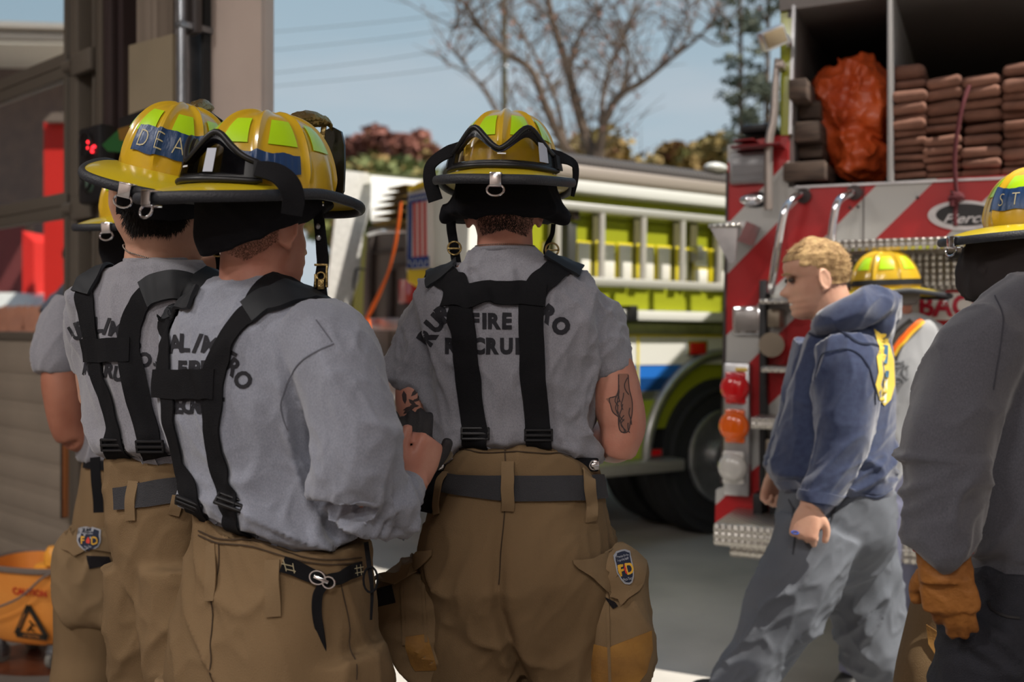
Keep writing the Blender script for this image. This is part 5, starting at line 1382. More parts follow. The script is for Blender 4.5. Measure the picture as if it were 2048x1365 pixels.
def flap_pc(M, top, bot, n=48):
    """cloth skirt below a helmet: top/bot = (a, b, z, tiltx deg, tilty deg, dy)"""
    rings = []
    K = 7
    for i in range(K+1):
        t = i/K
        q = [top[k]*(1-t)+bot[k]*t for k in range(6)]; bulge = .010*math.sin(PI*t)
        T_ = Matrix.Translation(V(0, q[5], q[2])) @ Matrix.Rotation(R(q[3]), 4, 'X') @ Matrix.Rotation(R(q[4]), 4, 'Y')
        rings.append([T_ @ v for v in ring((0, 0, 0), q[0]+bulge, q[1]+bulge, V(1, 0, 0), V(0, 1, 0), n, 2.2)])
    return xf(loft(rings), M)
def boot_pc(ank, toe_dir, s=1.0):
    a = Vector(ank); d = Vector(toe_dir).normalized(); side = d.cross(V(0, 0, 1)); r = []
    base = V(a.x, a.y, 0)
    pcs = [tube([V(a.x, a.y, .30), V(a.x, a.y, .16), base+V(0, 0, .08)], [.062*s, .058*s, .055*s], 20)]
    sec = [(-.085, .030, .035), (-.06, .042, .055), (0, .046, .055), (.07, .048, .045), (.13, .046, .033), (.165, .036, .026), (.185, .016, .018)]
    pcs.append(loft([ring(base+d*x*s+V(0, 0, h), w_*s, h*.98, side, V(0, 0, 1), 20, 3) for x, w_, h in sec]))
    return merge(*pcs)
def person(label, px, Y):
    b = P(px, 650, Y); return thing('person', label, 'person', (b.x, Y, 0))
def loc(root, pc):
    """world coordinates -> local to a root placed by translation"""
    o = Vector(root.location)
    if isinstance(pc, bpy.types.Mesh):
        pc.transform(Matrix.Translation(-o)); return pc
    return [Vector(v)-o for v in pc[0]], pc[1]
def add(root, name, pc, m, label=None, parent=None, smooth=True):
    return obj(name, loc(root, pc), m, parent or root, smooth, label=label)

def hairs(bv, poly, Y, n, length, m_seed=1, width=.0012, droop=.5, lift=.35, comb=(0, 0, -1)):
    """short strands rooted on a surface inside an outline of photo points"""
    rnd = random.Random(m_seed); xs = [a for a, b in poly]; ys = [b for a, b in poly]; vs = []; fs = []
    def inside(x, y):
        c = False; j = len(poly)-1
        for i in range(len(poly)):
            if (poly[i][1] > y) != (poly[j][1] > y) and x < (poly[j][0]-poly[i][0])*(y-poly[i][1])/(poly[j][1]-poly[i][1])+poly[i][0]: c = not c
            j = i
        return c
    k = 0; cb = Vector(comb)
    while k < n:
        x, y = rnd.uniform(min(xs), max(xs)), rnd.uniform(min(ys), max(ys))
        if not inside(x, y): k += .2; continue
        k += 1; h = hit(bv, x, y)
        if h is None: continue
        p_, nn = h; d = (nn*lift+cb*(droop+rnd.uniform(-.2, .2))+V(rnd.uniform(-.35, .35), rnd.uniform(-.2, .2), rnd.uniform(-.2, .2))).normalized()
        L_ = length*rnd.uniform(.6, 1.3); s = d.cross(nn).normalized()*width*.5; o = len(vs)
        e1 = p_+d*L_*.55; e2 = p_+d*L_+cb*L_*.25*droop
        vs += [p_-s, p_+s, e1+s*.8, e1-s*.8, e2]; fs += [(o, o+1, o+2, o+3), (o+3, o+2, o+4)]
    return vs, fs

def edge_fn(tab, Y):
    xs = [(P(x, y, Y).x, P(x, y, Y).z) for x, y in tab]
    def f(x):
        if x <= xs[0][0]: return xs[0][1]
        for (a, b), (c, d) in zip(xs, xs[1:]):
            if x <= c: return b+(d-b)*(x-a)/(c-a)
        return xs[-1][1]
    return f
def slope_top(me, tab, Y, band=.12, flare=.004):
    """bring the waistband rim to the photographed edge and open it a little"""
    ef = edge_fn(tab, Y); zmax = max(v.co.z for v in me.vertices)
    cx = sum(v.co.x for v in me.vertices if v.co.z > zmax-band)/max(1, sum(1 for v in me.vertices if v.co.z > zmax-band))
    for v in me.vertices:
        if v.co.z > zmax-band:
            k = max(0, (v.co.z-(zmax-band))/band)
            z0 = v.co.z; v.co.z = z0-(zmax-ef(v.co.x))*k
    me.update()
    return ef
def tuck(me, ef, depth=.014, soft=.012):
    """draw a shirt inwards below the waistband edge"""
    cos = [(v.co.copy(), v.normal.copy()) for v in me.vertices]
    for v, (c, n) in zip(me.vertices, cos):
        k = max(0.0, min(1.0, (ef(c.x)+soft-c.z)/soft)); nn = V(n.x, n.y, 0)
        if nn.length > .2: v.co = c-nn.normalized()*depth*k
    me.update()
def blouse(me, ef, amp=.010, height=.05):
    """soft overhang of the shirt just above the waistband"""
    cos = [(v.co.copy(), v.normal.copy()) for v in me.vertices]
    for v, (c, n) in zip(me.vertices, cos):
        t = (c.z-ef(c.x))/height
        if 0 < t < 2:
            v.co = c+V(n.x, n.y, 0)*amp*math.exp(-((t-.55)/.5)**2)*(.6+.8*noise.noise(V(c.x*22, c.y*22, 3)))
    me.update()
# ================================================================ P1: the firefighter in the middle, seen from behind
Y1 = 2.1
p1 = person('person seen from behind in grey t-shirt, black suspenders and belted tan turnout trousers', 1015, Y1)
HM1 = rot_head(1008, 408, Y1, 4, 4)
# shirt
torso = [(494, 949, 1073, 0, 1.0), (508, 943, 1081, 0, .92), (530, 905, 1125, 0, .62), (556, 862, 1178, 0, .55), (590, 842, 1202, 0, .56), (640, 832, 1212, 0, .6), (700, 838, 1208, 0, .62), (760, 846, 1200, 0, .62), (820, 852, 1184, 0, .62), (870, 858, 1176, 0, .62), (905, 866, 1190, 0, .64), (945, 880, 1186, 0, .66), (985, 890, 1180, 0, .66)]
sl = [ptube([(905, 585, Y1, .050), (868, 630, Y1, .060), (838, 690, Y1, .062), (814, 750, Y1, .054), (810, 762, Y1, .050)], flat=1.0),
      ptube([(1140, 585, Y1, .050), (1170, 625, Y1, .060), (1200, 680, Y1, .064), (1220, 735, Y1, .056), (1226, 750, Y1, .051)])]
sh1 = remesh(merge(psec(torso, Y1), *sl), .0055, 10)
W1 = wrinkle(7.5, (1.3, 1, .42), .017, Matrix.Rotation(R(18), 3, 'Y'), 2.0); W2 = wrinkle(7.5, (1.3, 1, .42), .017, Matrix.Rotation(R(-22), 3, 'Y'), 6.0); W3 = wrinkle(18, (1, 1, .5), .0055, Matrix.Rotation(R(30), 3, 'Y'), 1.0)
W4 = wrinkle(5, (1, 1, .8), .016, Matrix.Rotation(R(45), 3, 'Y'), 3.5)
def f1(co, n):
    s = max(0, min(1, (co.x+.25)/.5)); zf = 0.35+0.65*min(1, abs(co.x)/.16)
    low = max(0, 1-(co.z-1.05)/.12)*.5
    return (W1(co, n)*(1-s)+W2(co, n)*s)*(zf+low)+W3(co, n)*.8+W4(co, n)*(.35+low)
deform(sh1, f1)
WT1 = [(872, 950), (890, 935), (909, 910), (933, 896), (1014, 901), (1062, 896), (1111, 905), (1150, 918), (1180, 935), (1205, 950)]
ef1 = edge_fn(WT1, Y1-.1); blouse(sh1, ef1); tuck(sh1, ef1, .020)
bv1 = bvh_of(sh1)
# trousers
hips = [(893, 885, 1188, .0, .70), (915, 878, 1196, 0, .71), (950, 874, 1203, 0, .72), (990, 870, 1206, 0, .73), (1030, 858, 1215, 0, .74), (1080, 846, 1228, 0, .76), (1140, 838, 1240, 0, .74), (1200, 842, 1242, 0, .66), (1260, 850, 1242, 0, .56), (1320, 866, 1238, 0, .42), (1360, 900, 1215, 0, .22)]
legL = [(930, 1130, Y1, .092), (932, 1190, Y1, .100), (937, 1260, Y1, .103), (943, 1330, Y1, .097), (946, 1440, Y1, .086), (945, 1560, Y1, .080), (945, 1700, Y1, .080), (945, 1880, Y1, .085)]
legR = [(1122, 1130, Y1, .100), (1128, 1190, Y1, .110), (1134, 1260, Y1, .112), (1138, 1330, Y1, .104), (1138, 1440, Y1, .09), (1138, 1560, Y1, .085), (1138, 1700, Y1, .083), (1138, 1880, Y1, .087)]
tr1 = remesh(merge(psec(hips, Y1), ptube(legL, 28), ptube(legR, 28)), .0065, 8)
TW = wrinkle(4.5, (1.2, 1, .4), .014, Matrix.Rotation(R(14), 3, 'Y'), 4.0, False); TW2 = wrinkle(9, (1, 1, .4), .009, Matrix.Rotation(R(-18), 3, 'Y'), 8.0)
def ftr(cx, zc):
    def f(co, n):
        d = 0
        if n.y < 0 and co.z < zc:
            xx = cx+max(0, .80-co.z)*.26; d -= (.016+.014*min(1, max(0, (.84-co.z)/.1)))*math.exp(-((co.x-xx)/.013)**2)*min(1, max(0, (zc-co.z)/.14))
            d += .006*math.exp(-((co.x-xx-.04)/.03)**2)*min(1, max(0, (zc-co.z)/.2))
        return TW(co, n)+TW2(co, n)*(.6 if co.z > .95 else 1.1)+d
    return f
slope_top(tr1, WT1, Y1-.1, .10)
deform(tr1, ftr(P(998, 1100, Y1-.1).x, 1.0))
bt1 = bvh_of(tr1); ball1 = bvh_many([sh1, tr1])
# skin: head, neck, arms, torso and legs in one surface
def skin_body(head, neck, torso_pc, arms, hands, legs, vox=.0048, it=3):
    return remesh(merge(head, neck, torso_pc, *(arms+hands+legs)), vox, it)
neck1 = ptube([(1012, 545, Y1, .062), (1010, 500, Y1, .060), (1010, 460, Y1+.005, .058), (1010, 410, Y1+.01, .058)], 28)
armsL = [ptube([(888, 610, Y1, .028), (856, 665, Y1, .028), (830, 745, Y1, .034), (828, 800, Y1, .040), (838, 850, Y1, .037)]), ptube([(838, 845, Y1, .038), (850, 872, Y1+.03, .037), (890, 880, Y1+.14, .033), (935, 870, Y1+.26, .026)])]
armsR = [ptube([(1150, 610, Y1, .036), (1192, 670, Y1, .044), (1222, 740, Y1, .050), (1235, 800, Y1, .053), (1245, 850, Y1, .050), (1240, 890, Y1-.005, .041), (1237, 905, Y1, .036)]), ptube([(1240, 880, Y1, .042), (1225, 885, Y1+.05, .045), (1180, 875, Y1+.14, .038), (1120, 860, Y1+.26, .027)])]
hL = hand_pc(frame(P(935, 870, Y1+.26), (.7, .6, .1), (0, -.3, 1)), 1, (.7, .8, .5)); hR = hand_pc(frame(P(1120, 860, Y1+.26), (-.8, .5, .1), (0, -.3, 1)), -1, (.7, .8, .5))
tor_in = psec([(q[0], q[1]+(14 if q[0] < 850 else 34), q[2]-(14 if q[0] < 850 else 34), 0, q[4]*(.9 if q[0] < 850 else .8)) for q in torso[1:-1]]+[(985, 912, 1158, 0, .58), (1080, 880, 1195, 0, .6), (1150, 880, 1195, 0, .55)], Y1)
lin_ = [ptube([(x, y, Y, r*.72) for x, y, Y, r in l_], 16) for l_ in (legL, legR)]
body1 = skin_body(head_pc(HM1), neck1, tor_in, armsL+armsR, [hL, hR], lin_)
add(p1, 'body', body1.copy(), M_skin)
bsk1 = bvh_of(body1)
so1 = add(p1, 'shirt', sh1.copy(), M_tee)
tro1 = add(p1, 'trousers', tr1.copy(), M_pbi)
items = [('R', 855, 673, 31, -57, .062, .95), ('U', 870, 647, 31, -48, .062, .95), ('R', 889, 626, 31, -38, .062, .95), ('A', 912, 608, 30, -28, .062, .95), ('L', 938, 596, 30, -18, .062, .95), ('/', 961, 590, 30, -8, .062, .95), ('M', 988, 587, 30, 0, .062, .95), ('E', 1020, 590, 30, 10, .062, .95), ('T', 1050, 598, 30, 20, .062, .95), ('R', 1097, 629, 30, 40, .062, .95), ('O', 1122, 652, 31, 52, .062, .95)]
items += [(c, x, 642, 29, 0, .055, .92) for c, x in zip('FIRE', (950, 969, 989, 1014))]
items += [(c, x, 692, 29, 0, .06, .88) for c, x in zip('RECRUIT', (903, 929, 957, 985, 1013, 1035, 1056))]
add(p1, 'shirt_lettering', text_on(bv1, Y1, items, .0014), M_ink, parent=so1) if False else obj('lettering', loc(p1, text_on(bv1, Y1, items, .0014)), M_ink, so1)
# collar ribbing and sleeve hems
def hem(rows, r, y, root, par, m, name='hem'):
    pass
obj('collar', loc(p1, merge(*[torus(P(1012, 500, Y1), .0595, .0055, V(1, 0, 0), V(0, 1, 0), 40, 8)])), M_tee, so1)
# suspenders
def over(px, py, Y, dz=0.0): return P(px, py, Y)+V(0, 0, dz)
SW = .050
susp = []
L3 = [hit(bv1, x, y, Y1)[0] for x, y in ((954, 890), (949, 855), (938, 780), (930, 700), (926, 640), (920, 600), (908, 572), (893, 553))]
L3 += [P(886, 545, Y1+.03), P(880, 550, Y1+.09), P(885, 600, Y1+.14), P(905, 720, Y1+.14), P(915, 860, Y1+.13)]
R3 = [hit(bv1, x, y, Y1)[0] for x, y in ((1081, 890), (1076, 855), (1069, 780), (1064, 700), (1061, 640), (1064, 600), (1080, 568), (1104, 548))]
R3 += [P(1118, 540, Y1+.03), P(1125, 550, Y1+.09), P(1120, 600, Y1+.14), P(1100, 720, Y1+.14), P(1095, 860, Y1+.13)]
s_a = add(p1, 'suspenders', merge(strip(bv1, L3, SW, .003, .0050), strip(bv1, R3, SW, .003, .0050), strip(bv1, [hit(bv1, x, y, Y1)[0] for x, y in ((896, 594), (940, 592), (990, 590), (1040, 591), (1090, 594))], .050, .004, .0075)), M_web)
def pad(pts, w_, nm='shoulder_pad'):
    return strip(bv1, pts, w_, .007, .006)
PL = [P(893, 560, Y1-.05), P(885, 545, Y1+.0), P(880, 548, Y1+.05), P(882, 575, Y1+.10), P(885, 640, Y1+.13)]
PR = [P(1104, 550, Y1-.05), P(1118, 538, Y1+.0), P(1125, 545, Y1+.05), P(1122, 575, Y1+.10), P(1118, 640, Y1+.13)]
obj('shoulder_pad', loc(p1, pad(PL, .066)), M_pad, s_a); obj('shoulder_pad', loc(p1, pad(PR, .080)), M_pad, s_a)
def buckle(bv, px, py, Y, w_=.058, h_=.026, ang=0):
    h = hit(bv, px, py, Y); M = frame(h[0]+h[1]*.009, (math.cos(R(ang)), 0, -math.sin(R(ang))), h[1])
    a, b = w_/2, h_/2
    return xf(merge(rbox(-a, a, b-.005, b, -.004, .003, .002), rbox(-a, a, -b, -b+.005, -.004, .003, .002), rbox(-a, -a+.005, -b, b, -.004, .003, .002), rbox(a-.005, a, -b, b, -.004, .003, .002), rbox(-a, a, -.003, .003, -.002, .004, .002)), M)
for x, y in ((950, 867), (1078, 868)): obj('buckle', loc(p1, buckle(bv1, x, y, Y1)), M_black, s_a)
# belt, loops, clips
b3 = [hit(bt1, x, y, Y1)[0] for x, y in ((890, 966), (915, 970), (960, 974), (1010, 977), (1060, 977), (1120, 977), (1170, 976), (1195, 974))]
circ = [P(1207, 974, Y1), P(1200, 974, Y1+.06), P(1150, 974, Y1+.14), P(1040, 974, Y1+.16), P(920, 974, Y1+.14), P(875, 970, Y1+.06), P(872, 968, Y1)]
bel = strip(bt1, b3+circ, [.040, .040, .044, .050, .050, .050, .050, .050]+[.05]*7, .003, .005, per=5)
bo1 = add(p1, 'belt', bel, M_belt)
bb1 = bvh_many([tr1, mesh_of('t', bel)])
def loop_(root, bv, pts, w_, Y, par, m=M_pbi2, nm='belt_loop', off=.004, th=.0035):
    q = []; nn = []
    for k, (x, y) in enumerate(pts):
        h = hit(bv, x, y, Y); e = .35 if k in (0, len(pts)-1) else 1.0; n_ = (h[1]+V(0, -.5, 0)).normalized(); q.append(h[0]+n_*(off*e+.002)); nn.append(n_)
    return obj(nm, loc(root, ribbon(q, w_, th, nn)), m, par)
loop_(p1, bb1, ((1016, 924), (1016, 940), (1016, 955), (1015, 980), (1014, 1004), (1014, 1022)), .026, Y1, tro1, off=.012); loop_(p1, bb1, ((1170, 945), (1172, 957), (1174, 980), (1177, 1008), (1178, 1030), (1179, 1043)), .026, Y1, tro1, off=.012)
loop_(p1, bb1, ((895, 945), (888, 960), (883, 985), (880, 1010), (877, 1030)), .016, Y1, tro1, off=.012)
obj('waist_seam', loc(p1, merge(strip(bt1, [hit(bt1, x, y, Y1)[0] for x, y in ((900, 912), (950, 906), (1010, 906), (1080, 908), (1140, 914), (1178, 922))], .0022, .0012, .0016, across=2, per=6), strip(bt1, [hit(bt1, x, y, Y1)[0] for x, y in ((1010, 900), (1012, 960), (1008, 1040), (1002, 1110), (998, 1170))], .0022, .0012, .0016, across=2, per=6))), M_thread, tro1)
def clip_(root, px, py, Y, par, flip=1):
    q = P(px, py, Y)
    a = obj('side_clip', loc(root, xf(rbox(-.026, .026, -.006, .004, -.014, .014, .004), Matrix.Translation(q))), M_web, par)
    obj('clip_buckle', loc(root, xf(merge(torus(V(flip*.016, -.008, 0), .009, .0022, V(1, 0, 0), V(0, 0, 1), 16, 6), rbox(flip*.016-.006, flip*.016+.006, -.014, -.007, -.004, .004, .001), rbox(flip*.016-.002, flip*.016+.010, -.012, -.006, -.009, .009, .001)), Matrix.Translation(q))), M_chrome, a)
clip_(p1, 1172, 930, Y1-.055, tro1, 1); clip_(p1, 894, 930, Y1-.055, tro1, -1)
add(p1, 'hanging_strap', ribbon([P(880, 938, Y1-.05), P(868, 965, Y1-.07), P(858, 1000, Y1-.07), P(851, 1025, Y1-.065)], .030, .003, (.2, -1, 0)), M_web)
# cargo pockets
def pouch(Y, rows, ratio, vox=.006, amp=.006, seed=1.0):
    m = remesh(psec(rows, Y, ratio, p=3.6), vox, 3); deform(m, wrinkle(9, (1, 1, .4), amp, Matrix.Rotation(R(28), 3, 'Y'), seed)); return m
poR = pouch(Y1, [(1090, 1222, 1250, -.02, 1.6), (1108, 1176, 1266, -.02, 1.3), (1126, 1160, 1286, -.02, 1.15), (1160, 1162, 1289, -.02, 1.15), (1200, 1164, 1294, -.02, 1.2), (1260, 1166, 1301, -.02, 1.2), (1305, 1166, 1304, -.02, 1.2), (1345, 1166, 1294, -.02, 1.2), (1372, 1168, 1268, -.02, 1.2), (1386, 1180, 1240, -.02, 1.2)], 1.1, amp=.010)
poL = pouch(Y1, [(1098, 846, 876, -.02, 1.5), (1125, 808, 880, -.02, 1.1), (1155, 758, 884, -.02, .95), (1175, 750, 886, -.02, 1.0), (1215, 752, 888, -.02, 1.0), (1255, 764, 890, -.02, 1.0), (1300, 782, 892, -.02, 1.0), (1345, 805, 890, -.02, 1.0), (1375, 825, 884, -.02, 1.0)], 1.0, seed=5, amp=.010)
bpR = bvh_of(poR); bpL = bvh_of(poL)
pR = add(p1, 'cargo_pocket', poR.copy(), M_pbi2); pL = add(p1, 'cargo_pocket', poL.copy(), M_pbi2)
obj('leather_patch', loc(p1, polypatch(bpR, [(1163, 1283), (1218, 1296), (1225, 1292), (1302, 1262), (1304, 1300), (1292, 1345), (1262, 1385), (1168, 1385)], Y1, .001, .0015, .012)), M_leather, pR)
obj('leather_patch', loc(p1, polypatch(bpL, [(805, 1275), (854, 1268), (874, 1340), (830, 1342), (822, 1330)], Y1, .001, .0015, .012)), M_leather, pL)
ff1 = bvh_many([poR, tr1]); ff2 = bvh_many([poL, tr1])
flR = mesh_of('flap', polypatch(ff1, [(1142, 1121), (1180, 1118), (1236, 1092), (1262, 1104), (1286, 1126), (1280, 1165), (1272, 1182), (1242, 1209), (1236, 1196), (1220, 1192), (1180, 1155), (1150, 1136)], Y1, .007, .005, .010))
bfR = bvh_of(flR); fR_ = obj('pocket_flap', loc(p1, flR), M_pbi2, pR)
flL = mesh_of('flap', polypatch(ff2, [(868, 1100), (842, 1104), (800, 1150), (752, 1160), (748, 1164), (790, 1173), (830, 1148), (868, 1112)], Y1, .008, .005, .010))
obj('pocket_flap', loc(p1, flL), M_pbi2, pL)
obj('velcro', loc(p1, polypatch(ff2, [(748, 1180), (784, 1172), (792, 1206), (758, 1214)], Y1, .002, .002, .01)), M_velcro, pL)
obj('velcro', loc(p1, polypatch(ff1, [(1208, 1194), (1230, 1204), (1236, 1212), (1226, 1218)], Y1, .003, .002, .01)), M_velcro, pR)
for x0_, x1_, ya, yb, bb in ((1161, 1166, 1152, 1375, bpR), (1214, 1220, 1175, 1375, bpR), (804, 808, 1170, 1290, bpL), (846, 852, 1150, 1285, bpL)):
    obj('pocket_seam', loc(p1, strip(bb, [hit(bb, x0_+(x1_-x0_)*k/6, ya+(yb-ya)*k/6, Y1)[0] for k in range(7)], .006, .003, .0005, across=3, per=4)), M_pbi2, pR if bb is bpR else pL)
def fd_patch(root, bv, cx, cy, w_, h_, ang, Y, par):
    """shield patch, px size"""
    ca, sa = math.cos(R(ang)), math.sin(R(ang))
    def pp(u, v_): x = u*w_/2; y = v_*h_/2; return (cx+x*ca-y*sa, cy+x*sa+y*ca)
    out = [(-1, -.85), (-.5, -1), (0, -1.03), (.5, -1), (1, -.85), (1, .2), (.8, .6), (.4, .92), (0, 1), (-.4, .92), (-.8, .6), (-1, .2)]
    a = obj('shield_patch', loc(root, polypatch(bv, [pp(u, v_) for u, v_ in out], Y, .002, .0015, .006)), M_patchw, par)
    obj('patch_field', loc(root, polypatch(bv, [pp(u*.86, v_*.88) for u, v_ in out], Y, .0037, .0004, .006)), M_patch, a)
    def L_(ch, u, v_, hpx, wd, m, bold, nm):
        x, y = pp(u, v_); obj(nm, loc(root, text_on(bv, Y, [(ch, x, y, hpx, ang, bold, wd)], .0046)), m, a)
    L_('F', -.50, .10, h_*.30, .8, M_gold, .03, 'patch_letter'); L_('D', .50, .10, h_*.30, .8, M_gold, .03, 'patch_letter')
    obj('patch_flame', loc(root, polypatch(bv, [pp(0, -.2), pp(.16, .08), pp(.14, .3), pp(0, .4), pp(-.14, .3), pp(-.16, .08)], Y, .0042, .0004, .006)), M_flame, a)
    L_('Protection for the', 0, -.66, h_*.062, .52, M_patchw, .02, 'patch_text'); L_('Heat of the Battle', 0, -.46, h_*.062, .52, M_patchw, .02, 'patch_text'); L_('Pro-Tect', 0, .64, h_*.085, .6, M_patchw, .02, 'patch_text')
fd_patch(p1, bfR, 1249, 1137, 34, 68, -14, Y1, fR_)
# boots
add(p1, 'boots', merge(boot_pc(P(945, 1800, Y1), (0, 1, 0)), boot_pc(P(1138, 1800, Y1), (.1, 1, 0))), M_boot)
# hair, chain, tattoos
hr = []
for v in [(1008, 470, .0)]: pass
def patch_grid(bv, quad, Y, off, th, nu=14, nv=8): return quadpatch(bv, quad, Y, nu, nv, off, th)
add(p1, 'hair', hairs(bsk1, [(948, 420), (1070, 420), (1064, 455), (1052, 472), (1010, 458), (966, 470), (956, 452)], Y1, 4200, .0036, width=.0008, lift=.2), M_hair, smooth=False)
ch = []
for k in range(48):
    a = PI+PI*k/47; c = P(1010, 497, Y1)+V(.0625*math.cos(a), .0625*math.sin(a), .004-.006*math.sin(a)*0); ch.append(ellipsoid(c, .0014, .0014, .0014, nu=6, nv=4))
add(p1, 'neck_chain', merge(*ch), M_chain)
def squig(bv, strokes, Y, w_):
    return merge(*[strip(bv, [hit(bv, x, y, Y)[0] for x, y in s], w_, .0004, .0005, across=2, per=4) for s in strokes])
fill_r = [[(1236, 748), (1256, 748), (1258, 780), (1264, 800), (1264, 830), (1258, 862), (1242, 866), (1236, 850), (1240, 836), (1226, 826), (1222, 812), (1212, 798), (1230, 792), (1238, 780)]]
ta = add(p1, 'tattoo', merge(*[polypatch(bsk1, b, Y1, .0003, .0003, .007) for b in fill_r]), mat('tattoo_shade', (138, 98, 84), .6), label='faded grey tattoo on the right upper arm')
rnd = random.Random(77); t_r = [[(1237, 750), (1234, 775), (1238, 790), (1226, 795), (1212, 797), (1222, 812), (1226, 826), (1240, 836), (1236, 850), (1242, 866), (1257, 864), (1260, 845), (1264, 828), (1265, 800), (1258, 780), (1256, 750)]]
for k in range(13):
    x0_ = 1236+rnd.uniform(-2, 24); y0_ = 756+k*7.5; t_r.append([(x0_, y0_), (x0_-6+rnd.uniform(-3, 6), y0_+12), (x0_-2+rnd.uniform(-6, 8), y0_+24), (x0_+rnd.uniform(-4, 4), y0_+34)])
t_r = [[(min(1264, max(1218 if 790 < y < 830 else 1237, x)), min(865, y)) for x, y in s_] for s_ in t_r]
obj('tattoo_line', loc(p1, squig(bsk1, t_r, Y1, .0022)), M_tatt, ta)
rnd = random.Random(5); leaves = []; veins = []
for k in range(17):
    cx, cy = rnd.uniform(808, 845), 784+k*5.6; a_ = rnd.uniform(0, PI); l_ = rnd.uniform(8, 14); w_ = l_*.36; c_, s_ = math.cos(a_), math.sin(a_)
    leaves.append([(cx+u*l_*c_-v_*w_*s_, cy+u*l_*s_+v_*w_*c_) for u, v_ in ((-1, 0), (-.4, .9), (.4, .8), (1, 0), (.4, -.8), (-.4, -.9))])
leaves = [[(max(804, min(850, x)), y) for x, y in q] for q in leaves]
tb = add(p1, 'tattoo', merge(*[polypatch(bsk1, b, Y1, .0004, .0004, .006) for b in leaves]), M_tatt, label='dark leaf tattoo on the left arm')
# neck flap of the helmet
HE1 = rot_head(1012, 358, Y1, 4, 0, 1.5)
fl1 = psec([(352, 914, 1106, .0, 1.0), (375, 910, 1110, 0, 1.0), (395, 904, 1116, 0, .98), (412, 894, 1128, 0, .92), (426, 887, 1140, 0, .86), (436, 888, 1144, .0, .80), (440, 902, 1130, .0, .76)], Y1, n=60, p=2.5)
flm = remesh(merge(fl1, ptube([(1085, 415, Y1-.05, .03), (1118, 432, Y1-.04, .034), (1134, 446, Y1-.03, .018)], 14, flat=.6), ptube([(905, 415, Y1-.03, .03), (895, 436, Y1-.02, .024), (893, 446, Y1-.01, .012)], 12, flat=.7)), .0045, 6)
deform(flm, wrinkle(10, (1, 1, .5), .006, Matrix.Rotation(R(40), 3, 'Y'), 3.3))
h1 = helmet('yellow fire helmet with goggles facing the camera, on the firefighter wearing a belt', HE1, goggles='label', gog_phi=269)
def tochild(root, me_or_pc):
    I = root.matrix_world.inverted() if root.matrix_world != Matrix() else root.matrix_basis.inverted()
    I = root.matrix_basis.inverted()
    if isinstance(me_or_pc, bpy.types.Mesh): me_or_pc.transform(I); return me_or_pc
    return [I @ Vector(v) for v in me_or_pc[0]], me_or_pc[1]
obj('neck_flap', tochild(h1, flm), M_flap, h1)
HI = HE1
gl = [P(922, 292, Y1-.06), P(900, 302, Y1-.07), P(876, 316, Y1-.06), P(860, 334, Y1-.05), P(860, 362, Y1-.05), P(871, 402, Y1-.05)]
obj('goggle_strap', tochild(h1, ribbon(gl, [.022, .028, .030, .028, .030, .032], .003, [(-.2, -1, .2), (-.2, -1, .3), (-.4, -1, .5), (-.6, -1, .2), (-.3, -1, 0), (-.3, -1, 0)])), M_web, h1)
gl = [P(1098, 306, Y1-.06), P(1118, 314, Y1-.07), P(1136, 320, Y1-.06), P(1150, 332, Y1-.04), P(1151, 360, Y1-.03), P(1145, 393, Y1-.03)]
obj('goggle_strap', tochild(h1, ribbon(gl, [.022, .026, .026, .020, .014, .008], .003, [(.2, -1, .2), (.2, -1, .3), (.4, -1, .6), (.8, -1, .2), (.8, -1, 0), (.8, -1, 0)])), M_web, h1)
def chin_strap(root, pts, w_, bk, m=M_web):
    s = obj('chin_strap', tochild(root, ribbon(pts, w_, .003, (0.2, -1, 0))), m, root)
    for b in bk:
        q = Vector(b); obj('strap_buckle', tochild(root, xf(merge(torus(V(0, -.004, 0), .014, .0022, V(1, 0, 0), V(0, 0, 1), 16, 6), rbox(-.014, .014, -.008, -.003, -.003, .001, .001)), Matrix.Translation(q))), M_brass, s)
chin_strap(h1, [P(902, 440, Y1+.03), P(903, 460, Y1+.03), P(907, 485, Y1+.03), P(912, 520, Y1+.02), P(916, 542, Y1)], .021, [P(909, 497, Y1+.02)])
chin_strap(h1, [P(1107, 448, Y1+.03), P(1104, 470, Y1+.03), P(1094, 490, Y1+.03), P(1092, 508, Y1+.03), P(1106, 512, Y1+.03), P(1128, 525, Y1+.02), P(1140, 552, Y1-.0)], .010, [P(1104, 500, Y1+.02)])

# ================================================================ P2: front left firefighter, three-quarter back view
Y2 = 1.78
p2 = person('person in grey sweatshirt and tan turnout trousers, holding black gloves', 530, Y2)
HM2 = rot_head(524, 446, Y2, 34, 2)
YAW2 = 35
t2 = [(556, 438, 574, 0, .9), (575, 412, 590, 0, .85), (595, 378, 632, 0, .62), (625, 345, 680, 0, .56), (665, 322, 700, 0, .58), (720, 308, 700, 0, .60), (790, 305, 690, 0, .62), (850, 312, 680, 0, .62), (910, 332, 676, 0, .62), (965, 350, 690, 0, .66), (1015, 368, 712, 0, .72), (1060, 385, 725, 0, .75), (1095, 396, 722, 0, .75), (1125, 410, 712, 0, .7)]
slR = ptube([(620, 660, Y2-.09, .070), (665, 700, Y2-.12, .078), (690, 780, Y2-.14, .074), (706, 860, Y2-.15, .070), (712, 940, Y2-.15, .072), (712, 985, Y2-.14, .072)], 28)
slF = ptube([(712, 985, Y2-.14, .068), (745, 1010, Y2-.10, .062), (780, 1000, Y2-.05, .056), (806, 980, Y2-.02, .047), (820, 966, Y2-.0, .038)], 28)
slL = ptube([(395, 650, Y2+.10, .06), (375, 720, Y2+.16, .06), (400, 820, Y2+.22, .058), (440, 930, Y2+.26, .052)], 24)
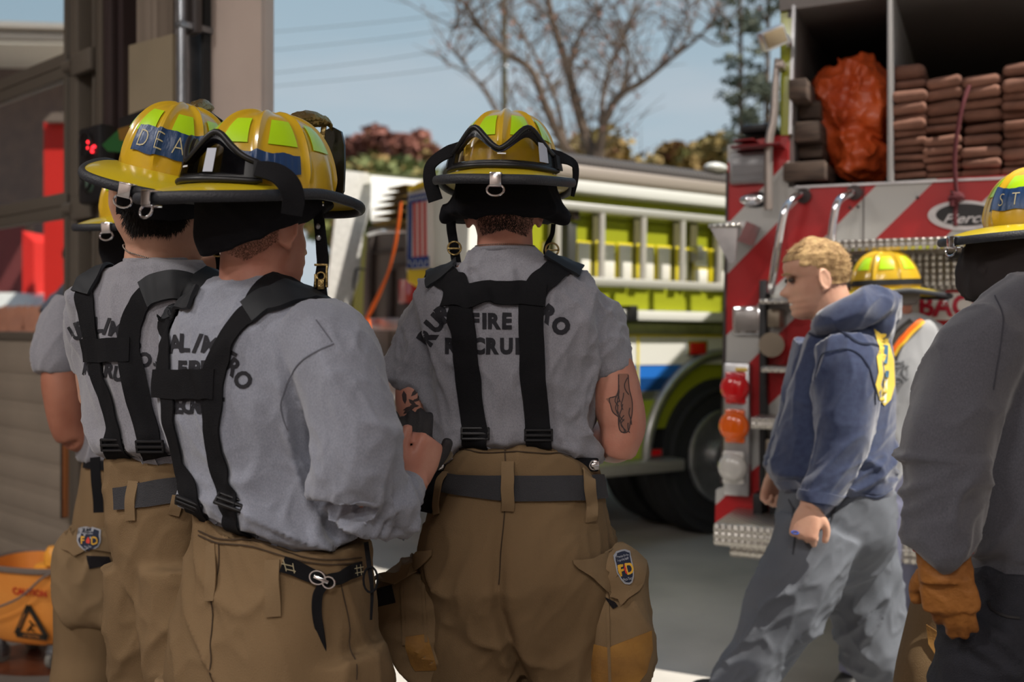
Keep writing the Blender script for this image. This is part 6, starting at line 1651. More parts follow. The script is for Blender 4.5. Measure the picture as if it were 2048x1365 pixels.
slL2 = ptube([(440, 930, Y2+.26, .052), (540, 950, Y2+.24, .05), (680, 945, Y2+.14, .042)], 20)
sh2 = remesh(merge(psec(t2, Y2, yaw=YAW2), slR, slF, slL, slL2), .0055, 10)
A1 = wrinkle(6.5, (1.2, 1.2, .45), .022, Matrix.Rotation(R(30), 3, 'Y'), 12.0); A2 = wrinkle(9, (.5, .5, 1.5), .016, Matrix.Rotation(R(-25), 3, 'Y'), 5.0); A3 = wrinkle(17, (1, 1, .6), .0045, None, 7.0)
def f2(co, n):
    low = max(0, min(1, (1.16-co.z)/.16)); arm = max(0, min(1, (co.x+.33)/.08))
    k = min(1, (co-P(818, 968, Y2)).length/.08)
    return (A1(co, n)*(.45+.35*arm)+A2(co, n)*low*(.75)+A3(co, n)*(.5+low))*k
deform(sh2, f2)
WT2 = [(380, 1050), (390, 1052), (436, 1069), (507, 1073), (590, 1102), (660, 1110), (730, 1104)]
ef2 = edge_fn(WT2, Y2-.12); blouse(sh2, ef2, .010); tuck(sh2, ef2, .022)
bv2 = bvh_of(sh2)
hips2 = [(1058, 386, 734, 0, .74), (1085, 384, 738, 0, .75), (1120, 378, 738, 0, .76), (1170, 364, 744, 0, .80), (1230, 350, 750, 0, .82), (1290, 340, 754, 0, .82), (1350, 336, 764, 0, .8), (1400, 350, 750, 0, .75)]
lg2 = [[(450, 1300, Y2+.08, .10), (440, 1400, Y2+.09, .105), (440, 1560, Y2+.10, .092), (440, 1750, Y2+.1, .088), (440, 2000, Y2+.1, .088), (440, 2120, Y2+.1, .088)],
       [(655, 1300, Y2-.06, .105), (665, 1380, Y2-.06, .108), (665, 1560, Y2-.06, .094), (660, 1750, Y2-.06, .09), (655, 2000, Y2-.06, .09), (655, 2080, Y2-.06, .09)]]
tr2 = remesh(merge(psec(hips2, Y2, yaw=YAW2), *[ptube(l_, 28) for l_ in lg2]), .0065, 8)
topz = [(390, 1050), (436, 1069), (507, 1073), (590, 1102), (660, 1110), (730, 1104)]
B1 = wrinkle(4.2, (1.2, 1, .4), .012, Matrix.Rotation(R(-16), 3, 'Y'), 14.0, False); B2 = wrinkle(9, (1, 1, .4), .011, Matrix.Rotation(R(24), 3, 'Y'), 18.0)
slope_top(tr2, topz, Y2-.12, .12)
deform(tr2, lambda co, n: B1(co, n)+B2(co, n)*.7)
bt2 = bvh_of(tr2)
neck2 = ptube([(508, 600, Y2, .062), (507, 560, Y2, .060), (508, 510, Y2, .058), (512, 450, Y2, .058)], 28)
arm2 = [ptube([(650, 680, Y2-.1, .05), (700, 860, Y2-.14, .05), (712, 985, Y2-.14, .044)]), ptube([(712, 985, Y2-.14, .044), (780, 990, Y2-.05, .036), (825, 962, Y2-.0, .029), (835, 955, Y2+.01, .028)]),
        ptube([(395, 650, Y2+.10, .048), (400, 820, Y2+.22, .045), (440, 930, Y2+.26, .04)]), ptube([(440, 930, Y2+.26, .04), (560, 950, Y2+.22, .034), (700, 940, Y2+.13, .028)])]
hr2 = hand_pc(frame(P(822, 975, Y2-.005), (.35, .25, .75), (1, -.75, -.35)), 1, (1.05, .85, .5), scale=1.02)
hl2 = hand_pc(frame(P(700, 940, Y2+.13), (.9, -.2, .45), (0, -.2, 1)), -1, (.6, .6, .4))
tin2 = psec([(q[0], q[1]+(16 if q[0] < 960 else 42), q[2]-(16 if q[0] < 960 else 42), 0, q[4]*(.9 if q[0] < 960 else .75)) for q in t2[1:-1]]+[(1150, 440, 690, 0, .5), (1250, 420, 700, 0, .6), (1330, 420, 700, 0, .6)], Y2, yaw=YAW2)
body2 = skin_body(head_pc(HM2), neck2, tin2, arm2, [hr2, hl2], [ptube([(x, y, Y, r*.72) for x, y, Y, r in l_], 16) for l_ in lg2])
bsk2 = bvh_of(body2)
add(p2, 'body', body2.copy(), M_skin)
so2_ = add(p2, 'sweatshirt', sh2.copy(), M_tee2); tro2 = add(p2, 'trousers', tr2.copy(), M_pbi)
items = [('R', 318, 735, 34, -55, .04, .95), ('A', 352, 688, 34, -4, .04, .82), ('L', 371, 686, 34, 2, .04, .9), ('/', 396, 687, 36, 8, .04, .95), ('M', 420, 691, 33, 13, .04, .85), ('E', 440, 702, 32, 20, .04, .9), ('T', 456, 716, 32, 30, .04, .9), ('R', 468, 735, 32, 40, .04, .9), ('O', 487, 760, 33, 52, .04, .92)]
items += [(c, x, 738, 30, 2, .05, .85) for c, x in zip('FIRE', (366, 382, 396, 412))]
items += [(c, x, 811, 30, 4, .05, .8) for c, x in zip('RECRUIT', (345, 360, 376, 393, 409, 424, 438))]
obj('lettering', loc(p2, text_on(bv2, Y2, items, .0014)), M_ink, so2_)
obj('collar', loc(p2, torus(P(507, 563, Y2), .062, .006, V(1, 0, 0), V(0, 1, .12), 40, 8)), M_tee2, so2_)
for pts in (((575, 860), (562, 820), (572, 770), (600, 725), (640, 700), (668, 688)), ((632, 640), (648, 662), (664, 684))):
    obj('shoulder_seam', loc(p2, strip(bv2, [hit(bv2, x, y, Y2)[0] for x, y in pts], .002, .001, .0004, across=2, per=5)), mat('seam_shade', (96, 98, 108), .9), so2_)
def h3(bv, pts, Y): return [hit(bv, x, y, Y)[0] for x, y in pts]
sL = h3(bv2, ((402, 1040), (384, 1000), (364, 937), (350, 874), (340, 800), (332, 740), (331, 690), (338, 650), (352, 625), (372, 608)), Y2)
sR = h3(bv2, ((487, 1069), (470, 1034), (458, 994), (443, 950), (432, 874), (424, 800), (428, 760), (438, 724), (458, 676), (486, 640), (510, 618)), Y2)+[P(560, 590, Y2-.04), P(600, 600, Y2+.0), P(640, 640, Y2+.04), P(650, 760, Y2+.12)]
s_b = add(p2, 'suspenders', merge(strip(bv2, sL, .046, .003, .004), strip(bv2, sR, [.044]*8+[.044, .046, .05]+[.05]*4, .003, .004), strip(bv2, h3(bv2, ((312, 768), (345, 768), (380, 768), (415, 768), (432, 768)), Y2), .050, .004, .005)), M_web)
obj('shoulder_pad', loc(p2, strip(bv2, h3(bv2, ((499, 628), (530, 607), (560, 600)), Y2)+[P(600, 605, Y2-.05), P(632, 630, Y2-.02), P(655, 665, Y2+.02), P(664, 720, Y2+.06)], [.056, .058, .06, .06, .058, .05, .045], .007, .006)), M_pad, s_b)
obj('shoulder_pad', loc(p2, strip(bv2, h3(bv2, ((337, 642), (354, 622), (374, 607), (394, 597)), Y2), .045, .007, .006)), M_pad, s_b)
for x, y, a_ in ((384, 1003, 22), (466, 1012, 20)): obj('buckle', loc(p2, buckle(bv2, x, y, Y2, .05, .024, a_)), M_black, s_b)
loop_(p2, bt2, ((424, 1090), (426, 1130), (424, 1170), (421, 1202)), .020, Y2, tro2); loop_(p2, bt2, ((546, 1120), (547, 1160), (547, 1200), (547, 1234)), .026, Y2, tro2)
sd = obj('cinch_strap', loc(p2, merge(strip(bt2, h3(bt2, ((566, 1128), (590, 1136), (620, 1150), (645, 1160)), Y2), [.026, .025, .023, .020], .003, .004), strip(bt2, h3(bt2, ((648, 1162), (670, 1156), (695, 1146), (718, 1136)), Y2), [.018, .021, .023, .024], .003, .005))), M_web, tro2)
hq = hit(bt2, 640, 1158, Y2); mq = frame(hq[0]+hq[1]*.012, (.9, 0, -.4), hq[1])
obj('cinch_buckle', loc(p2, xf(merge(torus(V(-.008, 0, 0), .013, .002, V(1, 0, 0), V(0, 1, 0), 20, 6, sy=.8), torus(V(.012, 0, 0), .010, .002, V(1, 0, 0), V(0, 1, 0), 20, 6, sy=.9), rbox(-.014, .012, -.003, .003, -.002, .004, .001)), mq)), M_chrome, sd)
q0 = hit(bt2, 652, 1166, Y2)[0]; off_ = V(0, -.02, 0)
obj('strap_tail', loc(p2, ribbon([q0+off_*.4, P(636, 1190, q0.y-.02), P(634, 1230, q0.y-.022), P(641, 1268, q0.y-.018), P(649, 1305, q0.y-.012)], [.015, .017, .016, .014, .008], .003, [(-.3, -1, 0), (.5, -1, 0), (.2, -1, 0), (-.3, -1, 0), (-.2, -1, 0)])), M_web, sd)
st = []
for a, b in (((568, 1120), (572, 1140)), ((584, 1126), (588, 1146)), ((566, 1126), (586, 1132)), ((570, 1136), (590, 1142)), ((706, 1130), (708, 1152)), ((714, 1128), (716, 1150)), ((702, 1137), (720, 1133)), ((703, 1147), (720, 1143))):
    st.append(strip(bt2, h3(bt2, (a, b), Y2), .0014, .0008, .0074, across=2, per=3))
obj('box_stitch', loc(p2, merge(*st)), M_stitch, sd)
obj('waist_seam', loc(p2, merge(*[strip(bt2, h3(bt2, [(x, y+d) for x, y in ((398, 1062), (436, 1078), (507, 1084), (590, 1112), (660, 1121), (722, 1116))], Y2), .0022, .0012, .0016, across=2, per=6) for d in (0, 9)]+[strip(bt2, h3(bt2, ((438, 1088), (425, 1180), (422, 1280), (428, 1365)), Y2), .002, .001, .0005, across=2), strip(bt2, h3(bt2, ((682, 1170), (700, 1260), (712, 1360)), Y2), .002, .001, .0005, across=2)])), M_thread, tro2)
add(p2, 'side_hook', merge(ribbon([P(732, 1085, Y2-.09), P(738, 1130, Y2-.10), P(744, 1180, Y2-.10), P(742, 1240, Y2-.09)], [.008, .008, .006, .004], .003, (0, -1, 0)), torus(P(741, 1160, Y2-.105), .012, .002, V(.5, 0, 0).normalized(), V(0, 0, 1), 16, 6, sy=1.8)), M_web)
kp = pouch(Y2, [(1335, 690, 772, -.05, 1), (1370, 692, 782, -.05, 1), (1450, 692, 790, -.05, 1), (1500, 695, 780, -.05, 1)], 1.0); add(p2, 'cargo_pocket', kp, M_pbi2)
kp = pouch(Y2, [(1352, 318, 350, .05, 1.5), (1400, 300, 352, .05, 1.5), (1500, 300, 352, .05, 1.5), (1540, 315, 350, .05, 1.5)], 1.5); add(p2, 'cargo_pocket', kp, M_pbi2)
add(p2, 'boots', merge(boot_pc(P(440, 2000, Y2+.1), (.6, .8, 0)), boot_pc(P(655, 2000, Y2-.06), (.6, .8, 0))), M_boot)
add(p2, 'hair', hairs(bsk2, [(450, 460), (560, 440), (556, 480), (530, 500), (490, 522), (452, 505)], Y2, 3600, .0024, width=.0006, lift=.15), mat('shaved_hair', (126, 92, 78), .95), smooth=False)
HE2 = rot_head(536, 384, Y2, 36, 0, 3)
h2 = helmet('yellow fire helmet with goggles and brass eagle on the firefighter holding gloves', HE2, tape=(288, 352, .10, .26), goggles='dark', gog_phi=258)
f2_ = remesh(flap_pc(HE2, (.098, .122, -.01, 0, 0, 0), (.092, .116, -.078, 21, -11, -.010)), .0045, 4); deform(f2_, wrinkle(10, (1, 1, .5), .004, Matrix.Rotation(R(60), 3, 'Y'), 9))
obj('neck_flap', tochild(h2, f2_), M_flap, h2)
gl = [P(512, 338, Y2-.165), P(536, 341, Y2-.172), P(560, 350, Y2-.176), P(579, 370, Y2-.178), P(587, 398, Y2-.176), P(583, 430, Y2-.17)]
obj('goggle_strap', tochild(h2, ribbon(gl, [.026, .032, .036, .038, .036, .034], .004, [(0, -1, .2), (0, -1, .3), (.2, -1, .4), (.4, -1, .2), (.3, -1, 0), (.2, -1, 0)])), M_web, h2)
cs = obj('chin_strap', tochild(h2, merge(ribbon([P(634, 412, Y2-.02), P(640, 460, Y2-.02), P(644, 505, Y2-.02), P(645, 530, Y2-.02), P(640, 570, Y2-.02), P(641, 610, Y2-.03), P(643, 660, Y2-.04)], [.020, .020, .022, .022, .024, .030, .030], .004, (-.3, -1, 0)))), M_web, h2)
for x, y in ((636, 453), (637, 476)):
    obj('snap', tochild(h2, ellipsoid(P(x, y, Y2-.024), .0045, .0018, .0055, nu=14, nv=8)), M_galv, cs)
obj('strap_buckle', tochild(h2, xf(merge(rbox(-.012, .012, -.006, -.001, .018, .022, .001), rbox(-.012, -.008, -.006, -.001, -.020, .004, .001), rbox(.008, .012, -.006, -.001, -.020, .020, .001), torus(V(0, -.005, 0), .007, .0022, V(1, 0, 0), V(0, 0, 1), 16, 6), rbox(-.006, .006, -.008, -.003, -.024, -.006, .002)), Matrix.Translation(P(643, 553, Y2-.022)))), M_brass, cs)
obj('strap_hanger', tochild(h2, merge(torus(P(622, 416, Y2-.03), .010, .002, V(1, 0, 0), V(0, 0, 1), 16, 6), xf(rbox(-.018, .018, -.004, 0, -.004, .004, .001), Matrix.Translation(P(628, 408, Y2-.025))))), M_chrome, cs)
# gloves held in the hand
gv = thing('work_gloves', 'black work gloves with tan piping held in a bare hand', 'gloves', tuple(P(810, 900, Y2+.04)))
def gl_(pc): 
    o = Vector(gv.location); return [Vector(v)-o for v in pc[0]], pc[1]
g1 = hand_pc(frame(P(822, 955, Y2+.03), (.08, 0, 1), (.1, -1, 0)), -1, (.16, .14, .1), thumb=(1.2, -.2), fat=1.32, scale=.78)
gm_ = remesh(g1, .0035, 3); o_ = Vector(gv.location); gm_.transform(Matrix.Translation(-o_)); obj('glove', gm_, M_glov, gv)
g2 = remesh(merge(ellipsoid(P(760, 870, Y2+.08), .036, .045, .036), ellipsoid(P(775, 845, Y2+.08), .035, .035, .016, Matrix.Rotation(R(25), 3, 'Y')), ptube([(740, 905, Y2+.06, .03), (770, 860, Y2+.08, .035), (800, 850, Y2+.08, .022)], 16), ptube([(790, 900, Y2+.05, .014), (800, 880, Y2+.04, .016), (806, 862, Y2+.05, .010)], 12)), .004, 4)
deform(g2, wrinkle(18, (1, 1, 1), .004, None, 4)); g2.transform(Matrix.Translation(-o_)); obj('glove', g2, M_glov, gv)
obj('piping', gl_(tube([P(744, 868, Y2+.03), P(765, 862, Y2+.025), P(782, 848, Y2+.04), P(782, 838, Y2+.05)], .0028, 8)), M_piping, gv)
obj('cuff', gl_(merge(ptube([(826, 930, Y2+.03, .020), (858, 925, Y2+.06, .026), (880, 908, Y2+.09, .03)], 16, flat=.5))), mat('tan_cuff', (120, 108, 88), .9), gv)
# ================================================================ P3: dark-haired firefighter behind, at left (name tape)
Y3 = 2.0
p3 = person('dark-haired person with neck chain in grey t-shirt, half hidden behind the firefighter holding gloves', 290, Y3)
HM3 = rot_head(322, 424, Y3, 42, 0)
t3 = [(518, 250, 388, 0, .9), (530, 226, 408, 0, .8), (550, 190, 430, 0, .6), (580, 160, 452, 0, .55), (620, 148, 462, 0, .56), (680, 148, 458, 0, .58), (740, 152, 450, 0, .6), (800, 160, 440, 0, .62), (850, 168, 430, 0, .64), (895, 184, 425, 0, .68), (925, 205, 420, 0, .7), (950, 225, 410, 0, .68)]
YW3 = 26
sl3 = ptube([(405, 570, Y3-.06, .055), (425, 640, Y3-.04, .062), (440, 720, Y3, .055)], 20); sl3b = ptube([(190, 590, Y3+.06, .05), (185, 660, Y3+.10, .058), (190, 740, Y3+.14, .052)], 20)
sh3 = remesh(merge(psec(t3, Y3, yaw=YW3), sl3, sl3b), .006, 8)
K1 = wrinkle(7, (1.3, 1, .42), .016, Matrix.Rotation(R(20), 3, 'Y'), 32.0); K2 = wrinkle(9, (.6, .6, 1.3), .009, Matrix.Rotation(R(-30), 3, 'Y'), 25.0)
deform(sh3, lambda co, n: K1(co, n)*.8+K2(co, n)*max(0, min(1, (1.2-co.z)/.12)))
WT3 = [(180, 930), (212, 922), (232, 918), (300, 915), (352, 912), (420, 915)]
ef3 = edge_fn(WT3, Y3-.1); blouse(sh3, ef3, .010); tuck(sh3, ef3, .018)
bv3 = bvh_of(sh3)
h3s = [(915, 220, 424, 0, .72), (950, 222, 425, 0, .72), (1010, 222, 430, 0, .74), (1080, 226, 434, 0, .76), (1140, 232, 434, 0, .72), (1200, 238, 432, 0, .64), (1260, 244, 430, 0, .54), (1320, 252, 425, 0, .40), (1355, 280, 405, 0, .2)]
lg3 = [[(292, 1120, Y3+.05, .095), (300, 1240, Y3+.05, .098), (306, 1365, Y3+.05, .090), (305, 1500, Y3+.05, .082), (300, 1700, Y3+.05, .08), (295, 1990, Y3+.05, .085)],
       [(375, 1120, Y3-.04, .092), (385, 1240, Y3-.04, .095), (392, 1365, Y3-.05, .088), (395, 1500, Y3-.05, .08), (395, 1700, Y3-.05, .08), (395, 1950, Y3-.05, .085)]]
tr3 = remesh(merge(psec(h3s, Y3, yaw=YW3), *[ptube(l_, 24) for l_ in lg3]), .007, 7)
G1 = wrinkle(4.6, (1.2, 1, .4), .013, Matrix.Rotation(R(24), 3, 'Y'), 44.0, False); G2 = wrinkle(10, (1, 1, .5), .007, Matrix.Rotation(R(-32), 3, 'Y'), 48.0)
deform(tr3, lambda co, n: G1(co, n)+G2(co, n))
bt3 = bvh_of(tr3)
nk3 = ptube([(308, 560, Y3, .060), (308, 520, Y3, .057), (310, 480, Y3, .054), (318, 430, Y3, .056)], 24)
ar3 = [ptube([(190, 600, Y3+.06, .040), (188, 720, Y3+.13, .040), (195, 800, Y3+.18, .038)]), ptube([(195, 800, Y3+.18, .038), (260, 820, Y3+.30, .032), (320, 800, Y3+.36, .026)]),
       ptube([(400, 590, Y3-.03, .042), (430, 680, Y3+.02, .042), (455, 730, Y3+.08, .040)]), ptube([(455, 730, Y3+.08, .040), (450, 690, Y3+.12, .036), (436, 630, Y3+.14, .028), (430, 590, Y3+.14, .025)])]
hd3 = [hand_pc(frame(P(428, 585, Y3+.14), (-.22, 0, 1), (.5, -1, .1)), -1, (.95, 1.0, .6), thumb=(.4, .6), scale=.86), hand_pc(frame(P(320, 800, Y3+.36), (.9, .3, 0), (0, 0, 1)), 1, (.5, .5, .4))]
ti3 = psec([(q[0], q[1]+(14 if q[0] < 870 else 34), q[2]-(14 if q[0] < 870 else 34), 0, q[4]*(.88 if q[0] < 870 else .75)) for q in t3[1:]]+[(1050, 275, 385, 0, .5), (1120, 285, 375, 0, .4)], Y3, yaw=YW3)
body3 = skin_body(head_pc(HM3), nk3, ti3, ar3, hd3, [ptube([(x, y, Y, r*(.45 if y < 1260 else .62)) for x, y, Y, r in l_], 14) for l_ in lg3], vox=.0052)
bsk3 = bvh_of(body3)
add(p3, 'body', body3.copy(), M_skin2); so3 = add(p3, 'shirt', sh3.copy(), M_tee); tro3 = add(p3, 'trousers', tr3.copy(), M_pbi)
it3 = [('U', 152, 664, 29, -30, .045, .8), ('R', 163, 657, 29, -20, .045, .85), ('A', 180, 652, 29, -10, .045, .9), ('L', 198, 650, 29, -2, .045, .9), ('/', 214, 653, 31, 6, .045, .9), ('M', 232, 659, 28, 12, .045, .85), ('E', 246, 668, 28, 20, .045, .9), ('T', 261, 683, 28, 32, .045, .9), ('R', 273, 699, 28, 42, .045, .9), ('O', 289, 720, 28, 50, .045, .9)]
it3 += [(c, x, 700, 26, 2, .05, .85) for c, x in zip('FIRE', (196, 210, 222, 236))]+[(c, x, y, 27, 10, .05, .78) for c, x, y in zip('RECRUIT', (178, 192, 206, 220, 238, 249, 262), (736, 737, 738, 741, 748, 752, 758))]
obj('lettering', loc(p3, text_on(bv3, Y3, it3, .0014)), M_ink, so3)
obj('collar', loc(p3, torus(P(314, 520, Y3), .0590, .0055, V(1, 0, 0), V(0, 1, .1), 36, 8)), M_tee, so3)
cL = h3(bv3, ((238, 912), (232, 870), (222, 820), (208, 770), (196, 720), (184, 670), (174, 620), (172, 590), (186, 560)), Y3)+[P(205, 540, Y3+.06), P(225, 545, Y3+.15)]
cR = h3(bv3, ((312, 914), (298, 880), (284, 830), (272, 780), (262, 730), (258, 690), (264, 650), (280, 615), (296, 592), (318, 579)), Y3)
s_c = add(p3, 'suspenders', merge(strip(bv3, cL, .046, .003, .004), strip(bv3, cR, .046, .003, .004), strip(bv3, h3(bv3, ((172, 700), (200, 701), (230, 701), (262, 700)), Y3), .046, .004, .005)), M_web)
obj('shoulder_pad', loc(p3, strip(bv3, h3(bv3, ((292, 594), (318, 578), (348, 572), (378, 578), (402, 592)), Y3)+[P(425, 605, Y3+.06)], .060, .007, .006)), M_pad, s_c)
obj('shoulder_pad', loc(p3, strip(bv3, h3(bv3, ((166, 590), (180, 562)), Y3)+[P(200, 538, Y3+.05), P(225, 540, Y3+.13)], .056, .007, .006)), M_pad, s_c)
for x, y in ((234, 888), (302, 890)): obj('buckle', loc(p3, buckle(bv3, x, y, Y3, .054, .026)), M_black, s_c)
add(p3, 'belt', strip(bt3, h3(bt3, ((232, 998), (260, 995), (300, 988), (350, 980)), Y3)+[P(420, 978, Y3-.05)], [.042, .044, .048, .048, .046], .003, .004), M_belt)
loop_(p3, bt3, ((270, 962), (266, 1000), (264, 1040)), .022, Y3, tro3, off=.008); loop_(p3, bt3, ((358, 985), (352, 1010), (348, 1030)), .022, Y3, tro3, off=.008)
pk3 = pouch(Y3, [(1150, 224, 262, .05, 1.5), (1190, 220, 275, .05, 1.5), (1290, 226, 285, .05, 1.5), (1312, 240, 280, .05, 1.2)], 1.4); add(p3, 'cargo_pocket', pk3, M_leather)
add(p3, 'boots', merge(boot_pc(P(300, 1950, Y3+.05), (.5, .9, 0)), boot_pc(P(395, 1900, Y3-.05), (.5, .9, 0))), M_boot)
add(p3, 'hair', hairs(bsk3, [(250, 400), (385, 400), (366, 452), (338, 464), (300, 462), (264, 462), (250, 440)], Y3, 4200, .016, width=.0018, lift=.3), M_hair, smooth=False)
ch = []
for k in range(60):
    a = PI+PI*k/59; ch.append(ellipsoid(P(314, 516, Y3)+V(.0635*math.cos(a), .0635*math.sin(a), .018-.052*max(0, (k/59-.1))+(.03*max(0, .3-k/59))), .0016, .0016, .0016, nu=6, nv=4))
add(p3, 'neck_chain', merge(*ch), M_chain)
HE3 = rot_head(350, 348, Y3, 0, -7, 13)
h3_ = helmet('yellow fire helmet with blue tape marked DEAN, on the dark-haired firefighter', HE3, tape=(240, 335, .14, .40), tape_text=('DEAN', 281, .27, .034, 19))
f3_ = remesh(flap_pc(HE3, (.096, .120, -.01, 0, 0, 0), (.088, .106, -.088, 4, -12, .0)), .005, 4); deform(f3_, wrinkle(10, (1, 1, .5), .005, None, 19))
obj('neck_flap', tochild(h3_, f3_), M_flap, h3_)
obj('velcro_square', tochild(h3_, polypatch(bvh_of(f3_), [(338, 416), (369, 416), (368, 438), (341, 441)], Y3, .001, .001, .008)), M_velcro, h3_)
chin_strap(h3_, [P(416, 452, Y3+.05), P(430, 490, Y3+.05), P(436, 520, Y3+.05), P(438, 548, Y3+.05)], .010, [P(437, 500, Y3+.045)])

# ================================================================ P4: far left firefighter, mostly hidden
Y4 = 2.7
p4 = person('person with bare left elbow, mostly hidden behind the dark-haired firefighter', 190, Y4)
t4 = [(555, 225, 310, 0, .9), (575, 195, 335, 0, .7), (600, 160, 370, 0, .55), (650, 132, 392, 0, .5), (740, 128, 396, 0, .55), (830, 140, 380, 0, .58), (900, 152, 360, 0, .62), (950, 160, 350, 0, .62)]
slv4 = [ptube([(150, 600, Y4-.02, .05), (130, 650, Y4-.04, .062), (118, 710, Y4-.06, .064), (116, 745, Y4-.06, .058)]), ptube([(375, 600, Y4, .05), (390, 680, Y4, .06), (394, 740, Y4, .055)])]
s4 = remesh(merge(psec(t4, Y4, yaw=15), *slv4), .008, 6); tuck(s4, lambda x: P(0, 925, Y4).z, .02); deform(s4, wrinkle(7, (1.3, 1, .42), .010, Matrix.Rotation(R(-15), 3, 'Y'), 62))
h4s = [(915, 166, 350, 0, .62), (960, 158, 352, 0, .64), (1040, 146, 356, 0, .66), (1120, 138, 358, 0, .66), (1190, 150, 350, 0, .5), (1230, 175, 330, 0, .35)]
l4 = [[(190, 1110, Y4, .10), (188, 1200, Y4, .105), (180, 1300, Y4, .095), (166, 1400, Y4-.03, .085), (155, 1600, Y4-.03, .08)], [(302, 1110, Y4, .10), (308, 1200, Y4, .10), (310, 1400, Y4+.02, .085), (310, 1600, Y4+.04, .08)]]
t4r = remesh(merge(psec(h4s, Y4, yaw=15), *[ptube(l_) for l_ in l4]), .008, 6); deform(t4r, wrinkle(5, (1.2, 1, .4), .014, Matrix.Rotation(R(20), 3, 'Y'), 70, False))
a4 = [ptube([(150, 620, Y4-.02, .045), (122, 740, Y4-.06, .048), (128, 800, Y4-.06, .050), (136, 850, Y4-.05, .046), (146, 875, Y4-.04, .042)]), ptube([(146, 868, Y4-.04, .044), (190, 880, Y4+.02, .042), (250, 870, Y4+.1, .03)]), ptube([(375, 620, Y4, .045), (392, 760, Y4, .045), (392, 860, Y4+.05, .04)]), ptube([(392, 860, Y4+.05, .04), (350, 860, Y4+.2, .03)])]
HM4 = rot_head(268, 488, Y4, 10, 0)
b4 = skin_body(head_pc(HM4), ptube([(266, 590, Y4, .06), (266, 550, Y4, .058), (268, 500, Y4, .056)]), psec([(q[0], q[1]+10, q[2]-10, 0, q[4]*.9) for q in t4[1:]]+[(1100, 165, 340, 0, .5)], Y4, yaw=15), a4,
    [hand_pc(frame(P(250, 870, Y4+.1), (.8, .5, 0), (0, 0, 1)), -1), hand_pc(frame(P(350, 860, Y4+.2), (-.6, .6, 0), (0, 0, 1)), 1)], [ptube([(x, y, Y, r*.7) for x, y, Y, r in l_], 14) for l_ in l4], vox=.007)
add(p4, 'body', b4, M_skin3); add(p4, 'shirt', s4.copy(), M_tee); q4 = add(p4, 'trousers', t4r.copy(), M_pbi)
b4v = bvh_of(t4r)
pk = remesh(psec([(1055, 140, 262, -.03, 1.0), (1100, 124, 262, -.03, 1.1), (1180, 124, 262, -.03, 1.1), (1225, 136, 262, -.03, 1.1), (1242, 152, 262, -.03, 1)], Y4, p=3.2), .006, 5); deform(pk, wrinkle(9, (1, 1, .4), .008, None, 75)); bpk = bvh_of(pk)
k4 = add(p4, 'cargo_pocket', pk.copy(), M_pbi2)
fl4 = mesh_of('flap', polypatch(bpk, [(142, 1056), (180, 1050), (258, 1050), (262, 1100), (240, 1108), (182, 1100), (150, 1112), (128, 1098), (124, 1088)], Y4, .006, .005, .012)); f4o = obj('pocket_flap', loc(p4, fl4.copy()), M_pbi2, k4)
fd_patch(p4, bvh_of(fl4), 178, 1080, 46, 46, 3, Y4, f4o)
obj('velcro', loc(p4, polypatch(bpk, [(175, 1112), (218, 1114), (222, 1130), (178, 1138)], Y4, .002, .002, .01)), M_velcro, k4)
add(p4, 'hanging_strap', ribbon([P(190, 915, Y4-.17), P(192, 960, Y4-.18), P(196, 1000, Y4-.18), P(197, 1026, Y4-.18)], .026, .003, (0, -1, 0)), M_web)
add(p4, 'belt', strip(b4v, h3(b4v, ((172, 926), (210, 930), (260, 930)), Y4), .03, .003, .004), M_web)
add(p4, 'boots', merge(boot_pc(P(155, 1600, Y4-.03), (.4, .9, 0)), boot_pc(P(310, 1600, Y4+.04), (.3, .9, 0))), M_boot)
HE4 = rot_head(284, 440, Y4, 0, -2, -2)
h4_ = helmet('yellow fire helmet with black brim, lowest of the three at the left', HE4)
f4_ = remesh(flap_pc(HE4, (.092, .115, -.01, 0, 0, 0), (.100, .112, -.12, 4, 0, 0)), .006, 4); deform(f4_, wrinkle(8, (1, 1, .5), .008, None, 29)); obj('neck_flap', tochild(h4_, f4_), M_flap, h4_)

# ================================================================ P5: man in the navy hoodie walking left
Y5 = 3.0
p5 = person('person with short blond hair walking left in a navy hoodie and grey work trousers', 1660, Y5)
HM5 = rot_head(1630, 552, Y5, -84, 7, 0)
hc = [(655, 1628, 1740, 0, 1.1), (675, 1612, 1772, 0, .85), (700, 1604, 1784, 0, .8), (740, 1592, 1786, 0, .75), (790, 1578, 1786, 0, .75), (850, 1560, 1787, 0, .78), (900, 1546, 1786, 0, .8), (940, 1540, 1786, 0, .8), (970, 1552, 1788, 0, .78), (990, 1575, 1786, 0, .74), (1000, 1590, 1780, 0, .7)]
slv5 = [ptube([(1690, 690, Y5-.12, .09), (1698, 740, Y5-.15, .098), (1690, 820, Y5-.17, .090), (1680, 890, Y5-.18, .078), (1660, 950, Y5-.19, .068), (1640, 990, Y5-.20, .056), (1622, 1015, Y5-.21, .044)], 28),
        ptube([(1640, 690, Y5+.14, .08), (1610, 800, Y5+.18, .075), (1580, 880, Y5+.20, .06), (1555, 945, Y5+.18, .05)], 20)]
hood = [ptube([(1640, 655, Y5-.02, .035), (1668, 640, Y5-.10, .045), (1715, 618, Y5-.12, .05), (1755, 610, Y5-.06, .055), (1768, 625, Y5+.02, .055), (1740, 620, Y5+.10, .05), (1680, 640, Y5+.10, .045), (1640, 655, Y5+.04, .035)], 20), ellipsoid(P(1742, 645, Y5), .07, .11, .09)]
hd5 = remesh(merge(psec(hc, Y5, p=2.2), *slv5, *hood), .006, 8)
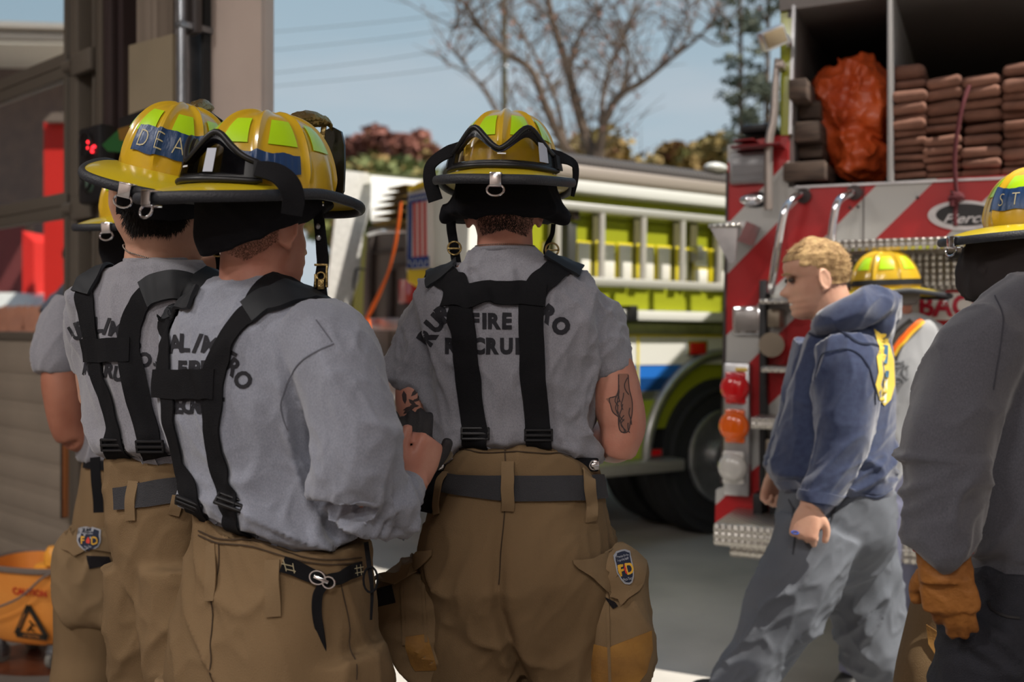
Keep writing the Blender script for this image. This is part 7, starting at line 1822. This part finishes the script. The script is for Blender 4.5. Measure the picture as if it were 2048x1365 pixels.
Q1 = wrinkle(6, (1.1, 1.1, .45), .009, Matrix.Rotation(R(-30), 3, 'Y'), 80); Q2 = wrinkle(8, (.5, .5, 1.4), .011, Matrix.Rotation(R(20), 3, 'Y'), 85)
deform(hd5, lambda co, n: Q1(co, n)+Q2(co, n)*max(0, min(1, (1.15-co.z)/.2)))
bv5 = bvh_of(hd5)
hp5 = [(975, 1566, 1790, 0, .75), (1010, 1560, 1788, 0, .78), (1060, 1556, 1782, 0, .8), (1110, 1556, 1770, 0, .72), (1150, 1575, 1750, 0, .6), (1190, 1600, 1720, 0, .4)]
lg5 = [[(1640, 1060, Y5-.06, .125), (1610, 1140, Y5-.08, .122), (1570, 1220, Y5-.08, .108), (1530, 1300, Y5-.08, .098), (1490, 1365, Y5-.08, .092), (1455, 1430, Y5-.08, .088), (1425, 1500, Y5-.08, .085)],
       [(1700, 1060, Y5+.08, .125), (1712, 1140, Y5+.08, .122), (1732, 1220, Y5+.08, .112), (1755, 1300, Y5+.08, .104), (1790, 1370, Y5+.08, .098), (1830, 1440, Y5+.08, .09), (1870, 1500, Y5+.08, .085)]]
tr5 = remesh(merge(psec(hp5, Y5, p=2.4), *[ptube(l_, 26) for l_ in lg5]), .007, 7)
E1 = wrinkle(5.5, (1.1, 1.1, .5), .018, Matrix.Rotation(R(38), 3, 'Y'), 90, False); E2 = wrinkle(10, (1, 1, .5), .010, Matrix.Rotation(R(-40), 3, 'Y'), 95)
deform(tr5, lambda co, n: E1(co, n)+E2(co, n)); bt5 = bvh_of(tr5)
a5 = [ptube([(1690, 710, Y5-.12, .06), (1690, 880, Y5-.17, .05)]), ptube([(1690, 880, Y5-.17, .048), (1640, 980, Y5-.2, .036), (1618, 1018, Y5-.21, .030)]), ptube([(1640, 710, Y5+.14, .05), (1590, 870, Y5+.2, .045)]), ptube([(1590, 870, Y5+.2, .045), (1552, 945, Y5+.18, .032)])]
hnd5 = [hand_pc(frame(P(1618, 1014, Y5-.215), (-.25, -.1, -1), (-.5, -1, 0)), 1, (.75, .9, .5), thumb=(.6, .5), scale=.98, each=[(.55, .7, .4), (.75, .9, .5), (.8, 1, .5), (.8, 1, .5)]), hand_pc(frame(P(1550, 948, Y5+.18), (-.2, 0, -1), (-.5, 1, 0)), -1, (.7, .8, .5))]
b5 = skin_body(head_pc(HM5, smile=True), ptube([(1690, 680, Y5, .072), (1672, 640, Y5, .068), (1655, 600, Y5, .066), (1645, 560, Y5, .060)], 24), psec([(q[0], q[1]+18, q[2]-18, 0, q[4]*.9) for q in hc[1:-2]]+[(1060, 1590, 1760, 0, .7), (1130, 1610, 1730, 0, .6)], Y5), a5, hnd5, [ptube([(x, y, Y, r*.66) for x, y, Y, r in l_], 16) for l_ in lg5], vox=.0045, it=2)
b5v = bvh_of(b5)
add(p5, 'body', b5.copy(), M_skin2); ho5 = add(p5, 'hoodie', hd5.copy(), M_navyh); tro5 = add(p5, 'trousers', tr5.copy(), M_greyp)
# hair cap on the skull plus strands
cap = xf(head_pc(Matrix(), ears=False), Matrix.Scale(1.035, 4))
def hair_keep(v): return v.z > (.050 if v.y > .055 else .03-.9*(v.y-.055)*0 if v.y > .03 else .005+ (v.y+.02)*.5 if v.y > -.03 else -.035)
kv = [hair_keep(v) for v in cap[0]]; idx = {}; nv_ = []; nf = []
for f in cap[1]:
    if len(f) == 4 and all(kv[i] for i in f):
        for i in f:
            if i not in idx: idx[i] = len(nv_); nv_.append(cap[0][i])
        nf.append(tuple(idx[i] for i in f))
capw = xf(noisy((nv_, nf), .003, 60, 3), HM5)
ha5 = add(p5, 'hair', capw, M_hairb)
cb5 = BVHTree.FromPolygons([Vector(v) for v in capw[0]], capw[1])
obj('hair_strands', loc(p5, hairs(cb5, [(1560, 455), (1710, 455), (1710, 590), (1560, 590)], Y5, 5200, .009, 5, .0013, .9, .18, (.9, 0, -.1))), M_hairb, ha5, smooth=False)
obj('hair_strands', loc(p5, hairs(cb5, [(1560, 455), (1620, 455), (1610, 500), (1560, 510)], Y5, 900, .014, 6, .0014, .9, .25, (-.8, 0, -.3))), M_hairb, ha5, smooth=False)
eye = [HM5 @ V(-.031, .076, -.005), HM5 @ V(.031, .076, -.005)]
add(p5, 'eyes', merge(*[ellipsoid(e_, .010, .010, .008) for e_ in eye]), mat('eye_dark_brown', (60, 46, 40), .3))  # both eyes in one dark brown
add(p5, 'eyebrow', merge(*[xf(tube([V(s_*.014, .092, .012), V(s_*.03, .089, .016), V(s_*.046, .078, .012)], [.002, .003, .002], 8), HM5) for s_ in (-1, 1)]), M_hairb)
add(p5, 'teeth', xf(rbox(-.016, .016, .074, .084, -.080, -.074, .002), HM5), M_white)
ring_ = P(1590, 1066, Y5-.235); add(p5, 'finger_ring', torus(ring_, .0095, .002, V(1, 0, 0), V(0, 1, .2), 16, 6), mat('blue_ring', (30, 70, 150), .4))
obj('hood_base_strip', loc(p5, strip(bv5, h3(bv5, ((1618, 668), (1650, 672), (1690, 668), (1730, 690), (1762, 700)), Y5), .006, .002, .001, across=2)), mat('navy_seam', (26, 34, 56), .9), ho5)  # dark navy strip around the base of the hood
obj('hem_band', loc(p5, strip(bv5, h3(bv5, ((1560, 972), (1600, 990), (1660, 998), (1720, 996), (1784, 984)), Y5), .03, .003, .001, across=3)), M_navyh, ho5)
obj('armhole_seam', loc(p5, strip(bv5, h3(bv5, ((1630, 760), (1640, 720), (1680, 700), (1720, 710), (1745, 760), (1750, 810)), Y5), .003, .002, .001, across=2)), MATS['navy_seam'], ho5)
# back print (yellow cross shape on the shoulder blade side)
em = polypatch(bv5, [(1748, 658), (1762, 668), (1772, 668), (1778, 690), (1786, 720), (1788, 770), (1780, 800), (1768, 812), (1758, 800), (1750, 770), (1756, 745), (1752, 715), (1758, 700)], Y5, .002, .001, .012)
eo = obj('back_emblem', loc(p5, em), mat('emblem_yellow', (224, 196, 84), .8), ho5)
obj('emblem_mark', loc(p5, merge(polypatch(bv5, [(1765, 690), (1774, 692), (1773, 728), (1766, 728)], Y5, .0035, .0006, .012), polypatch(bv5, [(1768, 742), (1776, 742), (1775, 756), (1768, 754)], Y5, .0035, .0006, .012))), mat('emblem_blue', (66, 108, 140), .8), eo)
obj('emblem_white', loc(p5, polypatch(bv5, [(1766, 758), (1773, 758), (1770, 806), (1763, 806)], Y5, .0035, .0006, .012)), M_wc, eo)
for (pts) in (((1578, 1000), (1590, 1050), (1586, 1110)), ((1672, 1000), (1664, 1040), (1652, 1076))):
    obj('pocket_edge', loc(p5, strip(bt5, h3(bt5, pts, Y5), .004, .002, .001, across=2)), mat('grey_seam', (62, 64, 70), .9), tro5)
add(p5, 'boots', merge(boot_pc(V(P(1425, 1500, Y5-.08).x, Y5-.08, 0), (-1, .1, 0)), boot_pc(V(P(1880, 1500, Y5+.08).x, Y5+.08, 0), (-1, .1, 0))), M_boot)

# ================================================================ P6: firefighter bending behind the hoodie man
Y6 = 3.62
p6 = person('person in pale grey t-shirt with an orange-edged strap, between the navy hoodie and the truck', 1815, Y6)
t6 = [(628, 1770, 1830, 0, 1), (645, 1750, 1870, 0, .75), (670, 1735, 1892, 0, .6), (740, 1730, 1896, 0, .6), (820, 1735, 1888, 0, .6), (900, 1742, 1880, 0, .66), (960, 1745, 1875, 0, .66)]
s6 = remesh(merge(psec(t6, Y6), ptube([(1765, 660, Y6, .05), (1740, 740, Y6, .065), (1728, 800, Y6-.02, .06)]), ptube([(1868, 660, Y6, .05), (1890, 740, Y6, .065), (1898, 800, Y6-.02, .06)])), .009, 6); deform(s6, wrinkle(7, (1.3, 1, .42), .010, None, 101)); v6 = bvh_of(s6)
l6 = [[(1776, 1000, Y6, .10), (1770, 1100, Y6, .10), (1755, 1200, Y6, .09), (1735, 1290, Y6+.02, .08), (1718, 1352, Y6+.05, .078)], [(1840, 1000, Y6, .10), (1845, 1100, Y6, .095), (1838, 1200, Y6, .085), (1830, 1370, Y6, .08)]]
r6 = remesh(merge(psec([(935, 1740, 1878, 0, .66), (990, 1735, 1880, 0, .7), (1050, 1735, 1882, 0, .6), (1090, 1760, 1860, 0, .4)], Y6), *[ptube(l_) for l_ in l6]), .009, 6); deform(r6, wrinkle(6, (1.2, 1, .4), .012, None, 105, False))
HM6 = rot_head(1775, 592, Y6, 15, 20)
b6 = skin_body(head_pc(HM6), ptube([(1796, 660, Y6, .06), (1790, 630, Y6, .06), (1782, 600, Y6, .056)]), psec([(q[0], q[1]+8, q[2]-8, 0, q[4]*.9) for q in t6[1:]], Y6), [ptube([(1735, 740, Y6, .045), (1730, 880, Y6-.02, .04)]), ptube([(1730, 880, Y6-.02, .04), (1745, 960, Y6+.12, .028)]), ptube([(1894, 740, Y6, .045), (1898, 880, Y6-.02, .04)]), ptube([(1898, 880, Y6-.02, .04), (1880, 960, Y6+.12, .028)])],
    [hand_pc(frame(P(1745, 960, Y6+.12), (0, .5, -.8), (-1, 0, 0)), 1), hand_pc(frame(P(1880, 960, Y6+.12), (0, .5, -.8), (1, 0, 0)), -1)], [ptube([(x, y, Y, r*.7) for x, y, Y, r in l_], 14) for l_ in l6], vox=.008)
add(p6, 'body', b6, M_skin3); s6o = add(p6, 'shirt', s6.copy(), mat('pale_grey_jersey', (166, 168, 172), .9, bump=.2, bscale=500)); add(p6, 'trousers', r6, M_lav)
st6 = add(p6, 'harness_strap', strip(v6, h3(v6, ((1775, 735), (1786, 700), (1805, 668), (1828, 648)), Y6), .05, .003, .003), mat('dark_strap', (70, 66, 62), .8))
obj('orange_edge', loc(p6, strip(v6, h3(v6, ((1784, 708), (1800, 684), (1820, 660), (1842, 642)), Y6), .02, .003, .006)), M_orange, st6); obj('yellow_edge', loc(p6, strip(v6, h3(v6, ((1788, 712), (1804, 688), (1824, 664), (1846, 646)), Y6), .010, .003, .009)), mat('strap_yellow', (238, 190, 50), .7), st6)
em6 = [torus(hit(v6, 1793, 745, Y6)[0]+V(0, -.004, 0), .036, .004, V(1, 0, 0), V(0, 0, 1), 24, 6)]+[xf(torus(V(0, 0, 0), .022, .004, V(1, 0, 0), V(0, 0, 1), 12, 6, arc=PI), Matrix.Translation(hit(v6, 1793, 745, Y6)[0]+V(.04*math.cos(a), -.006, .04*math.sin(a))) @ Matrix.Rotation(-a+PI/2*1, 4, 'Y') @ Matrix.Rotation(PI, 4, 'Y')) for a in (0, PI/2, PI, PI*1.5)]
obj('chest_print', loc(p6, merge(*em6)), mat('print_grey', (110, 112, 116), .9), s6o)
add(p6, 'shoes', merge(boot_pc(V(P(1712, 1350, Y6+.05).x, Y6+.05, 0), (-.7, -.7, 0), .9), boot_pc(V(P(1830, 1350, Y6).x, Y6, 0), (-.3, -.9, 0), .9)), M_boot)
HE6 = rot_head(1771, 580, Y6, -100, 2, 0)
h6_ = helmet('glossy yellow helmet with thin black band beside the blond man, before the sign', HE6, tape=(250, 290, .24, .40), band=True, shield=False)
f6_ = remesh(flap_pc(HE6, (.092, .115, -.01, 0, 0, 0), (.085, .105, -.06, 0, 0, 0)), .007, 4); obj('neck_flap', tochild(h6_, f6_), mat('grey_flap', (96, 92, 90), .9), h6_)

# ================================================================ P7: firefighter in the sun behind the near hooded one
Y7 = 2.3
p7 = person('person in grey t-shirt and tan turnout trousers, mostly hidden behind the dark sweatshirt at right', 2000, Y7)
t7 = [(570, 2010, 2090, 0, .9), (600, 1990, 2110, 0, .7), (628, 1950, 2140, 0, .56), (690, 1905, 2150, 0, .56), (780, 1892, 2140, 0, .6), (880, 1900, 2130, 0, .64), (960, 1905, 2120, 0, .66)]
s7 = remesh(merge(psec(t7, Y7, yaw=20), ptube([(1962, 672, Y7-.03, .045), (1925, 715, Y7-.04, .056), (1893, 765, Y7-.05, .058), (1876, 808, Y7-.05, .056)]), ptube([(2110, 630, Y7, .055), (2140, 720, Y7, .066), (2150, 800, Y7, .06)])), .008, 6); deform(s7, wrinkle(9, (.7, .7, 1.1), .012, Matrix.Rotation(R(-20), 3, 'Y'), 120)); v7 = bvh_of(s7)
l7 = [[(1950, 1080, Y7, .105), (1930, 1180, Y7, .11), (1900, 1280, Y7, .105), (1875, 1365, Y7-.02, .098), (1862, 1480, Y7-.02, .09), (1862, 1640, Y7, .085)], [(2060, 1080, Y7, .105), (2080, 1280, Y7, .10), (2090, 1640, Y7, .085)]]
r7 = remesh(merge(psec([(930, 1905, 2110, 0, .68), (1000, 1895, 2120, 0, .7), (1080, 1890, 2125, 0, .7), (1150, 1920, 2100, 0, .5)], Y7, yaw=20), *[ptube(l_) for l_ in l7]), .008, 6); deform(r7, wrinkle(5, (1.2, 1, .4), .014, Matrix.Rotation(R(-20), 3, 'Y'), 125, False)); vr7 = bvh_of(r7)
HM7 = rot_head(2060, 505, Y7, 40, 5)
b7 = skin_body(head_pc(HM7), ptube([(2015, 590, Y7, .06), (2020, 550, Y7, .058), (2030, 510, Y7, .056)]), psec([(q[0], q[1]+10, q[2]-10, 0, q[4]*.9) for q in t7[1:]]+[(1080, 1920, 2100, 0, .6)], Y7, yaw=20), [ptube([(1950, 690, Y7-.03, .034), (1882, 790, Y7-.05, .044), (1856, 850, Y7-.04, .044), (1845, 920, Y7-.02, .038)]), ptube([(1845, 915, Y7-.02, .040), (1900, 930, Y7+.06, .036), (1960, 925, Y7+.12, .028)]), ptube([(2110, 640, Y7, .045), (2150, 860, Y7, .042)]), ptube([(2150, 860, Y7, .042), (2090, 900, Y7+.2, .03)])],
    [hand_pc(frame(P(1960, 925, Y7+.12), (.8, .5, 0), (0, 0, 1)), 1), hand_pc(frame(P(2090, 900, Y7+.2), (-.7, .5, 0), (0, 0, 1)), -1)], [ptube([(x, y, Y, r*.7) for x, y, Y, r in l_], 14) for l_ in l7], vox=.007)
add(p7, 'body', b7, M_skin4); add(p7, 'shirt', s7, M_tee); q7 = add(p7, 'trousers', r7.copy(), M_pbi)
add(p7, 'belt', strip(vr7, h3(vr7, ((1910, 1005), (1935, 1010), (1970, 1012)), Y7), .04, .003, .004), M_web)
add(p7, 'knee_patch', polypatch(vr7, [(1855, 1250), (1900, 1280), (1905, 1330), (1880, 1325), (1858, 1290)], Y7, .003, .003, .015), M_leather)
add(p7, 'boots', merge(boot_pc(V(P(1862, 1600, Y7).x, Y7, 0), (.2, .9, 0)), boot_pc(V(P(2090, 1600, Y7).x, Y7, 0), (.3, .9, 0))), M_boot)
HE7 = rot_head(2080, 458, Y7, 74, 0, 0)
h7_ = helmet('sunlit yellow helmet with crinkled blue tape at the right edge of the picture', HE7, tape=(262, 352, .16, .42), tape_text=('STA', 296, .28, .030, 17))
f7_ = remesh(psec([(470, 1952, 2150, 0, 1), (500, 1938, 2160, 0, 1), (540, 1935, 2165, 0, 1), (575, 1938, 2165, 0, 1), (600, 1950, 2150, 0, 1)], Y7), .008, 5); deform(f7_, wrinkle(6, (1, 1, .5), .015, Matrix.Rotation(R(30), 3, 'Y'), 39)); obj('neck_flap', tochild(h7_, f7_), mat('brown_black_flap', (40, 34, 34), .95), h7_)

# ================================================================ P8: near figure at right in the dark sweatshirt
Y8 = 1.70
p8 = person('person at right edge in dark grey sweatshirt and black trousers, wearing a tan leather glove', 2090, Y8)
t8 = [(540, 2068, 2205, 0, .9), (552, 2040, 2235, 0, .8), (566, 2000, 2265, 0, .6), (590, 1965, 2290, 0, .55), (630, 1945, 2300, 0, .55), (690, 1955, 2300, 0, .56), (780, 1968, 2290, 0, .58), (860, 1950, 2280, 0, .6), (940, 1936, 2275, 0, .62), (1030, 1930, 2270, 0, .64), (1090, 1935, 2265, 0, .64), (1115, 1952, 2255, 0, .62), (1152, 1950, 2250, 0, .62), (1160, 1956, 2245, 0, .6)]
sv8 = [ptube([(2020, 650, Y8-.0, .060), (1972, 692, Y8-.02, .074), (1938, 755, Y8-.03, .074), (1908, 830, Y8-.05, .073), (1888, 900, Y8-.07, .073), (1884, 970, Y8-.08, .067), (1884, 1040, Y8-.09, .058), (1887, 1085, Y8-.09, .049), (1885, 1112, Y8-.09, .043)], 28), ptube([(2250, 640, Y8, .07), (2290, 800, Y8, .075), (2310, 1000, Y8+.1, .06)], 20)]
s8 = remesh(merge(psec(t8, Y8), *sv8), .006, 10)
J1 = wrinkle(6, (1.2, 1, .45), .020, Matrix.Rotation(R(-20), 3, 'Y'), 140); J2 = wrinkle(9, (.6, .6, 1.2), .015, Matrix.Rotation(R(15), 3, 'Y'), 144)
deform(s8, lambda co, n: J1(co, n)*.8+J2(co, n)*(.8 if co.z < 1.15 and co.x < .76 else .15)); v8 = bvh_of(s8)
l8 = [[(2010, 1250, Y8, .098), (1990, 1330, Y8, .10), (1975, 1420, Y8, .09), (1965, 1560, Y8, .078), (1960, 1760, Y8, .07), (1960, 2160, Y8, .07)], [(2180, 1250, Y8, .10), (2190, 1420, Y8, .095), (2195, 1760, Y8, .075), (2195, 2160, Y8, .07)]]
r8 = remesh(merge(psec([(1135, 1950, 2245, 0, .64), (1180, 1938, 2255, 0, .68), (1240, 1922, 2262, 0, .7), (1300, 1912, 2262, 0, .68), (1350, 1930, 2240, 0, .5)], Y8), *[ptube(l_) for l_ in l8]), .007, 6)
deform(r8, wrinkle(8, (.6, .6, 1.2), .010, Matrix.Rotation(R(-20), 3, 'Y'), 150)); vr8 = bvh_of(r8)
HM8 = rot_head(2158, 440, Y8, 10, 5)
b8 = skin_body(head_pc(HM8), ptube([(2135, 590, Y8, .06), (2140, 540, Y8, .058), (2150, 470, Y8, .056)]), psec([(q[0], q[1]+20, q[2]-20, 0, q[4]*.88) for q in t8[1:]]+[(1280, 1960, 2230, 0, .6)], Y8), [ptube([(2010, 670, Y8, .045), (1900, 870, Y8-.06, .048)]), ptube([(1900, 870, Y8-.06, .046), (1886, 1000, Y8-.085, .036), (1888, 1100, Y8-.09, .026)]), ptube([(2250, 640, Y8, .05), (2300, 860, Y8, .045)]), ptube([(2300, 860, Y8, .045), (2310, 1040, Y8+.1, .03)])],
    [hand_pc(frame(P(1888, 1100, Y8-.09), (.1, 0, -1), (-1, -.5, 0)), -1, (.2, .3, .2), scale=.70), hand_pc(frame(P(2310, 1040, Y8+.1), (0, 0, -1), (1, -.3, 0)), 1)], [ptube([(x, y, Y, r*.7) for x, y, Y, r in l_], 14) for l_ in l8], vox=.006)
add(p8, 'body', b8, M_skin); so8 = add(p8, 'sweatshirt', s8.copy(), M_swd); add(p8, 'trousers', r8.copy(), M_darkp)
obj('collar', loc(p8, torus(P(2139, 547, Y8), .064, .007, V(1, 0, 0), V(0, 1, 0), 36, 8)), M_swd, so8)
obj('shoulder_seam', loc(p8, strip(v8, h3(v8, ((1990, 592), (2006, 640), (1996, 720), (1986, 780)), Y8), .002, .001, .0005, across=2)), mat('dark_seam', (54, 54, 62), .9), so8)
obj('back_pocket', loc(p8, strip(vr8, h3(vr8, ((1978, 1202), (1984, 1218), (2010, 1232), (2040, 1236)), Y8), .004, .002, .001, across=2)), M_black, p8.children[-1])
gl8 = merge(hand_pc(frame(P(1890, 1128, Y8-.095), (.16, .0, -1), (-.55, -1, 0)), -1, (.15, .25, .2), thumb=(.9, .6), fat=1.30, scale=.84, each=[(.30, .4, .3), (.14, .2, .12), (.12, .15, .1), (.10, .12, .1)]), ptube([(1886, 1096, Y8-.09, .044), (1889, 1125, Y8-.092, .042), (1893, 1165, Y8-.095, .042)], 24, flat=.72, up=(0, 1, 0)))
g8 = remesh(gl8, .0035, 3); deform(g8, wrinkle(22, (1, 1, 1), .0022, None, 160)); go8 = add(p8, 'leather_glove', g8, M_glovt)
obj('glove_lining', loc(p8, torus(P(1886, 1102, Y8-.09), .044, .004, V(1, 0, 0), V(0, .72, 0), 28, 8)), mat('red_lining', (170, 30, 34), .8), go8)
add(p8, 'shoes', merge(boot_pc(V(P(1960, 1900, Y8).x, Y8, 0), (0, 1, 0)), boot_pc(V(P(2195, 1900, Y8).x, Y8, 0), (.1, 1, 0))), M_boot)
add(p8, 'hair', merge(xf(([v for v in ellipsoid((0, -.012, .03), .079, .104, .092)[0]], ellipsoid((0, 0, 0), 1, 1, 1)[1]), HM8)), M_hair)

# ================================================================ P9: person outside the glazed door
Y9 = 5.9
p9 = person('person outside the left glass door, bare elbow and dark short sleeve in view', 130, Y9)
t9 = [(560, 135, 172, 0, .9), (580, 118, 190, 0, .7), (600, 108, 205, 0, .56), (680, 104, 208, 0, .6), (760, 108, 204, 0, .62), (840, 112, 200, 0, .64)]
add(p9, 'shirt', remesh(merge(psec(t9, Y9), ptube([(122, 596, Y9, .06), (110, 620, Y9-.03, .075), (100, 636, Y9-.05, .075)], 18), ptube([(195, 600, Y9, .06), (208, 640, Y9, .07)], 18)), .012, 5), mat('charcoal_shirt', (62, 64, 76), .9))
l9 = [[(135, 860, Y9, .1), (132, 1000, Y9, .085), (132, 1080, Y9, .08)], [(176, 860, Y9, .1), (180, 1000, Y9, .085), (180, 1080, Y9, .08)]]
add(p9, 'trousers', remesh(merge(psec([(825, 112, 200, 0, .66), (880, 110, 202, 0, .66), (900, 120, 195, 0, .5)], Y9), *[ptube(l_) for l_ in l9]), .012, 4), M_darkp)
b9 = skin_body(head_pc(rot_head(154, 520, Y9, -60)), ptube([(154, 600, Y9, .058), (154, 540, Y9, .056)]), psec([(q[0], q[1]+5, q[2]-5, 0, q[4]*.9) for q in t9[1:]], Y9), [ptube([(118, 610, Y9-.02, .05), (96, 650, Y9-.06, .055), (82, 662, Y9-.06, .045)], 16), ptube([(84, 662, Y9-.06, .046), (110, 668, Y9-.2, .040), (150, 662, Y9-.3, .03)], 16), ptube([(205, 620, Y9, .05), (212, 740, Y9, .04)], 16), ptube([(212, 740, Y9, .04), (190, 800, Y9-.1, .03)], 16)],
    [hand_pc(frame(P(150, 662, Y9-.3), (1, 0, 0), (0, -1, 0)), 1), hand_pc(frame(P(190, 800, Y9-.1), (-.3, 0, -1), (0, -1, 0)), -1)], [ptube([(x, y, Y, r*.7) for x, y, Y, r in l_], 12) for l_ in l9], vox=.010)
add(p9, 'body', b9, M_skin2); add(p9, 'hair', xf(ellipsoid((0, -.012, .035), .079, .102, .090), rot_head(154, 520, Y9, -60)), M_hair)
add(p9, 'boots', merge(boot_pc(V(P(132, 1000, Y9).x, Y9, 0), (-.8, -.5, 0)), boot_pc(V(P(180, 1000, Y9).x, Y9, 0), (-.8, -.5, 0))), M_boot)
